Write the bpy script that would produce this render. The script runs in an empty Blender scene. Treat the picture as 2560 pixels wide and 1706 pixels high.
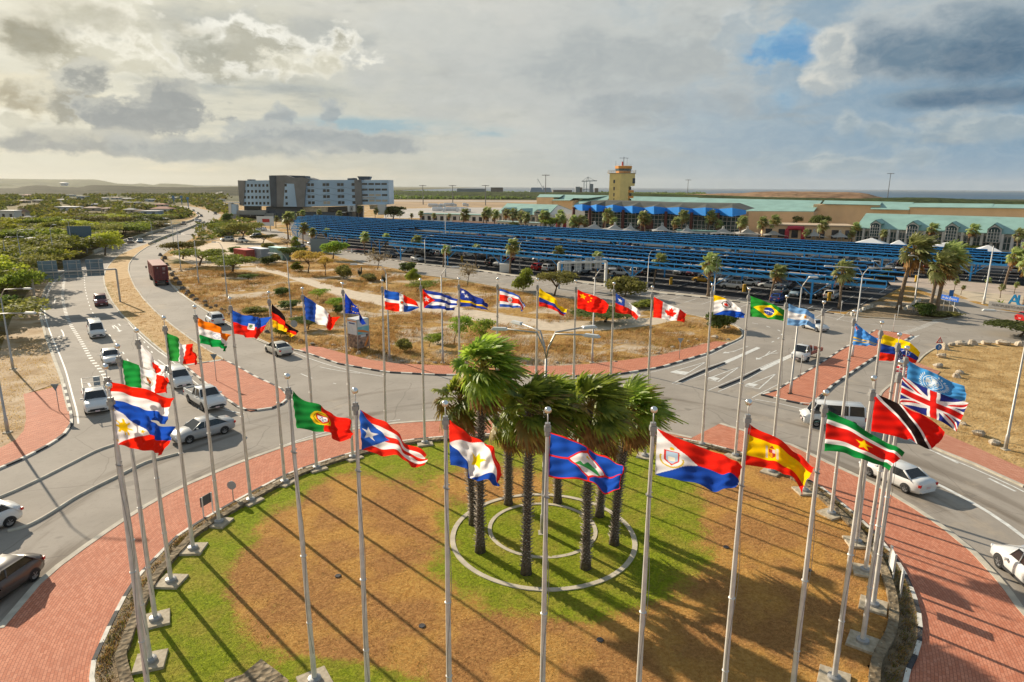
import bpy, math, random
import numpy as np
from mathutils import Vector, Matrix
from mathutils.geometry import tessellate_polygon
R = math.radians
random.seed(7); rng = np.random.default_rng(7)
SC = bpy.context.scene
COL = SC.collection
# ---------------------------------------------------------------- camera
CH, CP, CR, CF = 19.0, R(13.2), R(0.4), 1640.0      # height, pitch, roll, focal length (px of a 2560 px wide frame)
cam_d = bpy.data.cameras.new('camera'); cam = bpy.data.objects.new('camera', cam_d); COL.objects.link(cam)
cam.location = (0, 0, CH)
cam.matrix_world = Matrix.Translation((0, 0, CH)) @ Matrix.Rotation(R(90) - CP, 4, 'X') @ Matrix.Rotation(CR, 4, 'Z')
cam_d.sensor_width = 36; cam_d.lens = 36 * CF / 2560; cam_d.clip_start = 0.5; cam_d.clip_end = 90000
SC.camera = cam
# ---------------------------------------------------------------- sun, sky, exposure
SUN_EL, SUN_AZ = R(23), R(-45)      # azimuth from +Y towards +X
sd = Vector((math.sin(SUN_AZ) * math.cos(SUN_EL), math.cos(SUN_AZ) * math.cos(SUN_EL), math.sin(SUN_EL)))
sun_l = bpy.data.lights.new('sun', 'SUN'); sun_l.energy = 5.0; sun_l.angle = R(0.5); sun_l.color = (1, .87, .68)
sun = bpy.data.objects.new('sun', sun_l); COL.objects.link(sun)
sun.rotation_euler = sd.to_track_quat('Z', 'Y').to_euler()
SC.view_settings.view_transform = 'Standard'; SC.view_settings.look = 'None'
SC.view_settings.exposure = 0.55; SC.view_settings.gamma = 1; SC.view_settings.use_curve_mapping = False
def px_dir(x, y):
 dx, dy = x - 1280, 853 - y
 dx, dy = dx * math.cos(CR) - dy * math.sin(CR), dx * math.sin(CR) + dy * math.cos(CR)
 c, s = math.cos(CP), math.sin(CP)
 return Vector((dx, CF * c + dy * s, -CF * s + dy * c))
world = bpy.data.worlds.new('World'); SC.world = world; world.use_nodes = True
def build_sky():
 nt = world.node_tree; N = nt.nodes; L = nt.links; N.clear()
 out = N.new('ShaderNodeOutputWorld'); bg = N.new('ShaderNodeBackground'); bg.inputs[1].default_value = 0.1
 L.new(bg.outputs[0], out.inputs[0])
 sky = N.new('ShaderNodeTexSky'); sky.sky_type = 'NISHITA'; sky.sun_disc = False
 sky.sun_elevation = SUN_EL; sky.sun_rotation = SUN_AZ; sky.air_density = 1; sky.dust_density = 1.5; sky.ozone_density = 1.5
 tc = N.new('ShaderNodeTexCoord'); sep = N.new('ShaderNodeSeparateXYZ'); L.new(tc.outputs['Generated'], sep.inputs[0])
 def M(op, a, b=None, c=None, clamp=False):
  n = N.new('ShaderNodeMath'); n.operation = op; n.use_clamp = clamp
  for i, v in enumerate((a, b, c)):
   if v is None: continue
   if isinstance(v, (int, float)): n.inputs[i].default_value = v
   else: L.new(v, n.inputs[i])
  return n.outputs[0]
 az = M('ARCTAN2', sep.outputs[0], sep.outputs[1]); el = M('ARCSINE', sep.outputs[2])
 def comb(a, b, c=0.0):
  n = N.new('ShaderNodeCombineXYZ')
  for i, v in enumerate((a, b, c)):
   if isinstance(v, (int, float)): n.inputs[i].default_value = v
   else: L.new(v, n.inputs[i])
  return n.outputs[0]
 def noise(scale, detail, ky=1.0, seed=0.0, rough=.55, dist=0.0):
  n = N.new('ShaderNodeTexNoise'); n.inputs['Scale'].default_value = scale; n.inputs['Detail'].default_value = detail
  n.inputs['Roughness'].default_value = rough; n.inputs['Distortion'].default_value = dist
  L.new(comb(az, M('MULTIPLY', el, ky), seed), n.inputs['Vector']); return n.outputs['Fac']
 big = noise(9, 9, 1.6, 0.0, .6, .25); fine = noise(26, 8, 1.7, 3.0, .62, .3); streak = noise(7, 6, 5.0, 9.0, .6); puff = noise(15, 9, 1.3, 5.0, .58, .15); inner = noise(20, 8, 1.6, 21.0, .6, .5)
 def mix(f, a, b):
  n = N.new('ShaderNodeMix'); n.data_type = 'RGBA'
  for s, v in ((0, f), (6, a), (7, b)):
   if isinstance(v, (int, float)): n.inputs[s].default_value = v
   elif isinstance(v, tuple): n.inputs[s].default_value = (*v, 1)
   else: L.new(v, n.inputs[s])
  return n.outputs[2]
 def smooth(v, a, b):
  n = N.new('ShaderNodeMapRange'); n.interpolation_type = 'SMOOTHSTEP'; L.new(v, n.inputs[0])
  n.inputs[1].default_value = a; n.inputs[2].default_value = b; return n.outputs[0]
 def S(r, g, b):      # an sRGB colour of the photograph's sky as radiance for this background
  k = 10 / 2 ** SC.view_settings.exposure
  return tuple(((v / 255 + .055) / 1.055) ** 2.4 * k for v in (r, g, b))
 # a thin veil of cloud over the clear sky: warm and bright towards the sun, blue grey away from it
 t = smooth(az, -.68, .75)
 ramp = N.new('ShaderNodeValToRGB'); L.new(t, ramp.inputs[0])
 cr = ramp.color_ramp; cols = [(0, S(200, 196, 176)), (.22, S(198, 199, 188)), (.5, S(192, 196, 193)), (.72, S(162, 178, 188)), (1, S(118, 154, 180))]
 while len(cr.elements) < len(cols): cr.elements.new(.5)
 for e, (p, c) in zip(cr.elements, cols): e.position = p; e.color = (*c, 1)
 veil = ramp.outputs[0]
 hor = mix(smooth(az, -.7, .7), S(208, 200, 172), S(140, 166, 186))
 veil = mix(smooth(el, .0, .07), hor, veil)
 col = mix(smooth(streak, .25, .5), sky.outputs[0], veil)
 col = mix(.9, col, veil)
 sdn = N.new('ShaderNodeVectorMath'); sdn.operation = 'DOT_PRODUCT'; L.new(tc.outputs['Generated'], sdn.inputs[0]); sdn.inputs[1].default_value = sd
 glow = smooth(sdn.outputs['Value'], .80, .99); col = mix(M('MULTIPLY', glow, .7), col, S(250, 246, 226))
 st = M('MULTIPLY', smooth(streak, .45, .7), smooth(az, .3, -.4)); col = mix(M('MULTIPLY', st, .55), col, S(222, 218, 198))
 st2 = M('MULTIPLY', smooth(noise(8, 7, 4.5, 14, .6), .5, .7), smooth(el, .02, .08)); col = mix(M('MULTIPLY', st2, .5), col, S(160, 164, 160))
 # blue openings and cloud masses: centre (photo px), half sizes (px), core, rim, edge softness, ragged amount, noise
 def blob(col, cx, cy, rx, ry, core, rim, soft=.3, rag=1.0, nz=big, op=1.0, off=None, rimw=(.35, .95), flat=0):
  d = px_dir(cx, cy).normalized(); a0 = math.atan2(d.x, d.y); e0 = math.asin(d.z)
  d1 = px_dir(cx + rx, cy).normalized(); d2 = px_dir(cx, cy - ry).normalized()
  ra = abs(math.atan2(d1.x, d1.y) - a0); re = abs(math.asin(d2.z) - e0)
  u = M('DIVIDE', M('SUBTRACT', az, a0), ra); v = M('DIVIDE', M('SUBTRACT', el, e0), re)
  if flat: v = M('MULTIPLY', v, M('ADD', 1.0, M('MULTIPLY', M('LESS_THAN', v, 0), flat)))
  r = M('SQRT', M('ADD', M('MULTIPLY', u, u), M('MULTIPLY', v, v)))
  r = M('ADD', r, M('MULTIPLY', M('SUBTRACT', nz, .5), rag * 4.6))
  r = M('ADD', r, M('MULTIPLY', M('SUBTRACT', fine, .5), rag * (2.0 if nz is puff else .9)))
  m = smooth(r, 1.0 + soft * .3, 1.0 - soft)
  # lit edge towards upper left (the sun), dark base
  lit = M('SUBTRACT', M('ADD', r, M('MULTIPLY', v, .35)), M('MULTIPLY', u, .12)); lit = M('ADD', lit, M('MULTIPLY', M('SUBTRACT', inner, .5), 2.0 if nz is puff else .5))
  c = mix(smooth(lit, *rimw), core, rim)
  return mix(M('MULTIPLY', m, op), col, c)
 W = S(244, 242, 230); Wr = S(198, 205, 204)
 col = blob(col, 1300, 130, 700, 230, S(190, 193, 190), S(210, 210, 202), .8, .5, op=.8)
 col = blob(col, 1560, 150, 430, 170, S(172, 179, 180), S(194, 198, 195), .6, .55, op=.9, flat=.6)
 col = blob(col, 1650, 260, 260, 60, S(158, 168, 173), S(182, 188, 189), .7, .6, op=.6)
 col = blob(col, 1975, 120, 105, 66, S(104, 156, 198), S(132, 174, 204), .4, .6, nz=puff)
 col = blob(col, 1960, 240, 50, 40, S(124, 166, 196), S(150, 180, 200), .8, .6, nz=puff, op=.8)
 col = blob(col, 2300, 120, 340, 178, S(104, 130, 150), S(182, 191, 194), .4, .38, rimw=(.1, 1.05), flat=.8)
 col = blob(col, 2490, 140, 260, 135, S(84, 114, 138), S(118, 142, 158), .8, .28, rimw=(.4, 1.15), flat=.4)
 col = blob(col, 2440, 240, 330, 36, S(82, 112, 137), S(108, 134, 152), .6, .22, op=.9)
 for p in ((2060, 190, 75, 50), (2040, 215, 45, 40), (2100, 110, 70, 60)): col = blob(col, *p, S(176, 184, 186), S(214, 214, 206), .5, .6, nz=puff, op=.85)
 for p in ((2200, 325, 75, 34), (2120, 320, 34, 36), (2380, 315, 130, 45), (2480, 330, 110, 40), (2310, 390, 70, 32), (2060, 400, 55, 22), (2110, 418, 130, 22), (2000, 415, 50, 18)):
  col = blob(col, *p, S(150, 168, 178), S(186, 195, 196), .8, .8, nz=puff, op=.75)
 col = blob(col, 1060, 60, 330, 120, S(204, 206, 200), S(222, 220, 212), .9, .5, op=.7)
 col = blob(col, 620, 70, 420, 70, S(170, 174, 170), S(200, 198, 184), .8, .6, op=.6)
 col = blob(col, 620, 130, 250, 92, S(184, 182, 166), W, .35, .75, nz=puff, rimw=(.25, .85))
 col = blob(col, 480, 110, 90, 60, S(172, 172, 158), S(224, 221, 206), .5, .6, nz=puff, op=.8)
 col = blob(col, 250, 150, 190, 130, S(216, 212, 192), S(252, 248, 232), .5, .9, nz=puff)
 col = blob(col, 90, 100, 130, 88, S(166, 162, 142), S(218, 212, 192), .8, .55, nz=puff, rimw=(.4, 1.1))
 col = blob(col, 260, 40, 190, 50, S(188, 184, 164), S(220, 214, 194), .7, .7, op=.7)
 col = blob(col, 70, 240, 110, 65, S(182, 174, 150), S(234, 226, 200), .4, .6, nz=puff)
 col = blob(col, 190, 250, 130, 70, S(168, 166, 152), S(224, 218, 196), .45, .7, nz=puff)
 col = blob(col, 600, 220, 300, 30, S(160, 168, 168), S(186, 188, 178), .9, .6, nz=streak, op=.7)
 col = blob(col, 900, 320, 330, 30, S(150, 180, 192), S(178, 192, 192), .7, .5, nz=streak, op=.9)
 for p in ((30, 300, 60, 30), (255, 300, 60, 34), (340, 160, 60, 30), (760, 170, 120, 40)): col = blob(col, *p, S(214, 210, 190), S(246, 242, 224), .5, .9, nz=puff, op=.8)
 col = blob(col, 1840, 60, 60, 60, S(170, 182, 188), S(200, 206, 206), .5, .8, nz=puff, op=.8)
 col = blob(col, 230, 200, 90, 48, S(160, 162, 156), S(206, 204, 190), .3, .8, nz=puff)
 col = blob(col, 370, 285, 165, 95, S(158, 162, 160), S(190, 190, 180), .2, .7, nz=puff, rimw=(.5, 1.1), flat=.4)
 col = blob(col, 700, 300, 40, 45, S(152, 162, 168), S(172, 180, 182), .3, .6, nz=puff, op=.8)
 col = blob(col, 830, 275, 40, 30, S(152, 164, 170), S(172, 180, 182), .3, .7, nz=puff, op=.8)
 col = blob(col, 800, 355, 330, 48, S(158, 166, 168), S(184, 188, 184), .3, .45, nz=puff, flat=.6)
 col = blob(col, 260, 365, 370, 42, S(166, 168, 162), S(196, 194, 180), .4, .45, nz=puff, flat=.4)
 col = blob(col, 560, 372, 330, 34, S(164, 170, 168), S(188, 190, 184), .6, .5, nz=puff, op=.9)
 col = mix(M('MULTIPLY', smooth(noise(30, 10, 1.8, 31, .68, .6), .35, .7), .10), col, S(240, 240, 230)); col = mix(M('MULTIPLY', smooth(noise(24, 9, 2.0, 41, .66, .5), .5, .72), .06), col, S(120, 130, 136))
 col = mix(smooth(el, .30, .62), col, S(138, 153, 167))      # even blue grey overhead, out of view, toned down to limit the fill light
 L.new(col, bg.inputs[0])
build_sky()
# ---------------------------------------------------------------- placing
def gp(x, y, z=0.0):
 """point of the horizontal plane at height z seen in the photograph at pixel x, y"""
 d = px_dir(x, y); t = (z - CH) / d.z
 return Vector((d.x * t, d.y * t, z))
def px_of(p):
 v = Vector(p) - Vector((0, 0, CH)); c, s = math.cos(CP), math.sin(CP)
 a = v.y * c - v.z * s; b = v.y * s + v.z * c
 u, w = CF * v.x / a, CF * b / a
 u, w = u * math.cos(CR) + w * math.sin(CR), -u * math.sin(CR) + w * math.cos(CR)
 return 1280 + u, 853 - w
def ray_plane(x, y, p0, n):
 d = px_dir(x, y); o = Vector((0, 0, CH)); t = (Vector(p0) - o).dot(n) / d.dot(n)
 return o + d * t
def height_at(base, ytop):
 """height above ground point base whose image row is ytop"""
 lo, hi = 0.0, 80.0
 for _ in range(40):
  m = (lo + hi) / 2
  if px_of((base[0], base[1], m))[1] > ytop: lo = m
  else: hi = m
 return lo
# ---------------------------------------------------------------- materials
def mat(name, color, rough=.7, metal=0.0, var=0.0, scale=4.0, bump=0.0, bscale=20.0, color2=None, coord='Object', alpha=None, spec=None, trans=0.0, detail=6):
 m = bpy.data.materials.new(name); m.use_nodes = True; nt = m.node_tree; N = nt.nodes; L = nt.links
 b = N['Principled BSDF']; b.inputs['Base Color'].default_value = (*color, 1)
 b.inputs['Roughness'].default_value = rough; b.inputs['Metallic'].default_value = metal
 if spec is not None: b.inputs['Specular IOR Level'].default_value = spec
 if trans:
  t = N.new('ShaderNodeBsdfTranslucent'); ms = N.new('ShaderNodeMixShader'); ms.inputs[0].default_value = trans
  L.new(b.outputs[0], ms.inputs[1]); L.new(t.outputs[0], ms.inputs[2]); L.new(ms.outputs[0], N['Material Output'].inputs[0])
 tc = N.new('ShaderNodeTexCoord')
 if var or color2:
  n = N.new('ShaderNodeTexNoise'); n.inputs['Scale'].default_value = scale; n.inputs['Detail'].default_value = detail
  L.new(tc.outputs[coord], n.inputs['Vector'])
  mr = N.new('ShaderNodeMapRange'); mr.inputs[1].default_value = .35; mr.inputs[2].default_value = .65; L.new(n.outputs[0], mr.inputs[0])
  mx = N.new('ShaderNodeMix'); mx.data_type = 'RGBA'; L.new(mr.outputs[0], mx.inputs[0])
  c2 = color2 or tuple(min(1, c * (1 + var)) for c in color); c1 = color if color2 else tuple(c * (1 - var) for c in color)
  mx.inputs[6].default_value = (*c1, 1); mx.inputs[7].default_value = (*c2, 1); L.new(mx.outputs[2], b.inputs['Base Color'])
  if trans: L.new(mx.outputs[2], t.inputs[0])
 elif trans: t.inputs[0].default_value = (*color, 1)
 if bump:
  n = N.new('ShaderNodeTexNoise'); n.inputs['Scale'].default_value = bscale; n.inputs['Detail'].default_value = 5; L.new(tc.outputs[coord], n.inputs['Vector'])
  bp = N.new('ShaderNodeBump'); bp.inputs['Strength'].default_value = bump; bp.inputs['Distance'].default_value = .1
  L.new(n.outputs[0], bp.inputs['Height']); L.new(bp.outputs[0], b.inputs['Normal'])
 return m
def node_env(m):
 nt = m.node_tree; N = nt.nodes; L = nt.links
 def noise(scale, detail=6, vec=None, rough=.55, dist=0.0):
  n = N.new('ShaderNodeTexNoise'); n.inputs['Scale'].default_value = scale; n.inputs['Detail'].default_value = detail
  n.inputs['Roughness'].default_value = rough; n.inputs['Distortion'].default_value = dist
  if vec is not None: L.new(vec, n.inputs['Vector'])
  return n.outputs[0]
 def mr(v, a, b, c=0.0, d=1.0):
  n = N.new('ShaderNodeMapRange'); n.interpolation_type = 'SMOOTHSTEP'; L.new(v, n.inputs[0])
  for i, q in enumerate((a, b, c, d)): n.inputs[i + 1].default_value = q
  return n.outputs[0]
 def mix(f, a, b):
  n = N.new('ShaderNodeMix'); n.data_type = 'RGBA'
  for s, v in ((0, f), (6, a), (7, b)):
   if isinstance(v, (int, float)): n.inputs[s].default_value = v
   elif isinstance(v, tuple): n.inputs[s].default_value = (*v, 1)
   else: L.new(v, n.inputs[s])
  return n.outputs[2]
 def M(op, a, b=None):
  n = N.new('ShaderNodeMath'); n.operation = op
  for i, v in enumerate((a, b)):
   if v is None: continue
   if isinstance(v, (int, float)): n.inputs[i].default_value = v
   else: L.new(v, n.inputs[i])
  return n.outputs[0]
 def bump(h, strength, dist):
  n = N.new('ShaderNodeBump'); n.inputs['Strength'].default_value = strength; n.inputs['Distance'].default_value = dist
  L.new(h, n.inputs['Height']); L.new(n.outputs[0], N['Principled BSDF'].inputs['Normal'])
 def pos():
  n = N.new('ShaderNodeNewGeometry'); return n.outputs['Position']
 return N, L, noise, mr, mix, M, bump, pos
# ---------------------------------------------------------------- objects
def tag(o, label=None, cat=None, group=None, kind=None):
 if label: o['label'] = label
 if cat: o['category'] = cat
 if group: o['group'] = group
 if kind: o['kind'] = kind
 return o
def empty(name, loc, rz=0.0, label=None, cat=None, group=None):
 o = bpy.data.objects.new(name, None); COL.objects.link(o); o.location = loc; o.rotation_euler = (0, 0, rz); o.empty_display_size = .3; KIDS[o.name] = []
 return tag(o, label, cat, group)
def copy_tree(o, parent=None, loc=None, rz=None, scale=None):
 c = o.copy(); COL.objects.link(c)
 if parent is not None: c.parent = parent
 KIDS[c.name] = []
 for ch in [x for x in KIDS.get(o.name, [])]:
  copy_tree(ch, c)
 KIDS.setdefault(c.name, [])
 if parent is not None: KIDS.setdefault(parent.name, []).append(c)
 if loc is not None: c.location = loc
 if rz is not None: c.rotation_euler = (0, 0, rz)
 if scale is not None: c.scale = (scale, scale, scale) if isinstance(scale, (int, float)) else scale
 return c
KIDS = {}
class MB:
 """collects shapes and links them as ONE mesh object"""
 def __init__(s): s.v = []; s.f = []; s.m = []
 def add(s, vs, fs, mi=0):
  b = len(s.v); s.v.extend([tuple(q) for q in vs]); s.f.extend([tuple(i + b for i in f) for f in fs]); s.m.extend([mi] * len(fs)); return s
 def box(s, c, d, rz=0.0, mi=0, rot=None, taper=None):
  x, y, z = (q / 2 for q in d); t = taper or 1.0
  P = [Vector((a * x * (t if e > 0 else 1), b * y * (t if e > 0 else 1), e * z)) for e in (-1, 1) for a, b in ((-1, -1), (1, -1), (1, 1), (-1, 1))]
  Mx = rot if rot is not None else Matrix.Rotation(rz, 3, 'Z')
  c = Vector(c)
  return s.add([Mx @ p + c for p in P], [(3, 2, 1, 0), (4, 5, 6, 7), (0, 1, 5, 4), (1, 2, 6, 5), (2, 3, 7, 6), (3, 0, 4, 7)], mi)
 def tube(s, pts, rad, n=8, mi=0, cap=True):
  pts = [Vector(p) for p in pts]; rad = rad if isinstance(rad, (list, tuple)) else [rad] * len(pts)
  vs = []; k = len(pts)
  for i, p in enumerate(pts):
   t = (pts[min(i + 1, k - 1)] - pts[max(i - 1, 0)]).normalized()
   u = t.cross(Vector((0, 0, 1))) if abs(t.z) < .95 else t.cross(Vector((0, 1, 0)))
   u.normalize(); w = t.cross(u)
   for j in range(n):
    a = 2 * math.pi * j / n; vs.append(p + (u * math.cos(a) + w * math.sin(a)) * rad[i])
  fs = [(i * n + j, (i + 1) * n + j, (i + 1) * n + (j + 1) % n, i * n + (j + 1) % n) for i in range(k - 1) for j in range(n)]
  if cap: fs += [tuple(range(n)), tuple(range((k - 1) * n, k * n))[::-1]]
  return s.add(vs, fs, mi)
 def lathe(s, c, prof, n=16, mi=0):
  c = Vector(c); vs = [c + Vector((r * math.cos(2 * math.pi * j / n), r * math.sin(2 * math.pi * j / n), z)) for r, z in prof for j in range(n)]
  k = len(prof); fs = [(i * n + j, i * n + (j + 1) % n, (i + 1) * n + (j + 1) % n, (i + 1) * n + j) for i in range(k - 1) for j in range(n)]
  fs += [tuple(range(n))[::-1], tuple(range((k - 1) * n, k * n))]
  return s.add(vs, fs, mi)
 def prism(s, poly, z0, z1, mi=0, top=None, base=True):
  """upright prism over a 2D outline"""
  P = [Vector((p[0], p[1])) for p in poly]; n = len(P)
  if sum(P[i].x * P[(i + 1) % n].y - P[(i + 1) % n].x * P[i].y for i in range(n)) < 0: P = P[::-1]
  vs = [(p.x, p.y, z1) for p in P] + [(p.x, p.y, z0) for p in P]
  tri = tessellate_polygon([[Vector((p.x, p.y, 0)) for p in P]])
  fs = []
  for t in tri:
   a, b, c = t; cr = (P[b] - P[a]).cross(P[c] - P[a])
   if cr < 0: a, c = c, a
   fs.append((a, b, c))
  s.add(vs, fs, mi if top is None else top)
  b0 = len(s.v) - 2 * n
  if z0 != z1:
   sf = [(i + n, (i + 1) % n + n, (i + 1) % n, i) for i in range(n)]
   s.f.extend([tuple(i + b0 for i in f) for f in sf]); s.m.extend([mi] * n)
  return s
 def slab(s, pts, nrm, mi=0):
  """planar polygon pts thickened by the vector nrm"""
  pts = [Vector(p) for p in pts]; nrm = Vector(nrm); n = len(pts)
  fs = [tuple(range(n)), tuple(range(n, 2 * n))[::-1]] + [((i + 1) % n, i, i + n, (i + 1) % n + n) for i in range(n)]
  return s.add(pts + [p + nrm for p in pts], fs, mi)
 def bar(s, a, b, w, h=None, mi=0):
  """square bar from a to b"""
  a, b = Vector(a), Vector(b); h = h or w; t = (b - a).normalized()
  u = t.cross(Vector((0, 0, 1))) if abs(t.z) < .99 else Vector((1, 0, 0)); u.normalize(); v = u.cross(t)
  vs = [p + u * (w / 2 * i) + v * (h / 2 * j) for p in (a, b) for i, j in ((-1, -1), (1, -1), (1, 1), (-1, 1))]
  return s.add(vs, [(0, 1, 2, 3), (7, 6, 5, 4), (0, 4, 5, 1), (1, 5, 6, 2), (2, 6, 7, 3), (3, 7, 4, 0)], mi)
 def ball(s, c, r, n=12, mi=0, sq=(1, 1, 1)):
  c = Vector(c); vs = []; k = n // 2 + 1
  for i in range(k):
   t = math.pi * i / (k - 1)
   for j in range(n):
    a = 2 * math.pi * j / n; vs.append(c + Vector((r * sq[0] * math.sin(t) * math.cos(a), r * sq[1] * math.sin(t) * math.sin(a), r * sq[2] * math.cos(t))))
  return s.add(vs, [(i * n + j, (i + 1) * n + j, (i + 1) * n + (j + 1) % n, i * n + (j + 1) % n) for i in range(k - 1) for j in range(n)], mi)
 def mesh(s, name, mats, smooth=False):
  me = bpy.data.meshes.new(name); me.from_pydata(s.v, [], s.f); me.validate(clean_customdata=False)
  for m in (mats if isinstance(mats, (list, tuple)) else [mats]): me.materials.append(m)
  if len(me.polygons) == len(s.m): me.polygons.foreach_set('material_index', s.m)
  if smooth: me.polygons.foreach_set('use_smooth', [True] * len(me.polygons))
  me.update(); return me
 def build(s, name, mats, parent=None, smooth=False, loc=None):
  o = bpy.data.objects.new(name, s.mesh(name, mats, smooth)); COL.objects.link(o)
  if parent is not None: o.parent = parent; KIDS.setdefault(parent.name, []).append(o)
  if loc is not None: o.location = loc
  KIDS[o.name] = []; return o
def np_mesh(name, V, F, mats, smooth=False, mi=None, color=None, parent=None):
 V = np.asarray(V, dtype=np.float32).reshape(-1, 3); F = np.asarray(F, dtype=np.int32); k = F.shape[1]
 me = bpy.data.meshes.new(name); me.vertices.add(len(V)); me.vertices.foreach_set('co', V.ravel())
 me.loops.add(F.size); me.loops.foreach_set('vertex_index', F.ravel()); me.polygons.add(len(F))
 me.polygons.foreach_set('loop_start', np.arange(len(F), dtype=np.int32) * k)
 if mi is not None: me.polygons.foreach_set('material_index', np.asarray(mi, dtype=np.int32))
 me.update(calc_edges=True)
 if smooth: me.polygons.foreach_set('use_smooth', np.ones(len(F), dtype=bool))
 for m in (mats if isinstance(mats, (list, tuple)) else [mats]): me.materials.append(m)
 if color is not None:
  a = me.color_attributes.new('col', 'FLOAT_COLOR', 'POINT'); c = np.ones((len(V), 4), dtype=np.float32); c[:, :3] = color; a.data.foreach_set('color', c.ravel())
 o = bpy.data.objects.new(name, me); COL.objects.link(o)
 if parent is not None: o.parent = parent; KIDS.setdefault(parent.name, []).append(o)
 KIDS.setdefault(o.name, []); return o
def spline(pts, n=6, closed=False):
 P = [Vector(p) for p in pts]; k = len(P); out = []
 rngk = range(k if closed else k - 1)
 for i in rngk:
  p0 = P[(i - 1) % k] if closed or i > 0 else P[i]; p1 = P[i]; p2 = P[(i + 1) % k]; p3 = P[(i + 2) % k] if closed or i + 2 < k else P[(i + 1) % k]
  for j in range(n):
   t = j / n; out.append(.5 * ((2 * p1) + (p2 - p0) * t + (2 * p0 - 5 * p1 + 4 * p2 - p3) * t * t + (3 * p1 - p0 - 3 * p2 + p3) * t ** 3))
 if not closed: out.append(P[-1])
 return out
def G(pts, z=0.0): return [gp(x, y, z) for x, y in pts]
# ================================================================ ground, roads, kerbs
ISL = Vector((1.4, 31.9)); LZ = .32        # roundabout centre, lawn level
def m_ground():
 m = mat('dry_ground', (.4, .3, .18), .95, spec=.1); N, L, noise, mr, mix, M, bump, pos = node_env(m); P = pos()
 sand = mix(mr(noise(.6, 8, P), .35, .65), (.50, .39, .27), (.62, .51, .38))
 gold = mix(mr(noise(2.2, 9, P, .65), .35, .65), (.30, .165, .05), (.56, .34, .105))
 olive = mix(mr(noise(.9, 8, P), .35, .65), (.09, .10, .03), (.22, .20, .07))
 f = mr(noise(.115, 7, P, .62, .6), .50, .58)
 c = mix(f, gold, sand)
 c = mix(mr(noise(.05, 6, P, .6), .60, .68), c, olive)
 sp = N.new('ShaderNodeSeparateXYZ'); L.new(P, sp.inputs[0]); X, Y = sp.outputs[0], sp.outputs[1]
 # leaf litter and scrub floor west of the highway, scrub and grass far away
 west = M('MULTIPLY', mr(M('SUBTRACT', M('MULTIPLY', Y, -.46), X), 8, 22), mr(Y, 60, 90))
 c = mix(M('MULTIPLY', west, .8), c, mix(mr(noise(.2, 6, P), .4, .6), (.15, .12, .06), (.10, .11, .03)))
 far = M('MULTIPLY', mr(Y, 560, 900), 1.0)
 c = mix(far, c, mix(mr(noise(.012, 9, P, .7), .4, .6), (.055, .065, .03), (.12, .12, .055)))
 L.new(c, N['Principled BSDF'].inputs['Base Color'])
 bump(noise(3.5, 8, P, .7), .8, .25); return m
def m_road():
 m = mat('asphalt', (.2, .19, .17), .9, spec=.25); N, L, noise, mr, mix, M, bump, pos = node_env(m); P = pos()
 c = mix(mr(noise(.25, 6, P), .3, .7), (.31, .275, .235), (.37, .33, .285))
 sp = N.new('ShaderNodeSeparateXYZ'); L.new(P, sp.inputs[0])
 dx = M('SUBTRACT', sp.outputs[0], ISL.x); dy = M('SUBTRACT', sp.outputs[1], ISL.y)
 r = M('SQRT', M('ADD', M('MULTIPLY', dx, dx), M('MULTIPLY', dy, dy))); a = M('ARCTAN2', dx, dy)
 cb = N.new('ShaderNodeCombineXYZ'); L.new(M('MULTIPLY', r, .42), cb.inputs[0]); L.new(M('MULTIPLY', a, 1.3), cb.inputs[1])
 band = noise(1.0, 5, cb.outputs[0], .6, .3)
 ring = M('MULTIPLY', mr(r, 34, 28), mr(band, .52, .68))
 c = mix(M('MULTIPLY', ring, .85), c, (.16, .13, .10))
 c = mix(M('MULTIPLY', mr(noise(3, 8, P, .7), .5, .75), .25), c, (.14, .13, .115))
 c = mix(M('MULTIPLY', mr(noise(.07, 5, P, .6), .52, .62), .35), c, (.22, .20, .175)); c = mix(M('MULTIPLY', mr(noise(.5, 3, P, .4), .66, .72), .4), c, (.14, .125, .11)); c = mix(M('MULTIPLY', mr(noise(.12, 8, P, .7), .56, .66), .45), c, (.46, .38, .29))
 vo = N.new('ShaderNodeTexVoronoi'); vo.feature = 'DISTANCE_TO_EDGE'; vo.inputs['Scale'].default_value = .11
 wv = N.new('ShaderNodeVectorMath'); wv.operation = 'ADD'; L.new(P, wv.inputs[0]); nn = N.new('ShaderNodeTexNoise'); nn.inputs['Scale'].default_value = .3; L.new(P, nn.inputs['Vector']); L.new(nn.outputs[1], wv.inputs[1])
 L.new(wv.outputs[0], vo.inputs['Vector']); c = mix(M('MULTIPLY', mr(vo.outputs[0], .006, .001), .3), c, (.08, .07, .06))
 L.new(c, N['Principled BSDF'].inputs['Base Color']); bump(noise(60, 4, P), .15, .02); return m
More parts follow.
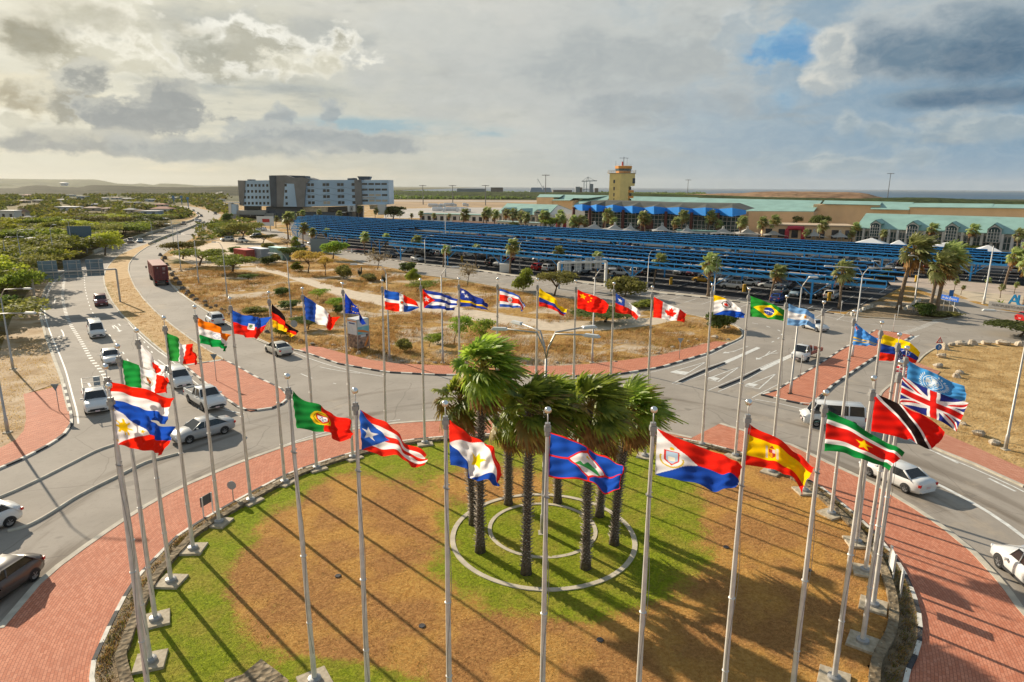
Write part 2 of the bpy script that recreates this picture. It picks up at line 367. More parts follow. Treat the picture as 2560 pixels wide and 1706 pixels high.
def m_brick(name='brick_paving', c1=(.52, .185, .105), c2=(.66, .28, .175), polar=False):
 m = mat(name, c1, .85, spec=.2); N, L, noise, mr, mix, M, bump, pos = node_env(m); P = pos()
 sp = N.new('ShaderNodeSeparateXYZ'); L.new(P, sp.inputs[0])
 dx = M('SUBTRACT', sp.outputs[0], ISL.x); dy = M('SUBTRACT', sp.outputs[1], ISL.y)
 r = M('SQRT', M('ADD', M('MULTIPLY', dx, dx), M('MULTIPLY', dy, dy))); a = M('ARCTAN2', dx, dy)
 cb = N.new('ShaderNodeCombineXYZ'); L.new(M('MULTIPLY', a, 20.0), cb.inputs[0]); L.new(r, cb.inputs[1])
 b = N.new('ShaderNodeTexBrick'); L.new(cb.outputs[0], b.inputs['Vector']); b.inputs['Scale'].default_value = 1
 b.inputs['Brick Width'].default_value = .26; b.inputs['Row Height'].default_value = .13; b.inputs['Mortar Size'].default_value = .010; b.inputs['Mortar Smooth'].default_value = .3
 b.inputs['Color1'].default_value = (*c1, 1); b.inputs['Color2'].default_value = (*c2, 1); b.inputs['Mortar'].default_value = (.26, .10, .065, 1)
 c = mix(M('MULTIPLY', mr(noise(.35, 7, P, .65), .4, .7), .45), b.outputs[0], (.42, .17, .11))
 c = mix(M('MULTIPLY', mr(noise(1.7, 7, P, .7), .55, .75), .3), c, (.62, .40, .30))
 L.new(c, N['Principled BSDF'].inputs['Base Color']); bump(b.outputs['Fac'], -.4, .02); return m
MG, MR_, MBR = m_ground(), m_road(), m_brick()
M_KW = mat('kerb_white', (.68, .65, .58), .85, var=.12, scale=3); M_KB = mat('kerb_black', (.05, .05, .055), .85, var=.3, scale=3)
M_KC = mat('kerb_concrete', (.50, .46, .38), .9, var=.15, scale=1.5)
M_LINE = mat('road_paint', (.66, .66, .63), .7, var=.18, scale=2.5); M_LINEY = mat('worn_paint', (.36, .35, .33), .8, var=.25, scale=2)
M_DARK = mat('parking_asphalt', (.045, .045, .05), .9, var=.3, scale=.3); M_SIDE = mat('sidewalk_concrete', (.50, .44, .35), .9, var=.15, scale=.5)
M_SOIL = mat('soil', (.15, .11, .06), .95, color2=(.29, .21, .12), scale=2.2, bump=.8, bscale=9)
def structure(mb, name, mats, smooth=False):
 return tag(mb.build(name, mats, smooth=smooth), kind='structure')
# land: reaches to the coast on the right and past the hills on the left
coast = [(3600, 503), (2900, 501), (2560, 499), (2350, 498), (2200, 495), (2000, 490), (1800, 485.5), (1600, 482), (1400, 480.5), (1200, 479), (1050, 478.5), (960, 477.5)]
cw = [gp(*c) for c in coast]
land = [(cw[0].x + 400, -60), *[(p.x, p.y) for p in cw], (-1500, 30000), (-40000, 30000), (-40000, -60)]
b = MB(); b.prism(land, -3, 0); structure(b, 'ground', MG)
def m_sea():
 m = mat('sea_water', (.02, .06, .10), .35, spec=.5); N, L, noise, mr, mix, M, bump, pos = node_env(m); P = pos()
 c = mix(mr(noise(.0012, 6, P), .35, .65), (.008, .05, .10), (.015, .075, .14)); L.new(c, N['Principled BSDF'].inputs['Base Color']); bump(noise(.12, 6, P), .5, 1.0); return m
b = MB(); b.add([(-80000, -60, -1.2), (80000, -60, -1.2), (80000, 80000, -1.2), (-80000, 80000, -1.2)], [(0, 1, 2, 3)]); structure(b, 'sea', m_sea())
road_px = [(-260, 1300), (-120, 1225), (0, 1173), (63, 1146), (131, 1110), (163, 1086), (180, 1061), (177, 1031), (166, 991), (158, 950), (142, 909), (117, 841), (105, 800), (102, 780), (103, 755), (113, 723), (128, 701), (152, 678), (190, 653), (234, 634), (313, 607), (400, 580), (480, 555), (493, 546), (494, 538), (486, 530), (470, 524), (455, 520), (448, 515),
 (466, 515), (490, 519), (515, 525), (540, 532), (553, 538), (549, 545), (535, 552), (526, 560), (518, 569), (505, 581), (480, 597), (450, 612), (420, 628), (403, 641), (398, 655), (401, 675), (410, 693), (425, 710), (449, 735), (490, 763), (531, 789), (576, 816), (659, 859), (700, 868), (745, 878), (846, 912), (965, 933), (1099, 940), (1306, 941), (1535, 940), (1650, 921), (1765, 887), (1822, 860), (1848, 848), (1857, 838), (1852, 826), (1834, 814), (1803, 806), (1727, 788), (1574, 764), (1382, 742), (1283, 726), (1153, 701), (1050, 688), (989, 672), (921, 661), (867, 648), (820, 634), (780, 620), (742, 605), (700, 594), (662, 586), (640, 577), (630, 571), (652, 569), (690, 575), (725, 589), (770, 606), (815, 620), (870, 631), (940, 645), (1042, 661), (1153, 672), (1283, 692), (1400, 703), (1516, 716), (1650, 735), (1765, 746), (1900, 764), (2000, 774), (2111, 789), (2160, 795), (2235, 799), (2323, 804), (2367, 800), (2392, 792), (2399, 784), (2394, 775), (2374, 758), (2345, 742), (2300, 725), (2272, 713), (2290, 706), (2330, 715), (2372, 735), (2434, 758), (2513, 777), (2600, 792), (2760, 812), (2760, 862), (2560, 860), (2420, 860), (2350, 868), (2312, 888), (2293, 908), (2250, 945), (2205, 982), (2190, 1010), (2196, 1040), (2230, 1070), (2293, 1101), (2340, 1125), (2434, 1162), (2560, 1220), (2700, 1300), (2900, 1460), (3000, 1650)]
rw = [tuple(gp(*p)[:2]) for p in road_px] + [(34, 10), (24, -12), (-26, -12), (-40, 10), (-44, 25)]
b = MB(); b.prism(rw, .012, .012, base=False); structure(b, 'road', MR_)
# car park asphalt
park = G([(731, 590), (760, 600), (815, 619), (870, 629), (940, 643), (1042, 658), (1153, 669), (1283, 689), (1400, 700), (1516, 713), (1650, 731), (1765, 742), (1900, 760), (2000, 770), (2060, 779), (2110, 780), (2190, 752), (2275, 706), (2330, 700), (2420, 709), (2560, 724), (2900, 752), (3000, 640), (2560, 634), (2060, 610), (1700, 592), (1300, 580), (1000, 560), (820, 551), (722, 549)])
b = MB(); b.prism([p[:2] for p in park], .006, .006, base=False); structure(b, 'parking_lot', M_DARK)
# sidewalk strip on the far side, plazas and airport apron
def sheet(name, px, m, z=.008):
 b = MB(); b.prism([gp(*p)[:2] for p in px], z, z, base=False); return structure(b, name, m)
b = MB(); _a = R(-38); _u, _w = Vector((math.cos(_a), math.sin(_a))), Vector((-math.sin(_a), math.cos(_a)))
b.prism([_u * p + _w * q for p, q in ((-168, 153.5), (14, 153.5), (14, 169), (-168, 169))], .016, .016, base=False); structure(b, 'car_park_lane', mat('lane_asphalt', (.46, .37, .30), .9, var=.15, scale=.3))
sheet('forecourt', [(1100, 556), (1340, 572), (1560, 586), (2060, 609), (2560, 633), (3000, 639), (3000, 600), (2560, 590), (2060, 570), (1600, 556), (1250, 545), (1060, 545)], mat('forecourt_paving', (.42, .34, .26), .9, var=.2, scale=.3), .004)
sheet('plaza', [(2285, 703), (2330, 694), (2560, 716), (2800, 738), (2800, 802), (2600, 786), (2513, 771), (2434, 752), (2372, 729), (2330, 710)], mat('plaza_paving', (.52, .43, .31), .9, var=.15, scale=.4), .010)
M_AP = mat('airfield_dirt', (.33, .215, .11), .95, var=.25, scale=.02); M_TAR = mat('apron_concrete', (.40, .37, .34), .9, var=.12, scale=.02)
sheet('airfield', [(940, 520), (1345, 518), (1440, 520), (1440, 502), (1200, 500), (960, 499)], M_AP, .010)
sheet('aircraft_apron', [(960, 545), (1250, 548), (1330, 540), (1330, 520), (1150, 519), (960, 523)], M_TAR, .014)
sheet('runway', [(960, 503.5), (1440, 505), (1440, 502.7), (960, 501.5)], M_TAR, .02)
sheet('dirt_track', [(640, 674), (700, 688), (760, 709), (830, 733), (900, 753), (980, 770), (1100, 788), (1230, 809), (1300, 822), (1420, 830), (1540, 824), (1640, 812), (1690, 800), (1640, 794), (1480, 803), (1340, 798), (1240, 784), (1120, 764), (1000, 746), (900, 731), (820, 711), (740, 689), (680, 672), (640, 662)], mat('track_sand', (.56, .46, .34), .95, var=.1, scale=1.2, bump=.4, bscale=4), .005)
sheet('dirt_lot', [(430, 640), (480, 662), (560, 668), (640, 664), (700, 656), (720, 640), (690, 610), (640, 588), (600, 592), (540, 604), (480, 620)], mat('lot_sand', (.58, .45, .31), .95, var=.14, scale=.3), .005)
def kerb(name, pts, w=.2, h=.14, alt=None, z0=0.0, closed=False, side=0.0, seg=1.0):
 """kerb stones laid one after another along a line; alt = painted in turns"""
 P = [Vector((p[0], p[1])) for p in pts]
 if closed: P.append(P[0])
 D = [0.0]
 for a, c in zip(P, P[1:]): D.append(D[-1] + (c - a).length)
 n = max(1, int(D[-1] / seg));
 def at(s):
  for i in range(len(D) - 1):
   if D[i + 1] >= s or i == len(D) - 2:
    t = (s - D[i]) / max(1e-6, D[i + 1] - D[i]); return P[i].lerp(P[i + 1], t), (P[i + 1] - P[i]).normalized()
 q = [at(D[-1] * i / n) for i in range(n + 1)]; b = MB()
 L_ = [];
 for p, t in q:
  nn = Vector((-t.y, t.x)); L_.append((p + nn * (side - w / 2), p + nn * (side + w / 2)))
 for i in range(n):
  a0, a1 = L_[i]; c0, c1 = L_[i + 1]
  vs = [(v.x, v.y, z) for z in (z0, z0 + h) for v in (a0, a1, c1, c0)]
  b.add(vs, [(0, 3, 2, 1)[::-1], (4, 5, 6, 7)[::-1], (0, 1, 5, 4), (1, 2, 6, 5), (2, 3, 7, 6), (3, 0, 4, 7)], (i % 2) if alt else 0)
 return structure(b, name, [M_KW, M_KB] if alt else [M_KC])
# the roundabout: brick apron, painted kerb, soil strip, stone edging, lawn
ap_out_px = [(0, 1576), (105, 1452), (167, 1403), (263, 1335), (341, 1282), (438, 1227), (600, 1158), (743, 1108), (870, 1078), (1000, 1059), (1110, 1053), (1300, 1052), (1450, 1056), (1560, 1066), (1640, 1078), (1729, 1098), (1800, 1062), (1984, 1117), (2059, 1155), (2188, 1214), (2298, 1281), (2355, 1320), (2433, 1384), (2511, 1469), (2560, 1540)]
ap_out = [gp(*p) for p in ap_out_px] + [Vector((p[0], p[1], 0)) for p in ((23.0, 22), (20, 15), (14, 8), (5, 4), (-4, 4), (-12, 9), (-18, 16), (-20.8, 21))]
ap_in_px = [(231, 1706), (248, 1638), (279, 1567), (335, 1465), (412, 1381), (459, 1338), (589, 1260), (731, 1187), (870, 1141), (980, 1113), (1090, 1099), (1250, 1090), (1400, 1088), (1560, 1090), (1700, 1102), (1850, 1137), (1950, 1175), (2042, 1219), (2106, 1268), (2170, 1325), (2204, 1363), (2248, 1420), (2280, 1487), (2298, 1558), (2294, 1629), (2262, 1706)]
ap_in = [gp(*p) for p in ap_in_px] + [Vector((p[0], p[1], 0)) for p in ((13.6, 19.2), (9, 15.6), (3, 13.6), (-3, 13.8), (-9, 15.8), (-13.4, 18.6))]
def smooth_ring(pts, n=5): return spline(pts, n, True)
AO = ap_out[:15] and [Vector(p) for p in ap_out]; AI = smooth_ring(ap_in, 5)
b = MB(); b.prism([p[:2] for p in AO], .012, .10); structure(b, 'brick_apron', MBR)
kerb('apron_edge', [p for p in AO[:16]], .34, .12, side=0, seg=1.6); kerb('apron_edge', AO[16:], .34, .12, side=0, seg=1.2)
kerb('painted_kerb', AI, .18, .22, alt=True, closed=True, seg=1.1)
def inset(ring, d):
 P = [Vector(p[:2]) for p in ring]; n = len(P); out = []
 for i in range(n):
  t = (P[(i + 1) % n] - P[i - 1]).normalized(); nn = Vector((-t.y, t.x)); c = Vector(ISL)
  if nn.dot(c - P[i]) < 0: nn = -nn
  out.append(P[i] + nn * d)
 return out
b = MB(); b.prism(inset(AI, .1), .1, .2); structure(b, 'soil_strip', M_SOIL)
WALL = inset(AI, .85)
def m_stone():
 m = mat('edging_stone', (.3, .25, .18), .95, spec=.2); N, L, noise, mr, mix, M, bump, pos = node_env(m); P = pos()
 vo = N.new('ShaderNodeTexVoronoi'); vo.inputs['Scale'].default_value = 4; L.new(P, vo.inputs['Vector'])
 c = mix(mr(noise(3, 6, P), .3, .7), (.12, .09, .055), (.30, .24, .16)); c = mix(mr(vo.outputs['Distance'], .22, .05), c, (.42, .35, .25))
 L.new(c, N['Principled BSDF'].inputs['Base Color']); bump(vo.outputs['Distance'], .8, .1); return m
M_ST = m_stone()
b = MB(); n = len(WALL); IN = inset(AI, 1.25)
for i in range(n):
 p, q, r_, s_ = WALL[i], WALL[(i + 1) % n], IN[(i + 1) % n], IN[i]
 z = .50
 b.add([(v.x, v.y, zz) for zz in (.15, z) for v in (p, q, r_, s_)], [(4, 5, 6, 7), (7, 6, 5, 4)[::-1], (0, 1, 5, 4), (2, 3, 7, 6)][:1] + [(0, 1, 5, 4), (2, 3, 7, 6)])
tag(b.build('stone_edging', M_ST), 'low rough stone edging wall running all the way round the lawn of the roundabout', 'wall')
# lawn with its worn and watered areas
LAWN = [Vector((p.x, p.y)) for p in inset(AI, 1.15)]
def inside(poly, X, Y):
 r = np.zeros(X.shape, bool); n = len(poly)
 for i in range(n):
  a, c = poly[i], poly[(i + 1) % n]
  cond = ((a[1] > Y) != (c[1] > Y)); xx = (c[0] - a[0]) * (Y - a[1]) / ((c[1] - a[1]) or 1e-9) + a[0]
  r ^= cond & (X < xx)
 return r
def px_np(P):
 v = np.array(P, float); z = v[:, 2] - CH; c, s = math.cos(CP), math.sin(CP)
 a = v[:, 1] * c - z * s; bb = v[:, 1] * s + z * c; u, w = CF * v[:, 0] / a, CF * bb / a
 u, w = u * math.cos(CR) + w * math.sin(CR), -u * math.sin(CR) + w * math.cos(CR)
 return 1280 + u, 853 - w
def m_lawn():
 m = mat('lawn_turf', (.1, .15, .02), .95, spec=.1); N, L, noise, mr, mix, M, bump, pos = node_env(m); P = pos()
 at = N.new('ShaderNodeAttribute'); at.attribute_name = 'col'; sp = N.new('ShaderNodeSeparateColor'); L.new(at.outputs['Color'], sp.inputs[0])
 n1 = noise(.8, 9, P, .7); n2 = noise(7, 8, P, .75)
 f = M('ADD', M('ADD', sp.outputs[0], M('MULTIPLY', M('SUBTRACT', n1, .5), 1.6)), M('MULTIPLY', M('SUBTRACT', n2, .5), 1.2))
 br = mix(mr(n2, .3, .7), (.30, .135, .045), (.60, .32, .115)); br = mix(mr(noise(.35, 6, P), .42, .6), br, mix(mr(n2, .3, .7), (.46, .22, .05), (.70, .41, .125)))
 gr = mix(mr(n2, .3, .7), (.14, .19, .01), (.38, .44, .025)); gr = mix(mr(noise(.5, 6, P, .6), .4, .65), gr, mix(mr(n2, .3, .7), (.22, .20, .025), (.46, .41, .06)))
 c = mix(mr(f, .2, .8), br, gr); c = mix(M('MULTIPLY', mr(noise(1.6, 8, P, .75), .58, .72), .55), c, (.20, .125, .06)); c = mix(M('MULTIPLY', mr(noise(9, 4, P, .6), .66, .74), .6), c, (.60, .46, .26)); L.new(c, N['Principled BSDF'].inputs['Base Color'])
 bump(M('ADD', M('MULTIPLY', noise(10, 9, P, .8), .8), M('MULTIPLY', noise(2.5, 4, P), .6)), 1.0, .16); return m
st = .3; xs = np.arange(-19.5, 22.5, st); ys = np.arange(12, 51, st); X, Y = np.meshgrid(xs, ys)
ins = inside(LAWN, X.ravel(), Y.ravel()).reshape(X.shape)
cl = {}
bml = MB()
# outline clipped grid: interior cells plus a fan ring is overkill - a slightly larger grid hidden under the stone edging does it
LAW2 = [Vector((p.x, p.y)) for p in inset(AI, .95)]
ins = inside(LAW2, X.ravel(), Y.ravel()).reshape(X.shape)
idx = np.arange(X.size).reshape(X.shape); q = ins[:-1, :-1] & ins[1:, :-1] & ins[:-1, 1:] & ins[1:, 1:]
F_ = np.stack([idx[:-1, :-1][q], idx[:-1, 1:][q], idx[1:, 1:][q], idx[1:, :-1][q]], 1)
rr = np.hypot((X - ISL.x) / 17, (Y - ISL.y) / 15.5); Z = LZ + .10 * np.clip(1 - rr, 0, 1) + rng.normal(0, .008, X.shape)
V = np.stack([X.ravel(), Y.ravel(), Z.ravel()], 1); PX, PY = px_np(V); fx, fy = PX / 1.088, PY / 1.088
def ell(cx, cy, rx, ry, rot=0):
 a = R(rot); u = (fx - cx) * math.cos(a) + (fy - cy) * math.sin(a); w = -(fx - cx) * math.sin(a) + (fy - cy) * math.cos(a)
 return np.clip(1.5 - np.hypot(u / rx, w / ry), 0, 1)
g = np.full(fx.shape, .95)
for e in ((780, 1300, 240, 150, 20), (700, 1430, 200, 110, 20), (880, 1180, 150, 70, 20), (1130, 1120, 170, 50, 0), (1780, 1180, 240, 120, 20), (1860, 1380, 240, 190, 0), (1500, 1540, 420, 110, 0), (1100, 1500, 260, 110, 15), (1680, 1060, 160, 40, 10), (1750, 1500, 300, 150, 0)): g -= 1.1 * ell(*e)
g -= .45 * ell(1240, 1240, 260, 130)
for e in ((620, 1120, 190, 50, -28), (480, 1270, 120, 60, -45), (1240, 1240, 330, 150, 0), (420, 1430, 130, 90, 0), (800, 1545, 170, 40, 10), (1500, 1150, 90, 90, 30), (1950, 1545, 60, 30, 0)): g += .75 * ell(*e)
used, inv = np.unique(F_, return_inverse=True); F_ = inv.reshape(F_.shape)
g3 = np.stack([np.clip(g, 0, 1)] * 3, 1)
o = np_mesh('lawn', V[used], F_, m_lawn(), smooth=True, color=g3[used]); tag(o, kind='structure')
# blades of grass over the turf
def tufts(name, XY, Z, h, w, mats, mi=None, per=3, lean=(.4, -.25), spread=.06, seed=1):
 rg = np.random.default_rng(seed); n = len(XY) * per
 c = np.repeat(XY, per, 0) + rg.normal(0, spread, (n, 2)); z = np.repeat(np.broadcast_to(Z, len(XY)), per)
 hh = h * rg.uniform(.5, 1.3, n); a = rg.uniform(0, 2 * np.pi, n); dx, dy = np.cos(a) * w, np.sin(a) * w
 lx = rg.normal(lean[0], .35, n) * hh; ly = rg.normal(lean[1], .35, n) * hh
 V = np.zeros((n, 3, 3)); V[:, 0] = np.stack([c[:, 0] - dx, c[:, 1] - dy, z - .02], 1); V[:, 1] = np.stack([c[:, 0] + dx, c[:, 1] + dy, z - .02], 1)
 V[:, 2] = np.stack([c[:, 0] + lx, c[:, 1] + ly, z + hh], 1)
 F = np.arange(n * 3).reshape(n, 3)
 return np_mesh(name, V, F, mats, mi=(np.repeat(mi, per) if mi is not None else None))
M_TG = mat('blade_green', (.30, .36, .02), .9, var=.3, scale=1, trans=.3); M_TB = mat('blade_straw', (.62, .37, .14), .9, var=.3, scale=1, trans=.3)
n = 34000; XY = np.stack([rng.uniform(-18, 21, n), rng.uniform(16, 49, n)], 1); k = inside(LAWN, XY[:, 0], XY[:, 1]); XY = XY[k]
gi = np.clip(((XY[:, 0] - xs[0]) / st).astype(int), 0, len(xs) - 1); gj = np.clip(((XY[:, 1] - ys[0]) / st).astype(int), 0, len(ys) - 1)
gv = g.reshape(X.shape)[gj, gi] + rng.normal(0, .3, len(XY))
tag(tufts('grass', XY, Z[gj, gi], .055, .012, [M_TB, M_TG], (gv > .5).astype(int), per=4, spread=.1), 'short green and straw coloured grass of the roundabout lawn', 'grass', kind='stuff')
# two concrete rings in the lawn round the palms
M_RING = mat('ring_concrete', (.54, .48, .38), .9, var=.12, scale=2)
def flat_ring(name, c, r, w, z):
 b = MB(); n = 72
 for i in range(n):
  a0, a1 = 2 * math.pi * i / n, 2 * math.pi * (i + 1) / n
  vs = [(c[0] + q * math.sin(a), c[1] + q * math.cos(a), zz) for zz in (z - .1, z + .03) for q, a in ((r - w / 2, a0), (r + w / 2, a0), (r + w / 2, a1), (r - w / 2, a1))]
  b.add(vs, [(7, 6, 5, 4), (1, 2, 6, 5), (3, 0, 4, 7)])
 return b.build(name, M_RING)
rc = gp(1358, 1340, LZ + .08)
tag(flat_ring('concrete_ring', rc, 4.95, .27, LZ + .08), 'large outer pale concrete ring set in the lawn round the palms', 'ring')
rc2 = gp(1356, 1322, LZ + .08)
for i, p in enumerate(((845, 1440), (1055, 1565), (1815, 1368), (2022, 1425), (1500, 1600))):
 q = gp(*p, LZ + .06); b = MB(); b.lathe((0, 0, 0), [(.16, 0), (.14, .03)], 10); tag(b.build('valve_cover', M_KB, loc=q), '%s small black valve cover set in the lawn, counted from the left' % ('first', 'second', 'fourth', 'fifth', 'third')[i], 'cover', 'valve covers in the lawn')
tag(flat_ring('concrete_ring', rc2, 2.95, .22, LZ + .08), 'small inner pale concrete ring in the lawn at the foot of the lamp post', 'ring')
# planted bed in the corner of the lawn nearest the camera
bp = [gp(x, y, LZ) for x, y in ((560, 1706), (606, 1692), (653, 1653), (690, 1680), (722, 1706), (700, 1760), (600, 1760))]
b = MB(); b.prism([p[:2] for p in bp], LZ - .1, LZ + .10); structure(b, 'planting_bed', M_ST)
# raised islands and verges
def verge(name, px, m, h=.11, alt=None, kerbed=True, world=None, kseg=1.2, z0=.012, kerb_range=None):
 P = [gp(*p) for p in px] + [Vector((p[0], p[1], 0)) for p in (world or [])]
 b = MB(); b.prism([p[:2] for p in P], z0, h); o = structure(b, name, m)
 if kerbed:
  kp = P if kerb_range is None else P[kerb_range[0]:kerb_range[1]]
  kerb('kerb', kp, .22, h + .03, alt=alt, closed=kerb_range is None, seg=kseg)
 return o
M_MED = mat('median_grass', (.40, .235, .08), .95, color2=(.56, .37, .16), scale=.8, bump=.6, bscale=5);
med_px = [(372, 609), (352, 616), (330, 624), (299, 638), (283, 651), (271, 666), (263, 680), (259, 695), (262, 714), (270, 735), (281, 757), (303, 787), (325, 808), (355, 837), (385, 863), (414, 887), (440, 902), (461, 915), (510, 908), (561, 900), (520, 878), (480, 852), (434, 818), (390, 782), (358, 748), (338, 720), (327, 696), (321, 678), (323, 660), (332, 646), (347, 632), (368, 618), (390, 609)]
verge('grass_median', med_px, M_MED, .10)
verge('brick_median', [(463, 917), (490, 940), (517, 963), (546, 985), (572, 1004), (596, 1020), (625, 1030), (680, 1022), (712, 1008), (720, 994), (705, 975), (676, 961), (640, 945), (600, 922), (561, 902)], MBR, .11, alt=True)
verge('brick_verge', [(59, 988), (98, 980), (130, 972), (160, 963), (167, 991), (177, 1031), (180, 1060), (163, 1086), (131, 1110), (63, 1146), (0, 1173), (-120, 1225), (-120, 1160), (0, 1124), (40, 1103), (60, 1080), (66, 1050), (64, 1020)], MBR, .11, alt=True, kerb_range=(3, 12))
verge('brick_verge', [(745, 877), (846, 911), (965, 932), (1099, 939), (1306, 940), (1450, 942), (1535, 939), (1650, 920), (1765, 886), (1822, 859), (1790, 855), (1760, 862), (1700, 878), (1640, 892), (1560, 903), (1480, 912), (1400, 917), (1300, 918), (1200, 917), (1100, 916), (990, 911), (920, 901), (860, 886), (810, 872), (778, 866)], MBR, .11, alt=True, kerb_range=(0, 10))
verge('brick_island', [(1903, 989), (1938, 980), (2000, 941), (2060, 905), (2100, 878), (2150, 850), (2190, 826), (2240, 833), (2283, 840), (2262, 853), (2200, 886), (2140, 925), (2080, 966), (2048, 996), (2022, 1015), (1975, 1006)], MBR, .11, alt=True)
verge('brick_verge', [(2293, 908), (2315, 918), (2350, 932), (2340, 942), (2310, 960), (2290, 990), (2296, 1030), (2330, 1075), (2380, 1096), (2440, 1122), (2500, 1150), (2560, 1176), (2760, 1270), (2760, 1335), (2560, 1219), (2434, 1162), (2340, 1125), (2293, 1101), (2230, 1070), (2196, 1040), (2190, 1010), (2205, 982), (2250, 945)], m_brick('brick_paving_pale', (.50, .22, .14), (.60, .30, .21)), .11, kerb_range=(14, 23))
kerb('roadside_kerb', G([(102, 780), (105, 800), (117, 841), (142, 909), (158, 950), (167, 991), (178, 1031)]), .3, .13, side=-.1, seg=2)
kerb('roadside_kerb', G([(160, 672), (128, 701), (113, 723), (103, 755), (102, 780)]), .3, .13, seg=2)
kerb('roadside_kerb', G([(398, 655), (401, 675), (410, 693), (425, 710), (449, 735), (490, 763), (531, 789), (576, 816), (659, 859), (700, 868), (745, 878)]), .25, .13, seg=2)
kerb('roadside_kerb', spline(G([(1822, 860), (1848, 848), (1857, 838), (1852, 826), (1834, 814), (1803, 806), (1727, 788), (1574, 764), (1382, 742), (1283, 726), (1153, 701), (1050, 688)]), 4), .2, .12, seg=2)
kerb('car_park_kerb', G([(815, 620), (870, 631), (940, 645), (1042, 661), (1153, 672), (1283, 692), (1400, 703), (1516, 716), (1650, 735), (1765, 746), (1900, 764), (2000, 774), (2111, 789)]), .3, .14, alt=True, seg=1.5)
verge('corner_island', [(2111, 788), (2160, 794), (2235, 798), (2323, 803), (2367, 799), (2392, 791), (2398, 783), (2393, 775), (2374, 759), (2346, 745), (2320, 750), (2260, 765), (2190, 772), (2135, 780)], M_SOIL, .10, kerb_range=(0, 10), kseg=2)
kerb('roadside_kerb', spline(G([(2760, 862), (2560, 860), (2420, 860), (2350, 868), (2312, 888), (2293, 908)]), 4), .2, .12, seg=2)
b = MB()   # strip between the car park and the access road
b.prism([p[:2] for p in G([(1042, 660), (1153, 671), (1283, 691), (1400, 702), (1516, 715), (1650, 734), (1765, 745), (1900, 763), (1900, 759), (1765, 740), (1650, 729), (1516, 709), (1400, 697), (1283, 687), (1153, 667), (1042, 657)])], .012, .05)
structure(b, 'path', M_SIDE)
# painted lines
def strip(b, px, w, z=.018, dash=None, mi=0, world=False, n=5):
 P = px if world else spline(G(px), n) if len(px) > 2 else G(px)
 P = [Vector((p[0], p[1])) for p in P]; D = [0.0]
 for a, c in zip(P, P[1:]): D.append(D[-1] + (c - a).length)
 def at(s):
  for i in range(len(D) - 1):
   if D[i + 1] >= s or i == len(D) - 2:
    t = (s - D[i]) / max(1e-6, D[i + 1] - D[i]); return P[i].lerp(P[i + 1], t), (P[i + 1] - P[i]).normalized()
 s = 0.0
 while s < D[-1] - .05:
  e = min(s + (dash[0] if dash else D[-1]), D[-1]); k = max(1, int((e - s) / 1.5)); q = [at(s + (e - s) * i / k) for i in range(k + 1)]
  L2 = []
  for p, t in q: nn = Vector((-t.y, t.x)) * (w / 2); L2 += [(p.x - nn.x, p.y - nn.y, z), (p.x + nn.x, p.y + nn.y, z)]
  b.add(L2, [(2 * i, 2 * i + 2, 2 * i + 3, 2 * i + 1) for i in range(k)], mi)
  s = e + (dash[1] if dash else 1e9)
b = MB()
strip(b, [(196, 1060), (192, 1030), (180, 985), (165, 930), (150, 890), (128, 838), (114, 795), (112, 770), (116, 745), (126, 720), (142, 700), (165, 680)], .14)
strip(b, [(270, 954), (249, 923), (228, 898), (213, 872), (200, 850), (189, 832), (178, 815), (167, 790), (160, 765), (157, 735), (161, 700), (168, 688)], .42, dash=(.5, .9), z=.019)
strip(b, [(346, 943), (330, 918), (316, 896), (300, 870), (281, 846), (265, 828), (243, 800), (228, 775), (218, 745), (212, 715), (211, 690)], .14, dash=(1.2, 2.6))
strip(b, [(221, 958), (238, 990)], .2); strip(b, [(265, 960), (260, 953), (270, 953)], .3)
strip(b, [(610, 1035), (560, 1025), (500, 1012)], .12)
strip(b, [(404, 882), (440, 912), (480, 950), (500, 966), (520, 990), (545, 1012), (570, 1024)], .12)
strip(b, [(395, 900), (416, 916), (440, 940), (470, 965), (486, 990), (500, 1010), (497, 1025)], .12)
strip(b, [(381, 883), (372, 870), (357, 852), (340, 838)], .14, dash=(1, 2))
strip(b, [(306, 785), (330, 818), (360, 848), (390, 874), (425, 900)], .10)
strip(b, [(323, 650), (318, 680), (326, 705), (350, 745), (390, 792), (434, 826), (500, 872), (560, 905), (640, 955), (690, 972), (730, 1000)], .14)
strip(b, [(403, 662), (412, 690), (440, 722), (500, 767), (600, 822), (660, 853), (730, 880), (800, 906), (880, 928), (960, 942)], .12)
strip(b, [(752, 935), (790, 950), (840, 960)], .12, dash=(2.4, 3)); strip(b, [(800, 918), (850, 928), (900, 934)], .1)
# roundabout lane lines, concrete lane dividers added below
strip(b, [(640, 1143), (743, 1102), (860, 1070), (1000, 1050)], .1)
strip(b, [(1099, 944), (1306, 946), (1535, 944), (1650, 926), (1765, 892), (1822, 865), (1853, 850), (1863, 838), (1858, 826), (1838, 812)], .1)
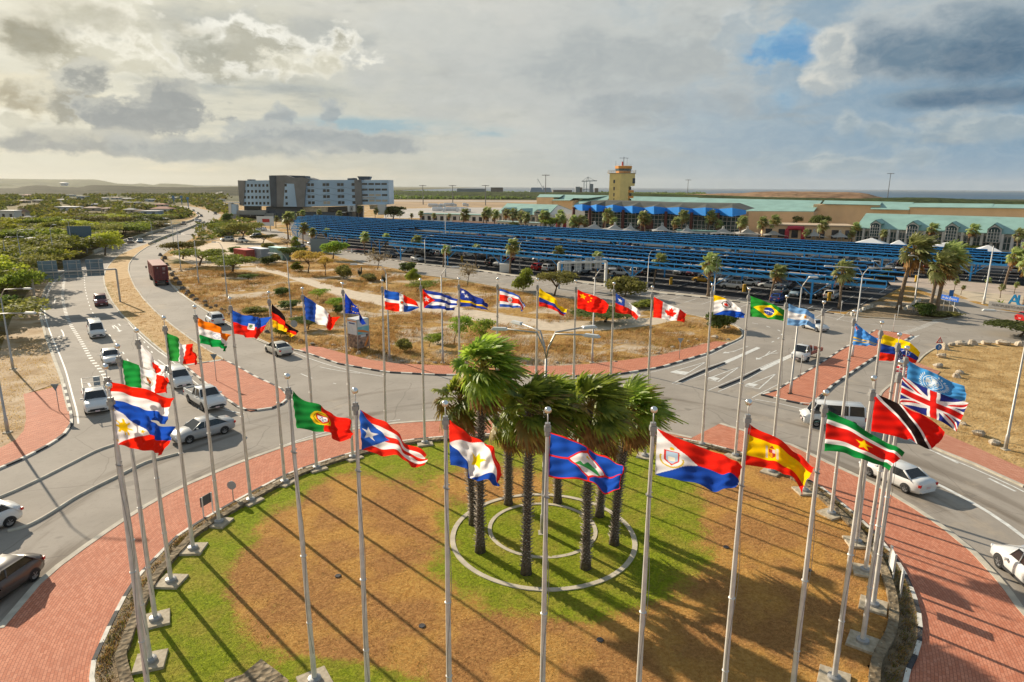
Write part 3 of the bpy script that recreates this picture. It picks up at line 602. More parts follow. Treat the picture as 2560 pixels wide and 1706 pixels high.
# airport exit: arrows, gore triangles, guide lines
def tri(px, w=.13):
 for i in range(3): strip(b, [px[i], px[(i + 1) % 3]], w)
def poly(px, z=.018, mi=0): b.prism([p[:2] for p in G(px)], z, z, mi, base=False)
for t in ([(1676, 931), (1712, 938), (1764, 906)], [(1765, 949), (1795, 955), (1848, 918)], [(1862, 966), (1897, 973), (1940, 935)]): tri(t, .12)
poly([(1676, 931), (1712, 938), (1724, 931), (1690, 927)], .020); poly([(1770, 945), (1788, 953), (1800, 947), (1782, 942)], .020); poly([(1862, 962), (1884, 968), (1896, 962), (1874, 958)], .020)
poly([(1808, 906), (1818, 909), (1890, 876), (1900, 870), (1892, 868)], .019); poly([(1896, 924), (1908, 926), (1985, 890), (1980, 885)], .019)
strip(b, [(1680, 960), (1760, 922), (1808, 905), (1895, 869)], .1); strip(b, [(1690, 962), (1770, 932), (1812, 910), (1900, 871)], .1)
strip(b, [(1770, 977), (1860, 938), (1895, 922), (1978, 886)], .1); strip(b, [(1795, 980), (1870, 948), (1905, 928), (1985, 890)], .1)
strip(b, [(1888, 999), (1950, 1010), (2010, 1024)], .12); strip(b, [(1880, 995), (1905, 982), (1945, 962)], .1)
# arrows
def arrow(tip, tail, w=.14, head=.9, bend=None):
 T, A = gp(*tip), gp(*tail); d = (T - A).normalized(); n = Vector((-d.y, d.x, 0))
 strip(b, [A, T - d * head], w, world=True, z=.019); b.add([tuple((T + q)[:2]) + (.0195,) for q in (Vector(), -d * head + n * .38, -d * head - n * .38)], [(0, 1, 2)])
arrow((1806, 884), (1840, 878)); strip(b, [(1832, 880), (1870, 866)], .13)
arrow((1890, 900), (1915, 889)); strip(b, [(1914, 890), (1926, 884), (1941, 877)], .14); strip(b, [(1926, 885), (1945, 883)], .14); strip(b, [(1914, 889), (1909, 882), (1925, 879)], .14)
arrow((143, 844), (160, 840), head=.8); strip(b, [(160, 842), (158, 833), (153, 825)], .15)
arrow((300, 830), (292, 818), head=.8); strip(b, [(292, 819), (283, 812), (296, 810), (301, 815)], .15); strip(b, [(286, 822), (281, 815)], .15)
strip(b, [(135, 758), (138, 750), (137, 745)], .15); strip(b, [(126, 757), (137, 757)], .15)
strip(b, [(1880, 808), (1903, 812), (1925, 819), (1950, 828), (1955, 836), (1945, 847), (1925, 859)], .18, dash=(.9, 1.7))
strip(b, [(2260, 832), (2295, 822), (2320, 812), (2345, 803)], .9, dash=(.22, .5))
strip(b, [(2060, 790), (2130, 806), (2190, 812), (2300, 818)], .1)
strip(b, [(1700, 776), (1740, 785)], .13, dash=(1.6, 2)); strip(b, [(1430, 735), (1560, 752), (1700, 772), (1850, 790)], .12, dash=(2.5, 4)); strip(b, [(1060, 676), (1200, 697), (1380, 722), (1640, 758), (1900, 792), (2040, 806)], .1, dash=(3, 5))
strip(b, [(2205, 1070), (2260, 1094), (2330, 1128), (2420, 1166), (2560, 1230), (2700, 1310)], .13); strip(b, [(2340, 1132), (2560, 1240)], .2, dash=(2, 2.5), z=.0205)
strip(b, [(2210, 1150), (2300, 1190), (2400, 1240), (2500, 1300), (2620, 1390)], .28)
poly([(2260, 855), (2283, 842), (2300, 838), (2276, 853)], .018)
structure(b, 'road_markings', M_LINE)
# low concrete lane dividers in the ring road
for i, p in enumerate(([(-120, 1285), (0, 1245), (90, 1205), (180, 1160), (240, 1130), (290, 1112)], [(20, 1330), (66, 1318), (120, 1290), (200, 1240), (300, 1190), (360, 1160), (400, 1148), (450, 1135)])):
 b = MB(); P = spline(G(p), 5); b.tube([Vector((q.x, q.y, .03)) for q in P], .12, 6); structure(b, 'lane_divider', M_KC, smooth=True)
for p in ([(1698, 956), (1760, 928), (1812, 909)], [(1798, 971), (1850, 950), (1899, 925)]):
 b = MB(); P = G(p); b.tube([Vector((q.x, q.y, .06)) for q in P], .10, 6); structure(b, 'lane_divider', M_KB)
# parking bays
b = MB(); ua = R(-38); U = Vector((math.cos(ua), math.sin(ua))); Wd = Vector((-U.y, U.x))
for w0 in (108, 114, 125, 131, 142, 148, 166, 177, 183, 194, 200):
 p0 = Wd * w0
 for k in range(-100 if w0 > 116 else -60, 12 if w0 > 155 else 0, 1):
  pass
 u0, u1 = (-120, -18) if w0 < 155 else (-190, 30)
 a, c = p0 + U * u0, p0 + U * u1; strip(b, [Vector((a.x, a.y, 0)), Vector((c.x, c.y, 0))], .12, world=True, z=.012)
 for u in range(int(u0), int(u1), 3):
  a = p0 + U * u - Wd * 2.4; c = p0 + U * u + Wd * 2.4; strip(b, [Vector((a.x, a.y, 0)), Vector((c.x, c.y, 0))], .1, world=True, z=.0125)
structure(b, 'parking_bay_lines', M_LINE)
# right hand field and the two sides
def field(name, px, m, z=.05): b = MB(); b.prism([gp(*p)[:2] for p in px], .005, z); return structure(b, name, m)
M_GOLD = mat('dry_field', (.34, .20, .06), .95, color2=(.56, .38, .16), scale=.5, bump=.9, bscale=4)
field('dry_field', [(2293, 906), (2312, 887), (2350, 867), (2420, 859), (2560, 859), (2800, 861), (2900, 1250), (2760, 1275), (2560, 1177), (2440, 1123), (2330, 1076), (2296, 1031), (2290, 990), (2310, 960), (2340, 942), (2350, 932), (2315, 918)], M_GOLD, .06)
field('roadside_dirt', [(102, 780), (105, 800), (117, 841), (142, 909), (158, 955), (59, 987), (64, 1020), (66, 1050), (60, 1080), (40, 1103), (0, 1124), (-300, 1200), (-300, 1000), (0, 880), (20, 820), (40, 770), (80, 720), (120, 680), (155, 672), (113, 723), (103, 755)], mat('dirt_verge', (.33, .20, .08), .95, color2=(.54, .41, .27), scale=.35, bump=.8, bscale=3), .03)
# ================================================================ flag poles and flags
def m_pole():
 m = mat('pole_aluminium', (.70, .68, .65), .5, metal=.15, var=.12, scale=2); return m
M_POLE = m_pole(); M_BALL = mat('ball_chrome', (.85, .83, .80), .18, metal=.9); M_CAP = mat('truck_grey', (.36, .36, .36), .5, metal=.4); M_SLAB = mat('base_concrete', (.52, .45, .34), .9, color2=(.36, .30, .21), scale=5)
M_ROPE = mat('halyard', (.30, .28, .26), .8)
POLES = [("philippine", (272, 965), None), ("dutch", (263, 917), (376, 1654)), ("mexican", (293, 866), (389, 1550)), ("japanese", (341, 827), (428, 1454)), ("italian", (409, 795), (483, 1373)), ("indian", (486, 768), (548, 1307)),
("haitian", (574, 747), (627, 1252)), ("german", (671, 732), (712, 1206)), ("french", (755, 722), (792, 1171)), ("european", (856, 710), (882, 1144)), ("dominican", (955, 703), None), ("cuban", (1051, 700), (1062, 1108)), ("curacao", (1147, 698), None), ("costarican", (1244, 698), None), ("colombian", (1344, 699), None), ("chinese", (1440, 703.5), None), ("chilean", (1535, 709.5), None), ("canadian", (1631, 718.5), None),
("bonaire", (1781, 713), (1755, 1113)), ("brazilian", (1873, 723), (1838, 1140)), ("argentine", (1967, 742), (1928, 1180)), ("bare", (2060, 756), (2011, 1228)), ("aruban", (2137, 779), (2078, 1285)), ("venezuelan", (2205, 807), (2142, 1356)), ("american", (2249, 837), (2163, 1428)), ("un", (2268, 870.5), (2183, 1514)), ("british", (2252, 906), (2156, 1606)), ("trinidadian", (2185, 946), (2085, 1698)), ("surinamese", (2065, 982.6), None), ("spanish", (1872, 1006), None), ("stmaarten", (1635, 1025), None), ("statia", (1370, 1026), None), ("saba", (1113, 1009.5), None), ("puertorican", (887, 977), None), ("portuguese", (718, 941), (787, 1703))]
PW = {}
for n, t, bpx in POLES:
 if bpx: B = gp(*bpx, LZ + .05)
 else:
  T0 = gp(*t, 12.55); B = Vector((T0.x, T0.y, LZ))
  # poles whose feet are out of view or hidden lean in like their neighbours
  c = (Vector((T0.x, T0.y, 0)) - Vector((ISL.x, ISL.y, 0))).normalized(); B += Vector((c.x, c.y, 0)) * (.35 if T0.y > 32 else .1)
  B.z = LZ
 d = px_dir(*t).normalized(); o = Vector((0, 0, CH))
 # point of the sight line closest to the vertical through the foot
 k = ((B.x - o.x) * d.x + (B.y - o.y) * d.y) / (d.x ** 2 + d.y ** 2); T = o + d * k
 if not bpx: T = gp(*t, 12.55)
 PW[n] = (B, T)
LAB = dict(philippine='flagpole leftmost in the photo, carrying the blue over red flag with the white sun triangle', dutch='flagpole carrying the red, white and blue striped flag behind the sun flag', mexican='flagpole carrying the green, white and red flag with the eagle emblem', japanese='flagpole with the white flag with a red disc, half hidden behind the eagle flag', italian='flagpole carrying the plain green, white and red upright banded flag',
indian='flagpole carrying the orange, white and green flag with the small wheel', haitian='flagpole carrying the blue over red flag with the small white panel', german='flagpole carrying the black, red and gold flag', french='flagpole carrying the blue, white and red upright banded flag', european='flagpole with the folded dark blue flag edged with yellow stars', dominican='flagpole carrying the flag quartered blue and red by a white cross', cuban='flagpole with the blue and white striped flag with the red triangle', curacao='flagpole with the blue flag with two white stars and a yellow stripe',
costarican='flagpole with the blue, white and red striped flag with the oval seal', colombian='flagpole with the plain yellow, blue and red striped flag, left of the red starred flag', chinese='flagpole carrying the red flag with yellow stars', chilean='flagpole carrying the white over red flag with one star on a blue square', canadian='flagpole carrying the red and white maple leaf flag', bonaire='flagpole carrying the white flag with yellow corner, blue corner and compass', brazilian='flagpole carrying the green flag with the yellow diamond and blue globe', argentine='flagpole carrying the pale blue and white flag with the sun',
bare='flagpole without any flag, right of the pale blue and white sun flag', aruban='flagpole with the light blue flag with two thin yellow stripes', venezuelan='flagpole with the wide yellow, blue and red flag at the right end of the ring', american='flagpole carrying the stars and stripes, hanging almost limp', un='flagpole carrying the light blue flag with the white world emblem', british='flagpole carrying the blue, white and red crossed flag', trinidadian='flagpole carrying the red flag with the black and white diagonal band', surinamese='flagpole carrying the green, white and red striped flag with the big yellow star',
spanish='flagpole carrying the red, yellow and red flag with coat of arms', stmaarten='flagpole carrying the red over blue flag with white triangle and crest', statia='flagpole carrying the blue flag with white diamond and green hill, in front of the palms', saba='flagpole carrying the red, white and blue flag with the single yellow star', puertorican='flagpole carrying the red and white striped flag with a star on a blue triangle', portuguese='flagpole carrying the green and red flag with the round shield')
def lerp(a, c, t): return a + (c - a) * t
for n, _, _ in POLES:
 B, T = PW[n]; H = (T - B).length; ax = (T - B).normalized()
 root = empty('flagpole', B, 0, LAB[n], 'flagpole', 'flagpoles standing round the edge of the roundabout lawn')
 L_ = lambda s: ax * s
 mb = MB(); N_ = 14; top = H - .42
 mb.tube([L_(top * i / N_) for i in range(N_ + 1)], [lerp(.102, .052, (i / N_) ** 1.2) for i in range(N_ + 1)], 14, cap=False); mb.tube([L_(top), L_(H - .12)], .018, 6)
 for s in (2.6, 5.4): mb.lathe(L_(s), [(.11, -.02), (.116, 0), (.11, .02)], 14)
 mb.build('pole', M_POLE, root, smooth=True)
 mb = MB(); mb.ball(L_(H - .0), .11, 14); mb.build('ball_finial', M_BALL, root, smooth=True)
 mb = MB(); mb.box(L_(top - .16), (.20, .17, .15)); mb.box(L_(top - .03), (.15, .14, .1)); mb.lathe(L_(top - .40), [(.07, 0), (.085, .02), (.085, .16), (.06, .17)], 10); mb.build('pole_head', M_CAP, root)
 rz = random.uniform(-.3, .3) + math.atan2(B.y - ISL.y, B.x - ISL.x)
 mb = MB(); mb.box((0, 0, .0), (1.15, 1.15, .12), rz, taper=.97)
 mb.lathe((0, 0, 0), [(.26, .06), (.25, .16), (.18, .19), (.115, .20)], 16, mi=1); mb.build('base_slab', [M_SLAB, M_CAP], root)
 mb = MB(); hs = .55 * H; hp = [L_(s) + Vector((.085 * math.cos(s) + .05, -.09, 0)) for s in np.linspace(1.3, top - .3, 14)]; mb.tube(hp, .010, 4)
 mb.tube([L_(top - 2.25) + Vector((.09 * math.cos(a), .09 * math.sin(a), -.14 * a / 6)) for a in np.linspace(0, 8, 14)], .022, 5); mb.build('halyard', M_ROPE, root)
# ---- flag designs: colour of the cloth at (u from the hoist, v from the top), r = width / height
def hexc(s): return np.array([((int(s[i:i + 2], 16) / 255 + .055) / 1.055) ** 2.4 for i in (0, 2, 4)])
RED, WHI, BLU, GRN, YEL, BLK, ORA = (hexc(x) for x in ('e8240e', 'eceaec', '1c4cb4', '0f7a38', 'f4c808', '1c1416', 'f07810'))
def hst(u, v, cols, cuts):
 o = np.zeros(u.shape + (3,)); c0 = 0
 for c, k in zip(cols, cuts): o[(v >= c0) & (v <= k + 1e-6)] = c; c0 = k
 return o
def vst(u, v, cols, cuts): return hst(v, u, cols, cuts)
def star(o, u, v, cx, cy, r, col, ar, n=5, inner=.40, rot=0):
 x = (u - cx) * ar; y = v - cy; d = np.hypot(x, y); a = np.arctan2(x, -y) + rot
 k = np.abs(((a + np.pi / n) % (2 * np.pi / n)) - np.pi / n); ro = r; ri = r * inner
 ax, ay = ro, 0; bx, by = ri * np.cos(np.pi / n), ri * np.sin(np.pi / n)
 px, py = d * np.cos(k), d * np.sin(k)
 m = ((bx - ax) * (py - ay) - (by - ay) * (px - ax)) > 0
 o[m & (d < r)] = col
def disc(o, u, v, cx, cy, r, col, ar, ry=None, ring=None):
 d = np.hypot((u - cx) * ar / r, (v - cy) / (ry or r)); m = d < 1
 if ring: m &= d > ring
 o[m] = col
def pgon(o, u, v, pts, col):
 m = np.zeros(u.shape, bool); n = len(pts)
 for i in range(n):
  a, c = pts[i], pts[(i + 1) % n]; cond = (a[1] > v) != (c[1] > v)
  m ^= cond & (u < (c[0] - a[0]) * (v - a[1]) / ((c[1] - a[1]) or 1e-9) + a[0])
 o[m] = col
def line(o, u, v, a, c, w, col, ar):
 ax, ay, cx, cy = a[0] * ar, a[1], c[0] * ar, c[1]; x = u * ar; dx, dy = cx - ax, cy - ay; L = math.hypot(dx, dy)
 t = np.clip(((x - ax) * dx + (v - ay) * dy) / L ** 2, 0, 1); o[np.hypot(x - ax - t * dx, v - ay - t * dy) < w / 2] = col
A = 1.6
def d_philippine(u, v):
 o = hst(u, v, [BLU, RED], [.5, 1]); pgon(o, u, v, [(0, -.01), (.54, .5), (0, 1.01)], WHI)
 for k in range(8):
  a = k * math.pi / 4; line(o, u, v, (.19, .5), (.19 + .19 * math.cos(a) / A, .5 + .19 * math.sin(a)), .045, YEL, A)
 disc(o, u, v, .19, .5, .115, YEL, A)
 for p in ((.05, .12), (.05, .88), (.42, .5)): star(o, u, v, *p, .06, YEL, A)
 o[u < .04] = WHI * .8; return o
def d_dutch(u, v): return hst(u, v, [RED, WHI, BLU], [.33, .67, 1])
def d_mexican(u, v):
 o = vst(u, v, [hexc('1e8a3c'), WHI, RED], [.33, .66, 1]); BR = hexc('9a5a28')
 disc(o, u, v, .5, .52, .20, hexc('b8c0a0'), A, ring=.86); pgon(o, u, v, [(.46, .33), (.52, .36), (.55, .5), (.54, .64), (.49, .6), (.47, .47)], BR); disc(o, u, v, .52, .5, .09, hexc('c46a2c'), A); line(o, u, v, (.44, .66), (.57, .66), .03, GRN, A); return o
def d_japanese(u, v): o = hst(u, v, [WHI], [1]); disc(o, u, v, .5, .5, .3, RED, A); return o
def d_italian(u, v): return vst(u, v, [hexc('2a8a3a'), WHI, RED], [.34, .66, 1])
def d_indian(u, v):
 o = hst(u, v, [hexc('f07c14'), WHI, hexc('108a40')], [.34, .66, 1]); disc(o, u, v, .5, .5, .13, hexc('8c9ac8'), A, ring=.82)
 for k in range(8): a = k * math.pi / 8; line(o, u, v, (.5 - .12 * math.cos(a) / A, .5 - .12 * math.sin(a)), (.5 + .12 * math.cos(a) / A, .5 + .12 * math.sin(a)), .012, hexc('a0acd0'), A)
 return o
def d_haitian(u, v):
 o = hst(u, v, [hexc('2454b8'), hexc('d82418')], [.5, 1]); pgon(o, u, v, [(.42, .36), (.58, .36), (.58, .64), (.42, .64)], WHI); disc(o, u, v, .5, .47, .07, hexc('6a8a60'), A); line(o, u, v, (.45, .56), (.55, .56), .04, hexc('8a6a50'), A); return o
def d_german(u, v): return hst(u, v, [BLK, hexc('e02818'), hexc('f4c018')], [.33, .67, 1])
def d_french(u, v): return vst(u, v, [hexc('2448a0'), WHI, RED], [.33, .66, 1])
def d_european(u, v):
 o = hst(u, v, [hexc('1838a0')], [1])
 for k in range(12): a = k * math.pi / 6; star(o, u, v, .5 + .32 * math.cos(a) / A, .5 + .32 * math.sin(a), .07, YEL, A)
 return o
def d_dominican(u, v):
 o = np.zeros(u.shape + (3,)); B_ = hexc('2458b8'); o[:] = WHI; o[(v < .42) & (u < .43)] = B_; o[(v > .58) & (u > .57)] = B_; o[(v < .42) & (u > .57)] = RED; o[(v > .58) & (u < .43)] = RED
 disc(o, u, v, .5, .5, .085, hexc('4a7a50'), A); disc(o, u, v, .5, .5, .05, RED, A); line(o, u, v, (.46, .6), (.54, .6), .03, RED, A); return o
def d_cuban(u, v):
 B_ = hexc('28409c'); o = hst(u, v, [B_, WHI, B_, WHI, B_], [.2, .4, .6, .8, 1]); pgon(o, u, v, [(0, -.01), (.36, .5), (0, 1.01)], RED); star(o, u, v, .13, .5, .17, WHI, A); return o
def d_curacao(u, v):
 B_ = hexc('2a3f98'); o = hst(u, v, [B_, YEL, B_], [.62, .76, 1]); star(o, u, v, .10, .17, .10, WHI, A); star(o, u, v, .2, .34, .14, WHI, A); return o
def d_costarican(u, v):
 B_ = hexc('3a5cb0'); o = hst(u, v, [B_, WHI, hexc('e83020'), WHI, B_], [.15, .32, .68, .84, 1]); disc(o, u, v, .34, .5, .12, WHI, A, ry=.17); disc(o, u, v, .34, .5, .09, hexc('8ca0b4'), A, ry=.13); disc(o, u, v, .34, .53, .05, hexc('c8a040'), A); return o
def d_colombian(u, v): return hst(u, v, [hexc('f6cc10'), hexc('283f9c'), hexc('e02c20')], [.5, .75, 1])
def d_chinese(u, v):
 o = hst(u, v, [hexc('e82014')], [1]); star(o, u, v, .16, .25, .16, YEL, A)
 for p in ((.33, .09), (.40, .20), (.40, .36), (.33, .46)): star(o, u, v, *p, .055, YEL, A)
 return o
def d_chilean(u, v): o = hst(u, v, [WHI, hexc('e02c1c')], [.5, 1]); o[(u < .34) & (v < .5)] = hexc('2a4898'); star(o, u, v, .17, .25, .13, WHI, A); return o
def d_canadian(u, v):
 o = vst(u, v, [hexc('e82818'), WHI, hexc('e82818')], [.25, .75, 1])
 half = [(.5, .10), (.535, .24), (.575, .20), (.565, .40), (.61, .33), (.62, .39), (.69, .37), (.67, .46), (.70, .49), (.60, .64), (.61, .70), (.51, .68), (.512, .88)]
 pgon(o, u, v, half + [(1 - x, y) for x, y in half[::-1]], hexc('e82818')); return o
def d_bonaire(u, v):
 o = hst(u, v, [WHI], [1]); pgon(o, u, v, [(-.01, -.01), (.42, -.01), (-.01, .36)], YEL); pgon(o, u, v, [(1.01, .2), (1.01, 1.01), (-.01, 1.01)], hexc('1a4cb4')); disc(o, u, v, .37, .36, .19, BLK, A, ring=.82); star(o, u, v, .37, .36, .13, RED, A, n=6, inner=.5)
 for k in range(4): a = k * math.pi / 2; disc(o, u, v, .37 + .19 * math.cos(a) / A, .36 + .19 * math.sin(a), .03, BLK, A)
 return o
def d_brazilian(u, v):
 o = hst(u, v, [hexc('2a8c34')], [1]); pgon(o, u, v, [(.09, .5), (.5, .08), (.91, .5), (.5, .92)], hexc('f8d418')); disc(o, u, v, .5, .5, .25, hexc('243c94'), A)
 d = np.hypot((u - .47) * A, v - .98); m = (np.hypot((u - .5) * A, v - .5) < .25) & (d > .47) & (d < .52); o[m] = WHI
 for p in ((.42, .58), (.48, .62), (.53, .56), (.56, .63), (.45, .68), (.51, .68), (.57, .40)): disc(o, u, v, *p, .014, WHI, A)
 return o
def d_argentine(u, v):
 B_ = hexc('78a8dc'); o = hst(u, v, [B_, WHI, B_], [.33, .67, 1])
 for k in range(16): a = k * math.pi / 8; line(o, u, v, (.52, .5), (.52 + .13 * math.cos(a) / A, .5 + .13 * math.sin(a)), .014, hexc('e8b048'), A)
 disc(o, u, v, .52, .5, .075, hexc('e89818'), A); return o
def d_aruban(u, v):
 B_ = hexc('4e92dc'); o = hst(u, v, [B_, YEL, B_, YEL, B_], [.64, .70, .77, .83, 1]); star(o, u, v, .13, .2, .17, WHI, A, n=4, inner=.34); star(o, u, v, .13, .2, .13, RED, A, n=4, inner=.30); return o
def d_venezuelan(u, v):
 o = hst(u, v, [hexc('f8d410'), hexc('2848a0'), hexc('ec3018')], [.36, .68, 1])
 for k in range(8): a = math.pi * (.12 + .76 * k / 7); star(o, u, v, .62 + .19 * math.cos(a) / A, .62 - .19 * math.sin(a), .035, WHI, A)
 return o
def d_american(u, v):
 o = np.zeros(u.shape + (3,)); k = (v * 13).astype(int) % 2 == 0; o[k] = hexc('c82430'); o[~k] = WHI; o[(u < .42) & (v < 7 / 13)] = hexc('222c6c')
 for r in range(9):
  for c in range(6 if r % 2 == 0 else 5): star(o, u, v, .035 + (c + (.5 if r % 2 else 0)) * .07, .035 + r * .0585, .026, WHI, 1.9)
 return o
def d_un(u, v):
 o = hst(u, v, [hexc('4a98d8')], [1]); W_ = hexc('dce8f0')
 for r in (.30, .22, .14, .07): disc(o, u, v, .5, .48, r, W_, A, ring=1 - .022 / r)
 for k in range(4): a = k * math.pi / 4; line(o, u, v, (.5 - .28 * math.cos(a) / A, .48 - .28 * math.sin(a)), (.5 + .28 * math.cos(a) / A, .48 + .28 * math.sin(a)), .014, W_, A)
 for p in ((.42, .40, .08), (.55, .38, .09), (.60, .52, .06), (.45, .58, .06), (.52, .50, .05)): disc(o, u, v, *p, W_, A)
 for s in (-1, 1):
  for k in range(11): a = math.pi * (.5 + s * (.08 + .07 * k)); line(o, u, v, (.5 + .36 * math.cos(a) / A, .48 + .36 * math.sin(a)), (.5 + .42 * math.cos(a + s * .12) / A, .48 + .42 * math.sin(a + s * .12)), .035, W_, A)
 return o
def d_british(u, v):
 B_ = hexc('28307c'); R_ = hexc('d42420'); o = hst(u, v, [B_], [1]); ar = 1.8
 line(o, u, v, (0, 0), (1, 1), .21, WHI, ar); line(o, u, v, (0, 1), (1, 0), .21, WHI, ar)
 for a, c in (((0, .03), (.5, .53)), ((.5, .47), (1, .97)), ((0, .97), (.5, .47)), ((.5, .53), (1, .03))): line(o, u, v, a, c, .065, R_, ar)
 o[np.abs(v - .5) < .17] = WHI; o[np.abs(u - .5) * ar < .17] = WHI; o[np.abs(v - .5) < .10] = R_; o[np.abs(u - .5) * ar < .10] = R_; return o
def d_trinidadian(u, v):
 o = hst(u, v, [hexc('e01c14')], [1]); pgon(o, u, v, [(-.01, -.01), (.36, -.01), (1.01, 1.01), (.64, 1.01)], WHI); pgon(o, u, v, [(.055, -.01), (.305, -.01), (.945, 1.01), (.695, 1.01)], hexc('241a1a')); return o
def d_surinamese(u, v): o = hst(u, v, [hexc('14803c'), WHI, hexc('d42018'), WHI, hexc('14803c')], [.2, .31, .69, .8, 1]); star(o, u, v, .5, .5, .18, hexc('f8cc10'), A); return o
def d_spanish(u, v):
 o = hst(u, v, [hexc('e02414'), hexc('f8c808'), hexc('e02414')], [.25, .75, 1]); C = hexc('b8402c')
 for c in (.27, .43): pgon(o, u, v, [(c - .014, .36), (c + .014, .36), (c + .014, .68), (c - .014, .68)], hexc('d8c8b8'))
 pgon(o, u, v, [(.30, .40), (.40, .40), (.40, .60), (.35, .68), (.30, .60)], C); pgon(o, u, v, [(.35, .40), (.40, .40), (.40, .52), (.35, .52)], hexc('d8b8c0')); pgon(o, u, v, [(.30, .53), (.35, .53), (.35, .66), (.30, .60)], hexc('e8a020'))
 pgon(o, u, v, [(.31, .38), (.35, .30), (.39, .38)], C); return o
def d_stmaarten(u, v):
 o = hst(u, v, [hexc('e02418'), hexc('1e48a8')], [.5, 1]); pgon(o, u, v, [(-.01, -.01), (.42, .5), (-.01, 1.01)], WHI)
 Y_ = hexc('d8b830'); disc(o, u, v, .17, .56, .19, Y_, A, ring=.84); o[(np.hypot((u - .17) * A, v - .56) < .2) & (v < .5) & (np.abs(u - .17) > .075)] = WHI
 pgon(o, u, v, [(.10, .36), (.24, .36), (.24, .58), (.17, .70), (.10, .58)], hexc('d03828')); pgon(o, u, v, [(.118, .385), (.222, .385), (.222, .57), (.17, .665), (.118, .57)], hexc('a8c0d8')); pgon(o, u, v, [(.14, .5), (.2, .5), (.2, .58), (.14, .58)], hexc('e8e0d0')); disc(o, u, v, .17, .31, .035, hexc('f0c020'), A)
 return o
def d_statia(u, v):
 o = hst(u, v, [hexc('2050b4')], [1]); R_ = hexc('e83020')
 m = (u < .022) | (u > .978) | (v < .035) | (v > .965) | (np.abs(u - .5) < .013) | (np.abs(v - .5) < .024); o[m] = R_
 pgon(o, u, v, [(.24, .5), (.5, .10), (.76, .5), (.5, .90)], R_); pgon(o, u, v, [(.275, .5), (.5, .155), (.725, .5), (.5, .845)], WHI)
 pgon(o, u, v, [(.335, .59), (.40, .50), (.44, .56), (.50, .42), (.55, .42), (.64, .56), (.665, .59), (.5, .845)], hexc('3c9850')); pgon(o, u, v, [(.36, .63), (.64, .63), (.5, .845)], WHI); star(o, u, v, .5, .29, .075, hexc('f4cc10'), A); return o
def d_saba(u, v):
 o = hst(u, v, [hexc('e82c1c'), hexc('2048a4')], [.5, 1]); pgon(o, u, v, [(0, .5), (.5, .0), (1, .5), (.5, 1.0)], WHI); star(o, u, v, .5, .5, .24, hexc('f4d018'), A); return o
def d_puertorican(u, v):
 R_ = hexc('e42c1c'); o = hst(u, v, [R_, WHI, R_, WHI, R_], [.2, .4, .6, .8, 1]); pgon(o, u, v, [(0, -.01), (.44, .5), (0, 1.01)], hexc('2a5ab8')); star(o, u, v, .15, .5, .19, WHI, A); return o
def d_portuguese(u, v):
 o = vst(u, v, [hexc('1c7c38'), hexc('dc2014')], [.4, 1]); disc(o, u, v, .4, .5, .25, hexc('e8c020'), A); disc(o, u, v, .4, .5, .20, hexc('8a7a20'), A, ring=.9)
 pgon(o, u, v, [(.31, .36), (.49, .36), (.49, .56), (.40, .70), (.31, .56)], hexc('d42418')); pgon(o, u, v, [(.335, .40), (.465, .40), (.465, .55), (.40, .64), (.335, .55)], WHI)
 for p in ((.4, .44), (.4, .51), (.4, .58), (.365, .51), (.435, .51)): disc(o, u, v, *p, .022, hexc('2848a0'), A)
 return o
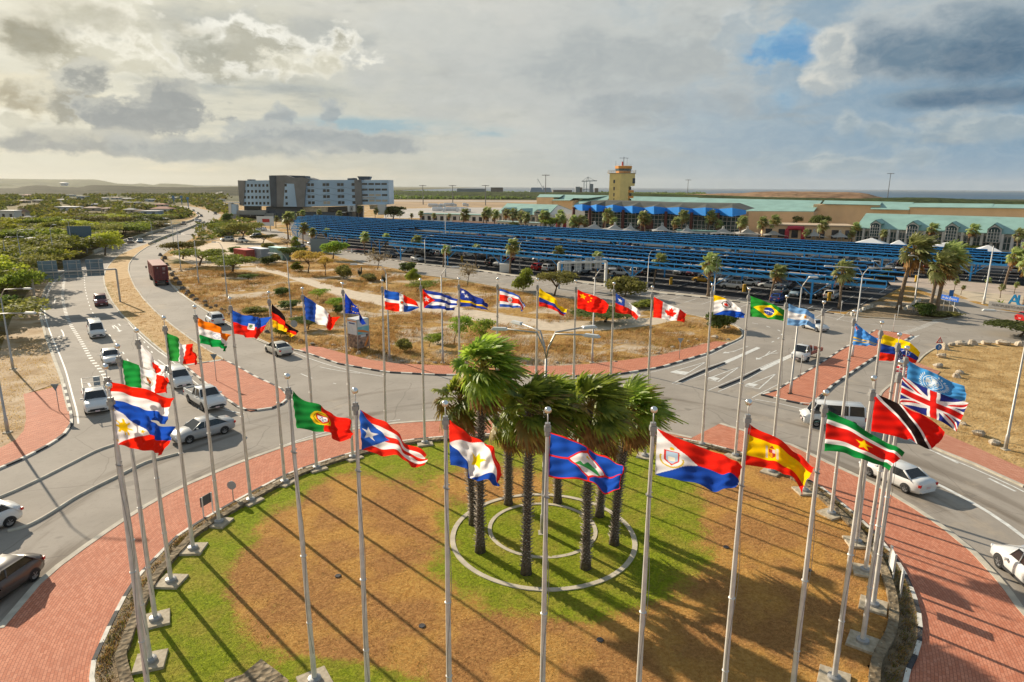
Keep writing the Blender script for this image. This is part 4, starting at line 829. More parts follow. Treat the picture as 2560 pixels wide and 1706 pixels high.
FL = dict(
statia=([(1373, 1080), (1418, 1097.5), (1470, 1117), (1518, 1143), (1559, 1173)], [(1370, 1191), (1418, 1198), (1470, 1207), (1515, 1228), (1548, 1222)]),
saba=([(1122, 1053), (1167, 1080), (1210, 1106), (1236, 1136.5), (1258, 1179)], [(1125.5, 1162.5), (1162, 1173), (1180, 1193), (1210, 1206), (1247, 1221)]),
stmaarten=([(1643, 1075), (1704, 1100), (1779, 1125), (1821, 1148), (1852, 1160)], [(1637.6, 1186), (1699.5, 1203), (1750, 1211), (1800, 1228), (1842, 1224)]),
spanish=([(1867, 1056), (1913, 1083.5), (1955, 1104), (1997, 1134), (2038, 1175)], [(1857.6, 1163), (1913, 1167), (1955, 1186), (1992, 1203), (2003, 1232)]),
surinamese=([(2068, 1026.6), (2111.5, 1045.7), (2164, 1076.5), (2220, 1107), (2264, 1134)], [(2060.7, 1129), (2111.5, 1131), (2158, 1154), (2199.5, 1160), (2227, 1180)]),
trinidadian=([(2187, 985), (2235, 1003), (2279, 1028), (2329, 1049), (2362, 1081)], [(2177.5, 1078.5), (2246, 1093), (2276, 1098.5), (2302, 1117.6), (2326, 1119)]),
british=([(2256, 942), (2297, 961), (2336, 980), (2385, 995), (2426, 1010.5)], [(2250, 1008), (2275.5, 1021.5), (2336, 1047.5), (2363, 1060), (2391, 1079)]),
un=([(2268.6, 901), (2297.5, 917), (2330, 931), (2363, 946), (2415, 969)], [(2267, 975), (2300, 983), (2335, 990), (2372, 996), (2412, 999.5)]),
american=([(2245, 871), (2253.5, 877.5), (2264.5, 890), (2268.6, 903.5), (2270.5, 914.5)], [(2238.5, 943), (2248, 943), (2259, 943), (2264.5, 943), (2268.6, 942)]),
venezuelan=([(2204, 835), (2237, 844.6), (2270, 855.6), (2289, 869), (2299, 881.6)], [(2195, 902), (2218, 902.7), (2237, 901), (2264.5, 905), (2289, 908.5)]),
aruban=([(2137.6, 806), (2149, 816), (2163, 827), (2179.5, 839), (2197, 847)], [(2132, 863), (2149, 864), (2166, 864.6), (2179.5, 865), (2190.5, 864.6)]),
argentine=([(1972, 760), (1994.7, 769), (2015, 774), (2028, 782), (2037, 787)], [(1968, 812.6), (1989.6, 815), (2010, 812.6), (2025, 816.5), (2038.6, 823)]),
brazilian=([(1877, 741), (1903, 750), (1928, 760), (1949, 769), (1962, 776)], [(1875, 792), (1898, 794), (1918, 797), (1938.6, 800), (1959, 803)]),
bonaire=([(1784, 738), (1806, 744), (1829, 754), (1847, 769), (1862, 782)], [(1783.5, 786.6), (1803, 787.6), (1824, 790), (1842, 793.5), (1861, 796.6)]),
canadian=([(1635, 743), (1658, 755), (1681, 766), (1700, 774), (1715, 784)], [(1633, 794), (1654, 797), (1673, 801), (1692, 803), (1709.5, 806)]),
chilean=([(1539, 733), (1556.5, 746), (1570, 754), (1586.5, 768), (1603, 786)], [(1538, 780), (1554, 785), (1570, 786), (1580, 788), (1589, 802)]),
chinese=([(1444, 724.5), (1467, 734), (1488.5, 741), (1507.5, 749), (1522.5, 764)], [(1443.5, 772), (1461, 775), (1477.6, 781.6), (1496.6, 782.5), (1515.7, 782.5)]),
colombian=([(1348, 720), (1368.6, 734), (1385, 746), (1401, 764), (1418.5, 773.5)], [(1347.7, 766.7), (1366, 768), (1382, 775), (1396, 783), (1411, 790.6)]),
costarican=([(1249, 721.7), (1268, 727), (1287, 735), (1303, 747.6), (1313, 765)], [(1249, 767.5), (1268, 768.6), (1287, 769.4), (1298, 770.8), (1306, 779)]),
curacao=([(1150, 720), (1170, 730), (1189, 741), (1205, 749), (1220, 757)], [(1150, 766.7), (1170, 767), (1189, 769), (1205, 773.5), (1222, 777.6)]),
cuban=([(1056, 722.7), (1076.4, 728), (1101, 733.6), (1122.7, 739), (1142, 750)], [(1060, 771), (1079, 771.7), (1101, 773), (1117, 776), (1139, 775)]),
dominican=([(960, 724), (981, 729.5), (1003, 735), (1024.7, 744.5), (1046, 767.6)], [(963, 774.4), (981, 777), (1003, 780), (1022, 779), (1045, 771)]),
european=([(862, 733.6), (877.6, 750), (891, 767.6), (902, 784), (913.6, 811)], [(862.7, 784), (875, 784.8), (888.5, 785), (896, 790), (906, 812.5)]),
french=([(759, 740.4), (785, 754), (809.6, 774), (828.6, 789), (843, 795)], [(764.6, 799), (782, 804), (804, 812.5), (817.7, 822), (829, 825)]),
german=([(678, 759), (697.5, 775.5), (712, 799), (727, 814), (743.6, 832)], [(682, 818.7), (697.5, 823), (709, 830.6), (721, 835), (730, 842.5)]),
haitian=([(576, 773.4), (602, 784.5), (629, 792), (650, 793), (670, 795)], [(582, 835), (605, 838), (623, 844), (641, 848), (659, 830.6)]),
indian=([(493, 795), (513, 802), (537, 814), (557.7, 827.6), (576, 838)], [(501, 859), (525, 864), (543, 868), (554.7, 875), (570, 877)]),
italian=([(413, 829), (438.7, 844), (456.5, 859), (471, 863), (486, 872)], [(419, 897.5), (435.7, 903.5), (450.6, 908), (468, 909.4), (491.6, 912)]),
mexican=([(304, 900), (334.6, 910), (372.7, 924), (399, 942), (425, 942)], [(314, 965), (340, 970), (375, 980), (395, 984), (416, 984)]),
japanese=([(350, 862.6), (376, 884), (395, 906), (406, 917), (414, 928)], [(355, 915), (375, 927), (390, 937), (400, 942), (412, 946)]),
dutch=([(272, 955.6), (314.7, 962), (356, 974), (397.6, 986), (432.4, 995)], [(283, 1025), (328, 1031), (364, 1048), (393, 1058), (418, 1060)]),
philippine=([(275.7, 1008.7), (314.7, 1023), (364, 1046), (402.6, 1058), (439, 1069)], [(291, 1113), (331, 1116.5), (359.5, 1129), (389, 1134), (418, 1130)]),
portuguese=([(729, 979), (772.5, 1006), (816, 1023), (854, 1044.5), (879, 1072)], [(742, 1071.7), (783, 1075), (821, 1088), (849, 1101), (870, 1101)]),
puertorican=([(897.6, 1026), (941, 1044.5), (979, 1072), (1023, 1104), (1063, 1142)], [(905, 1126), (946.6, 1135), (985, 1142), (1023, 1159), (1061, 1164)]))
FLAB = dict(philippine='blue over red flag with a white triangle and yellow sun, nearest on the left', dutch='red, white and blue striped flag flying just above the sun flag', mexican='green, white and red flag with a brown eagle emblem', japanese='white flag with a red disc, folded behind the eagle flag', italian='green, white and red upright banded flag without emblem', indian='orange, white and green striped flag with a small blue wheel', haitian='blue over red flag with a small white emblem panel', german='black, red and gold striped flag hanging diagonally', french='blue, white and red upright banded flag', european='dark blue flag with a circle of yellow stars, folded over',
dominican='blue and red quartered flag with a white cross and small crest', cuban='blue and white striped flag with a red triangle and white star', curacao='dark blue flag with a yellow stripe and two white stars', costarican='blue, white and red striped flag with an oval seal', colombian='plain yellow, blue and red striped flag left of the red starred flag', chinese='red flag with one large and four small yellow stars', chilean='white and red flag with a white star on a blue square', canadian='red and white flag with a red maple leaf', bonaire='white flag with yellow and blue corners and a compass star', brazilian='green flag with a yellow diamond and a blue globe',
argentine='pale blue and white striped flag with a golden sun', aruban='light blue flag with two thin yellow stripes and a red star', venezuelan='yellow, blue and red flag with an arc of white stars, at the right', american='stars and stripes flag hanging close to its pole', un='light blue flag with a white wreathed world emblem', british='blue flag with red and white upright and diagonal crosses', trinidadian='red flag with a white edged black diagonal band', surinamese='green, white and red striped flag with a yellow star', spanish='red, yellow and red striped flag with a coat of arms',
stmaarten='red over blue flag with a white triangle bearing a crest', statia='blue and red edged flag with a white diamond and green hill', saba='red and blue cornered flag with a white diamond and yellow star', puertorican='red and white striped flag with a blue triangle and white star', portuguese='green and red flag with a round yellow and red shield')
M_FLAG = bpy.data.materials.new('flag_cloth'); M_FLAG.use_nodes = True
def _f():
 nt = M_FLAG.node_tree; N = nt.nodes; L = nt.links; b = N['Principled BSDF']; b.inputs['Roughness'].default_value = .55; b.inputs['Specular IOR Level'].default_value = .25
 at = N.new('ShaderNodeAttribute'); at.attribute_name = 'col'; L.new(at.outputs[0], b.inputs['Base Color'])
 t = N.new('ShaderNodeBsdfTranslucent'); ms = N.new('ShaderNodeMixShader'); ms.inputs[0].default_value = .62; L.new(at.outputs[0], t.inputs[0])
 L.new(b.outputs[0], ms.inputs[1]); L.new(t.outputs[0], ms.inputs[2]); L.new(ms.outputs[0], N['Material Output'].inputs[0])
_f()
def crv(P, t):
 """smooth curve through five points, t in 0..1"""
 q = spline(P, 8); x = t * (len(q) - 1); i = min(int(x), len(q) - 2); return q[i].lerp(q[i + 1], x - i)
def make_flag(n, seed):
 top, bot = FL[n]; B, T = PW[n]; ax = (T - B).normalized(); rg = random.Random(seed)
 az = R(-14 + rg.uniform(-8, 8))                     # the wind blows to the right and a little towards the camera
 if n == 'american': az = R(-60)
 wd = Vector((math.cos(az), math.sin(az), 0)); nrm = ax.cross(wd).normalized()
 p0 = T - ax * .9 + Vector((.09, 0, 0))
 tp = [ray_plane(x, y, p0, nrm) for x, y in top]; bt = [ray_plane(x, y, p0, nrm) for x, y in bot]
 big = (tp[0] - bt[0]).length; wl = sum((a - c).length for a, c in zip(tp, tp[1:]))
 nu, nv = (150, 96) if T.y < 27 else (104, 66)
 us, vs = np.linspace(0, 1, nu), np.linspace(0, 1, nv); ph = rg.uniform(0, 6); V = np.zeros((nv, nu, 3)); a_ = .078 * big / 1.3
 tc = [crv(tp, u) for u in us]; bc = [crv(bt, u) for u in us]
 f1, f2 = rg.uniform(1.5, 2.0), rg.uniform(3.2, 4.4)
 U, Vv = np.meshgrid(us, vs)
 tA, bA = np.array([tuple(q) for q in tc]), np.array([tuple(q) for q in bc])
 P = tA[None] * (1 - Vv[..., None]) + bA[None] * Vv[..., None]
 s = U * f1 * 2 * np.pi - Vv * 1.6 + ph
 disp = np.sin(s) * a_ * 2.3 * U ** .6 + np.sin(U * f2 * 2 * np.pi + Vv * 3.2 + ph * 2) * a_ * .9 * U ** .7 + np.sin(U * 9 * np.pi - Vv * 9 + ph) * a_ * .28 * np.sqrt(U) + np.sin((U * 5 + Vv * 8) * np.pi + 2 * ph) * a_ * .22
 disp += np.maximum(0, U - .8) * np.sin(Vv * 7 + ph) * a_ * 4
 P = P + np.array(nrm)[None, None] * disp[..., None]
 # the free edge flutters, drawn up tension folds run from the upper corner
 k = np.exp(-((Vv - U * .9) / .10) ** 2) * .5 + np.exp(-((Vv - U * 1.7) / .12) ** 2) * .4
 P = P + np.array(nrm)[None, None] * (k * a_ * .9 * (1 - U))[..., None]
 e = np.sin(Vv * 9 + ph) * .02 + np.sin(Vv * 23 + ph) * .008
 P = P + np.array(wd)[None, None] * (e * np.clip((U - .85) / .15, 0, 1))[..., None]
 idx = np.arange(nu * nv).reshape(nv, nu); F = np.stack([idx[:-1, :-1], idx[1:, :-1], idx[1:, 1:], idx[:-1, 1:]], -1).reshape(-1, 4)
 col = globals()['d_' + n](U, Vv).reshape(-1, 3)
 P = P.reshape(-1, 3); P0 = np.array(p0); o = np_mesh('flag', P - P0, F, M_FLAG, smooth=True, color=col); o.location = p0
 return tag(o, FLAB[n], 'flag', 'flags flying from the poles of the roundabout')
for i, n in enumerate(FL): make_flag(n, 40 + i)
# ================================================================ vegetation
def leafmat(name, c, c2, scale=.8, trans=.4):
 m = mat(name, c, .5 if 'palm' in name else .75, spec=.5 if 'palm' in name else .25); N, L, noise, mr, mix, M, bump, pos = node_env(m); P = pos()
 oi = N.new('ShaderNodeObjectInfo'); n = noise(scale, 7, P, .7)
 col = mix(mr(n, .36, .62), c, c2); hsv = N.new('ShaderNodeHueSaturation'); L.new(col, hsv.inputs['Color'])
 L.new(mr(oi.outputs['Random'], 0, 1, .7, 1.3), hsv.inputs['Value']); L.new(mr(oi.outputs['Random'], 0, 1, .485, .515), hsv.inputs['Hue'])
 b = N['Principled BSDF']; L.new(hsv.outputs[0], b.inputs['Base Color'])
 t = N.new('ShaderNodeBsdfTranslucent'); ms = N.new('ShaderNodeMixShader'); ms.inputs[0].default_value = trans; L.new(hsv.outputs[0], t.inputs[0])
 L.new(b.outputs[0], ms.inputs[1]); L.new(t.outputs[0], ms.inputs[2]); L.new(ms.outputs[0], N['Material Output'].inputs[0]); return m
M_PALM = leafmat('palm_leaf', (.12, .20, .025), (.42, .52, .07), 1.6, .5); M_PALMY = leafmat('palm_leaf_yellow', (.26, .22, .05), (.38, .28, .06), 1.5, .35)
M_PALMP = leafmat('palm_leaf_pale', (.20, .25, .07), (.44, .48, .16), 1.2, .4); M_DEAD = mat('dead_frond', (.20, .10, .035), .9, color2=(.48, .27, .09), scale=3, trans=.3)
M_TRK = mat('palm_trunk', (.075, .055, .04), .95, color2=(.16, .13, .10), scale=7, bump=1, bscale=14); M_TRKP = mat('palm_trunk_pale', (.17, .12, .08), .95, color2=(.28, .21, .15), scale=4, bump=.8, bscale=10); M_BOOT = mat('palm_boot', (.16, .13, .10), .9, color2=(.46, .40, .33), scale=9)
M_BARK = mat('bark', (.10, .075, .05), .95, color2=(.20, .15, .10), scale=5)
M_L = dict(green=leafmat('leaf_green', (.12, .15, .02), (.32, .35, .04)), olive=leafmat('leaf_olive', (.14, .135, .03), (.30, .28, .07)), dark=leafmat('leaf_dark', (.07, .10, .02), (.17, .21, .045)), yellow=leafmat('leaf_yellow', (.34, .36, .03), (.52, .52, .06)), orange=leafmat('leaf_orange', (.34, .22, .05), (.52, .34, .07)), grey=leafmat('twig_grey', (.20, .15, .09), (.32, .25, .15)), bright=leafmat('leaf_bright', (.18, .28, .03), (.36, .46, .06)))
WIND = Vector((.92, -.38, 0))
def fan(rg, h, d, up, Rl, nseg, droop, wind, spread=115, sec=3, V=None, F=None, MI=None, mi=0, fw=1.9):
 """one fan leaf: blades radiating from h in the plane of d and up"""
 side = d.cross(up).normalized();
 for k in range(nseg):
  ph = R(-spread + 2 * spread * (k + .5) / nseg) + rg.gauss(0, .03)
  e = (d * math.cos(ph) + side * math.sin(ph)).normalized(); Lk = Rl * (.68 + .32 * math.cos(ph * .75)) * rg.uniform(.88, 1.1)
  w = fw * Lk * math.tan(R(spread / nseg)) * .5; t = e.cross(up).normalized(); fold = up * (w * .35 * (1 if k % 2 else -1))
  b = len(V);
  for i in range(sec + 1):
   s = i / sec; p = h + e * (Lk * s) + Vector((0, 0, -1)) * (droop * s * s * Lk) + wind * (s * s * Lk * .5)
   ww = w * (s * 2.2 if s < .45 else max(.02, (1 - s) / .55)) * 1.0 + .006
   V.append(p - t * ww); V.append(p + t * ww + fold * s)
  for i in range(sec): F.append((b + 2 * i, b + 2 * i + 1, b + 2 * i + 3, b + 2 * i + 2)); MI.append(mi)
def palm_parts(seed, H, lean, nf=46, nseg=20, Rl=1.0, pet=.95, tr=.17, big=True, mats=None, trunkm=None, skirt=15):
 rg = random.Random(seed); top = Vector((lean[0], lean[1], H)); mats = mats or [M_PALM, M_PALMY]
 # trunk
 tb = MB(); n = 14; ctr = [Vector((lean[0] * (i / n) ** 1.6, lean[1] * (i / n) ** 1.6, H * i / n)) for i in range(n + 1)]
 tb.tube(ctr, [tr * (1.75 if i == 0 else 1.35 if i == 1 else 1.1 if i < 4 else .95) for i in range(n + 1)], 12)
 if big:
  for i in range(520):
   s = (i + rg.random()) / 520; z = .25 + s * (H - .4); f = z / H; c = Vector((lean[0] * f ** 1.6, lean[1] * f ** 1.6, z)); a = i * 2.4
   o = Vector((math.cos(a), math.sin(a), 0)); t = Vector((-o.y, o.x, 0)) * .055; q = c + o * tr * .8; e = q + o * rg.uniform(.14, .27) + Vector((0, 0, rg.uniform(.06, .2)))
   tb.add([q - t, q + t, e + t * .25, e - t * .25, q + Vector((0, 0, .06))], [(0, 1, 2, 3), (0, 3, 4), (2, 1, 4), (3, 2, 4)], 1)
 V, F, MI = [], [], []; PV = MB()
 for k in range(nf):
  s = (k + .5) / nf; el = R(82 - (100 if big else 112) * s ** .95) + rg.gauss(0, .12); a = k * 2.39996 + rg.gauss(0, .25)
  d = Vector((math.cos(a) * math.cos(el), math.sin(a) * math.cos(el), math.sin(el))); d = (d + WIND * .3).normalized()
  pl = pet * rg.uniform(.75, 1.15); h = top + d * pl + Vector((0, 0, -.12 * pl * (1 - d.z))); r = math.sqrt(d.x ** 2 + d.y ** 2)
  side = d.cross(Vector((0, 0, 1))); side = side.normalized() if side.length > .05 else Vector((1, 0, 0)); up = side.cross(d).normalized()
  up = (up + side * rg.uniform(-.5, .5)).normalized(); d2 = (d + Vector((0, 0, -.10 - .30 * s)) + WIND * .2).normalized()
  PV.bar(top + d * .05, h, .035 if big else .05, mi=0)
  fan(rg, h, d2, up, Rl * rg.uniform(.85, 1.12), nseg, .08 + .26 * s + rg.random() * .16, WIND * rg.uniform(.5, 1.0), V=V, F=F, MI=MI, fw=1.75, spread=108, mi=1 if rg.random() < (.10 + .25 * (s > .8)) else 0, sec=3 if big else 2)
 b = MB(); b.v = [tuple(v) for v in V]; b.f = F; b.m = MI
 o = len(b.v); b.v += [tuple(v) for v in PV.v]; b.f += [tuple(i + o for i in f) for f in PV.f]; b.m += [1] * len(PV.f)
 V, F, MI = [], [], []
 for k in range(skirt):
  a = k * 2.39996 + rg.gauss(0, .4); el = R(rg.uniform(-82, -35)); d = Vector((math.cos(a) * math.cos(el), math.sin(a) * math.cos(el), math.sin(el))); d = (d + WIND * .22).normalized()
  h = top - Vector((0, 0, rg.uniform(.0, .7))) + d * pet * .55; side = d.cross(Vector((0, 0, 1))).normalized(); up = side.cross(d).normalized()
  fan(rg, h, d, up, Rl * .85, max(8, nseg // 2), .4, WIND * .5, spread=55, V=V, F=F, MI=MI, sec=2)
 sk = MB(); sk.v = [tuple(v) for v in V]; sk.f = F; sk.m = MI
 return tb.mesh('palm_trunk', [trunkm or M_TRK, M_BOOT], True), b.mesh('palm_crown', mats), (sk.mesh('dead_fronds', M_DEAD) if skirt else None)
def palm(meshes, loc, label, group, rz=0, sc=1.0):
 r = empty('palm_tree', loc, rz, label, 'palm tree', group); r.scale = (sc, sc, sc)
 for nm, me in zip(('trunk', 'crown', 'dead_fronds'), meshes):
  if me is None: continue
  o = bpy.data.objects.new(nm, me); COL.objects.link(o); o.parent = r; KIDS.setdefault(r.name, []).append(o); KIDS.setdefault(o.name, [])
 return r
# the group in the middle of the lawn: base px, crown centre px
CP_ = [((1200.5, 1379), (1222, 905), 'tallest palm of the lawn group, at its left end with ragged windblown crown'), ((1184, 1310), (1166, 985), 'palm behind the tallest palm at the left of the lawn group'), ((1271, 1260), (1285, 1030), 'far left palm of the lawn group, crown behind the front ones'),
 ((1315.5, 1433.5), (1345, 1005), 'front palm nearest the camera, left of the lamp post in the rings'), ((1394, 1256), (1400, 985), 'far middle palm of the lawn group, just behind the lamp post'), ((1464, 1420), (1492, 1000), 'front palm right of the lamp post, standing on the inner ring'), ((1498.6, 1290), (1545, 1040), 'far right palm of the lawn group, its trunk between two others'), ((1535, 1360), (1592, 1010), 'rightmost palm of the lawn group, on the outer ring')]
for i, (bp_, cp_, lab) in enumerate(CP_):
 B = gp(*bp_, LZ + .08); d = px_dir(*cp_); t = B.y / d.y * .995; C_ = Vector((0, 0, CH)) + d * t; H = C_.z - B.z - .35
 palm(palm_parts(60 + i, H, (C_.x - B.x - .35, -.2), nf=36 if i != 0 else 50, nseg=15, Rl=1.08, pet=.95, mats=[M_PALM, M_PALMY]), B, lab, 'palms in the middle of the roundabout lawn')
# small palms: three kinds, copied
SP = [palm_parts(90 + i, 5.0, ((.25, -.1), (-.2, .1), (.5, -.2))[i], nf=26, nseg=11, Rl=1.0, pet=.75, tr=.17, big=False, mats=[M_PALMP, M_PALMY], trunkm=M_TRKP, skirt=7) for i in range(3)]
def small_palms(lst, group, labf):
 for i, (bx, by, ty) in enumerate(lst):
  B = gp(bx, by); H = height_at(B, ty); sc = H / 6.1; k = (i * 7 + int(bx)) % 3
  r = palm(SP[k], B, labf(i), group, rz=random.uniform(-.5, .5), sc=sc)
def ordn(i): return ['first', 'second', 'third', 'fourth', 'fifth', 'sixth', 'seventh', 'eighth', 'ninth', 'tenth', 'eleventh', 'twelfth', 'thirteenth', 'fourteenth', 'fifteenth', 'sixteenth', 'seventeenth', 'eighteenth', 'nineteenth', 'twentieth', 'twenty-first', 'twenty-second', 'twenty-third', 'twenty-fourth', 'twenty-fifth', 'twenty-sixth', 'twenty-seventh', 'twenty-eighth', 'twenty-ninth', 'thirtieth'][i]
front = sorted([(721, 600, 532), (758, 614, 559), (782, 619, 572), (815, 612, 572), (912, 636, 582), (965, 632, 586), (1037, 652, 590), (1108, 668, 615), (1190, 664, 613), (1275, 684, 600), (1388, 686, 618), (1490, 700, 632), (1634, 716, 637), (1770, 742, 637), (1926, 752, 664), (2098, 772, 656), (715, 597, 532), (1150, 600, 590)][:16])
small_palms(front, 'small palms along the near edge of the blue car park', lambda i: ordn(i) + ' small palm from the left along the near edge of the car park')
right = [(2246, 775, 592), (2322, 790, 634), (2340, 786, 612), (2510, 722, 622), (2385, 728, 698), (2402, 737, 714), (2462, 724, 695), (2560, 765, 630), (2500, 745, 712), (2535, 735, 706)]
rl = ['tall leaning palm with yellowing crown at the car park corner', 'double crowned tall palm on the kerbed corner island, in front', 'tall palm just behind the tall one on the kerbed corner island', 'tall palm beside the big white lamp mast at the right', 'dwarf palm in the sandy bed left of the white lamp mast', 'tiny thin palm leaning in the sandy bed left of the mast', 'dwarf palm behind the foot of the white lamp mast', 'palm cut by the right edge of the photo above the blue letters', 'dwarf palm in the bed just left of the blue letters', 'dwarf palm among stones above the blue letters']
for (bx, by, ty), l in zip(right, rl):
 B = gp(bx, by); H = height_at(B, ty); k = int(bx) % 3
 r = palm(SP[k], B, l, 'palms on the right hand corner beds', rz=random.uniform(-.5, .5), sc=H / 6.1)
 if H > 6: r.scale = (H / 6.1 * .95, H / 6.1 * .95, H / 6.1)
# palms in front of the terminal
term = sorted([(1158, 584, 524), (1207, 580, 523), (1217, 577, 520), (1237, 576, 526), (1261, 570, 524), (1283, 580, 524), (1303, 584, 530), (1314, 586, 534), (1350, 586, 528), (1362, 586, 533), (1394, 584, 527), (1400, 588, 536), (1428, 592, 540), (1444, 592, 540), (1458, 588, 549), (1512, 592, 523), (1525, 590, 544), (1600, 596, 530), (1612, 596, 538), (1681, 598, 545), (1703, 596, 528), (1767, 596, 528), (1794, 598, 551), (1850, 606, 543), (1896, 606, 544), (1925, 606, 540), (2012, 614, 574), (2046, 614, 553), (2120, 618, 578), (2128, 612, 558)])
small_palms(term, 'palms between the car park and the terminal', lambda i: ordn(i) + ' palm from the left in the belt before the terminal buildings')
term2 = sorted([(2204, 618, 576), (2216, 612, 562), (2314, 622, 560), (2380, 622, 598), (2414, 628, 562), (2448, 624, 595), (2540, 640, 573), (2552, 650, 598), (1028, 557, 534), (1050, 560, 528), (1084, 562, 534), (1120, 560, 535), (690, 570, 541), (755, 560, 526), (797, 556, 525), (846, 562, 528), (897, 551, 516), (938, 552, 521), (965, 550, 526), (1000, 554, 530), (724, 575, 531), (745, 556, 530)])
small_palms(term2, 'palms along the far side of the car park', lambda i: ordn(i) + ' palm from the left of those lining the far side of the car park')
# ---- leafy trees and bushes
def crown_mesh(name, seed, pads, n, size, mats, up=.25, wind=.0):
 """leaves scattered through lumpy pads (cx,cy,cz,rx,ry,rz); dense near the surface, gaps between"""
 rg = np.random.default_rng(seed); w = np.array([p[3] * p[4] + p[3] * p[5] for p in pads]); w = w / w.sum(); k = rg.choice(len(pads), n, p=w); Pd = np.array(pads)[k]
 u = rg.normal(size=(n, 3)); u /= np.linalg.norm(u, axis=1)[:, None]; u[:, 2] = np.where(rg.random(n) < .75, np.abs(u[:, 2]), u[:, 2])
 r = rg.random(n) ** .38 * (1 + .16 * np.sin(u[:, 0] * 7 + k) * np.sin(u[:, 1] * 6 + 2 * k))
 c = Pd[:, :3] + u * Pd[:, 3:6] * r[:, None]
 c[:, 0] += wind * np.maximum(0, c[:, 2] - c[:, 2].min())
 nn = u * .7 + rg.normal(size=(n, 3)) * .6 + np.array([0, 0, up]); nn /= np.linalg.norm(nn, axis=1)[:, None]
 t = np.cross(nn, rg.normal(size=(n, 3))); t /= np.linalg.norm(t, axis=1)[:, None]; b = np.cross(nn, t); s = size * rg.uniform(.55, 1.35, n)[:, None]
 V = np.stack([c - t * s, c + b * s * .55, c + t * s, c - b * s * .55], 1); me = bpy.data.meshes.new(name); F = np.arange(n * 4)
 me.vertices.add(n * 4); me.vertices.foreach_set('co', V.astype(np.float32).ravel()); me.loops.add(n * 4); me.loops.foreach_set('vertex_index', F.astype(np.int32)); me.polygons.add(n); me.polygons.foreach_set('loop_start', (np.arange(n) * 4).astype(np.int32))
 me.update(calc_edges=True); me.materials.append(mats); return me
def pads_umbrella(rg, r, z, k=7, flat=.22):
 return [(rg.uniform(-.62, .72) * r, rg.uniform(-.55, .55) * r, z * rg.uniform(.78 if z > 3 else .42, 1.0), r * rg.uniform(.34, .55), r * rg.uniform(.32, .5), r * flat * rg.uniform(.7, 1.2)) for _ in range(k)]
def pads_round(rg, r, z, k=8): return [(rg.uniform(-.5, .5) * r, rg.uniform(-.5, .5) * r, z * rg.uniform(.22 if z < 2 else .42, .85), r * rg.uniform(.4, .6), r * rg.uniform(.4, .6), z * rg.uniform(.2, .32)) for _ in range(k)]
def trunk_mesh(rg, r, z, pads, lean=.3, stems=3, tr=.13):
 b = MB(); f = Vector((lean, 0, z * .42))
 b.tube([(0, 0, -.1), (lean * .4, .05, z * .2), f], [tr, tr * .8, tr * .65], 8)
 for p in pads[:stems + 2]:
  q = Vector(p[:3]); b.tube([f, f.lerp(q, .5) + Vector((0, 0, .12 * z)), q], [tr * .6, tr * .38, tr * .12], 6)
 return b.mesh('trunk', M_BARK, True)
PROT = {}
def proto(key, kind, leaf, seeds, n, size, r=3.0, z=3.2, **kw):
 L_ = []
 for s in seeds:
  rg = random.Random(s); pd = pads_umbrella(rg, r, z, kw.get('k', 9)) if kind == 'umbrella' else pads_round(rg, r, z, kw.get('k', 9))
  L_.append((trunk_mesh(rg, r, z, pd, stems=kw.get('stems', 4), tr=kw.get('tr', .14)), crown_mesh('crown', s, pd, n, size, M_L[leaf], wind=kw.get('wind', .1)), r, z))
 PROT[key] = L_
proto('divi', 'umbrella', 'green', (1, 2), 4200, .14); proto('divio', 'umbrella', 'olive', (3, 4), 3800, .14); proto('divid', 'umbrella', 'dark', (5,), 4200, .15)
proto('bush', 'round', 'green', (6, 7), 2600, .12, r=1.6, z=1.8, tr=.06); proto('busho', 'round', 'olive', (8,), 2400, .12, r=1.6, z=1.7, tr=.06); proto('bushd', 'round', 'dark', (9,), 3000, .13, r=1.6, z=1.8, tr=.06)
proto('tree', 'round', 'bright', (10,), 5200, .19, r=2.6, z=4.2); proto('treed', 'round', 'dark', (11,), 5200, .19, r=2.6, z=4.2); proto('orange', 'umbrella', 'orange', (12,), 3600, .13, r=2.8, z=3.6); proto('yellow', 'round', 'yellow', (13,), 4200, .15, r=2.6, z=3.2)
proto('bare', 'round', 'grey', (14,), 700, .12, r=2.2, z=3.6, stems=7, tr=.09); proto('young', 'umbrella', 'bright', (15,), 1500, .11, r=2.2, z=2.4, k=6, tr=.07)
# broad low crowns for the wood west of the highway: coarser leaves, seen from afar
proto('wood', 'umbrella', 'green', (21, 22), 4200, .24, r=5.2, z=4.6, k=12); proto('woodo', 'umbrella', 'olive', (23,), 4200, .24, r=5.2, z=4.4, k=12); proto('woody', 'umbrella', 'yellow', (24,), 3200, .24, r=4.6, z=4.2, k=11); proto('woodd', 'umbrella', 'dark', (25,), 3400, .26, r=5.0, z=4.8, k=12)
def tree(key, loc, w, h, label, group=None, cat='tree', name='tree', i=0):
 tm, cm, r, z = PROT[key][i % len(PROT[key])]; o = empty(name, loc, random.uniform(-.6, .6), label, cat, group); s = w / (2 * r); o.scale = (s, s, h / (z * 1.06))
 for nm, me in (('trunk', tm), ('crown', cm)):
  q = bpy.data.objects.new(nm, me); COL.objects.link(q); q.parent = o
 return o
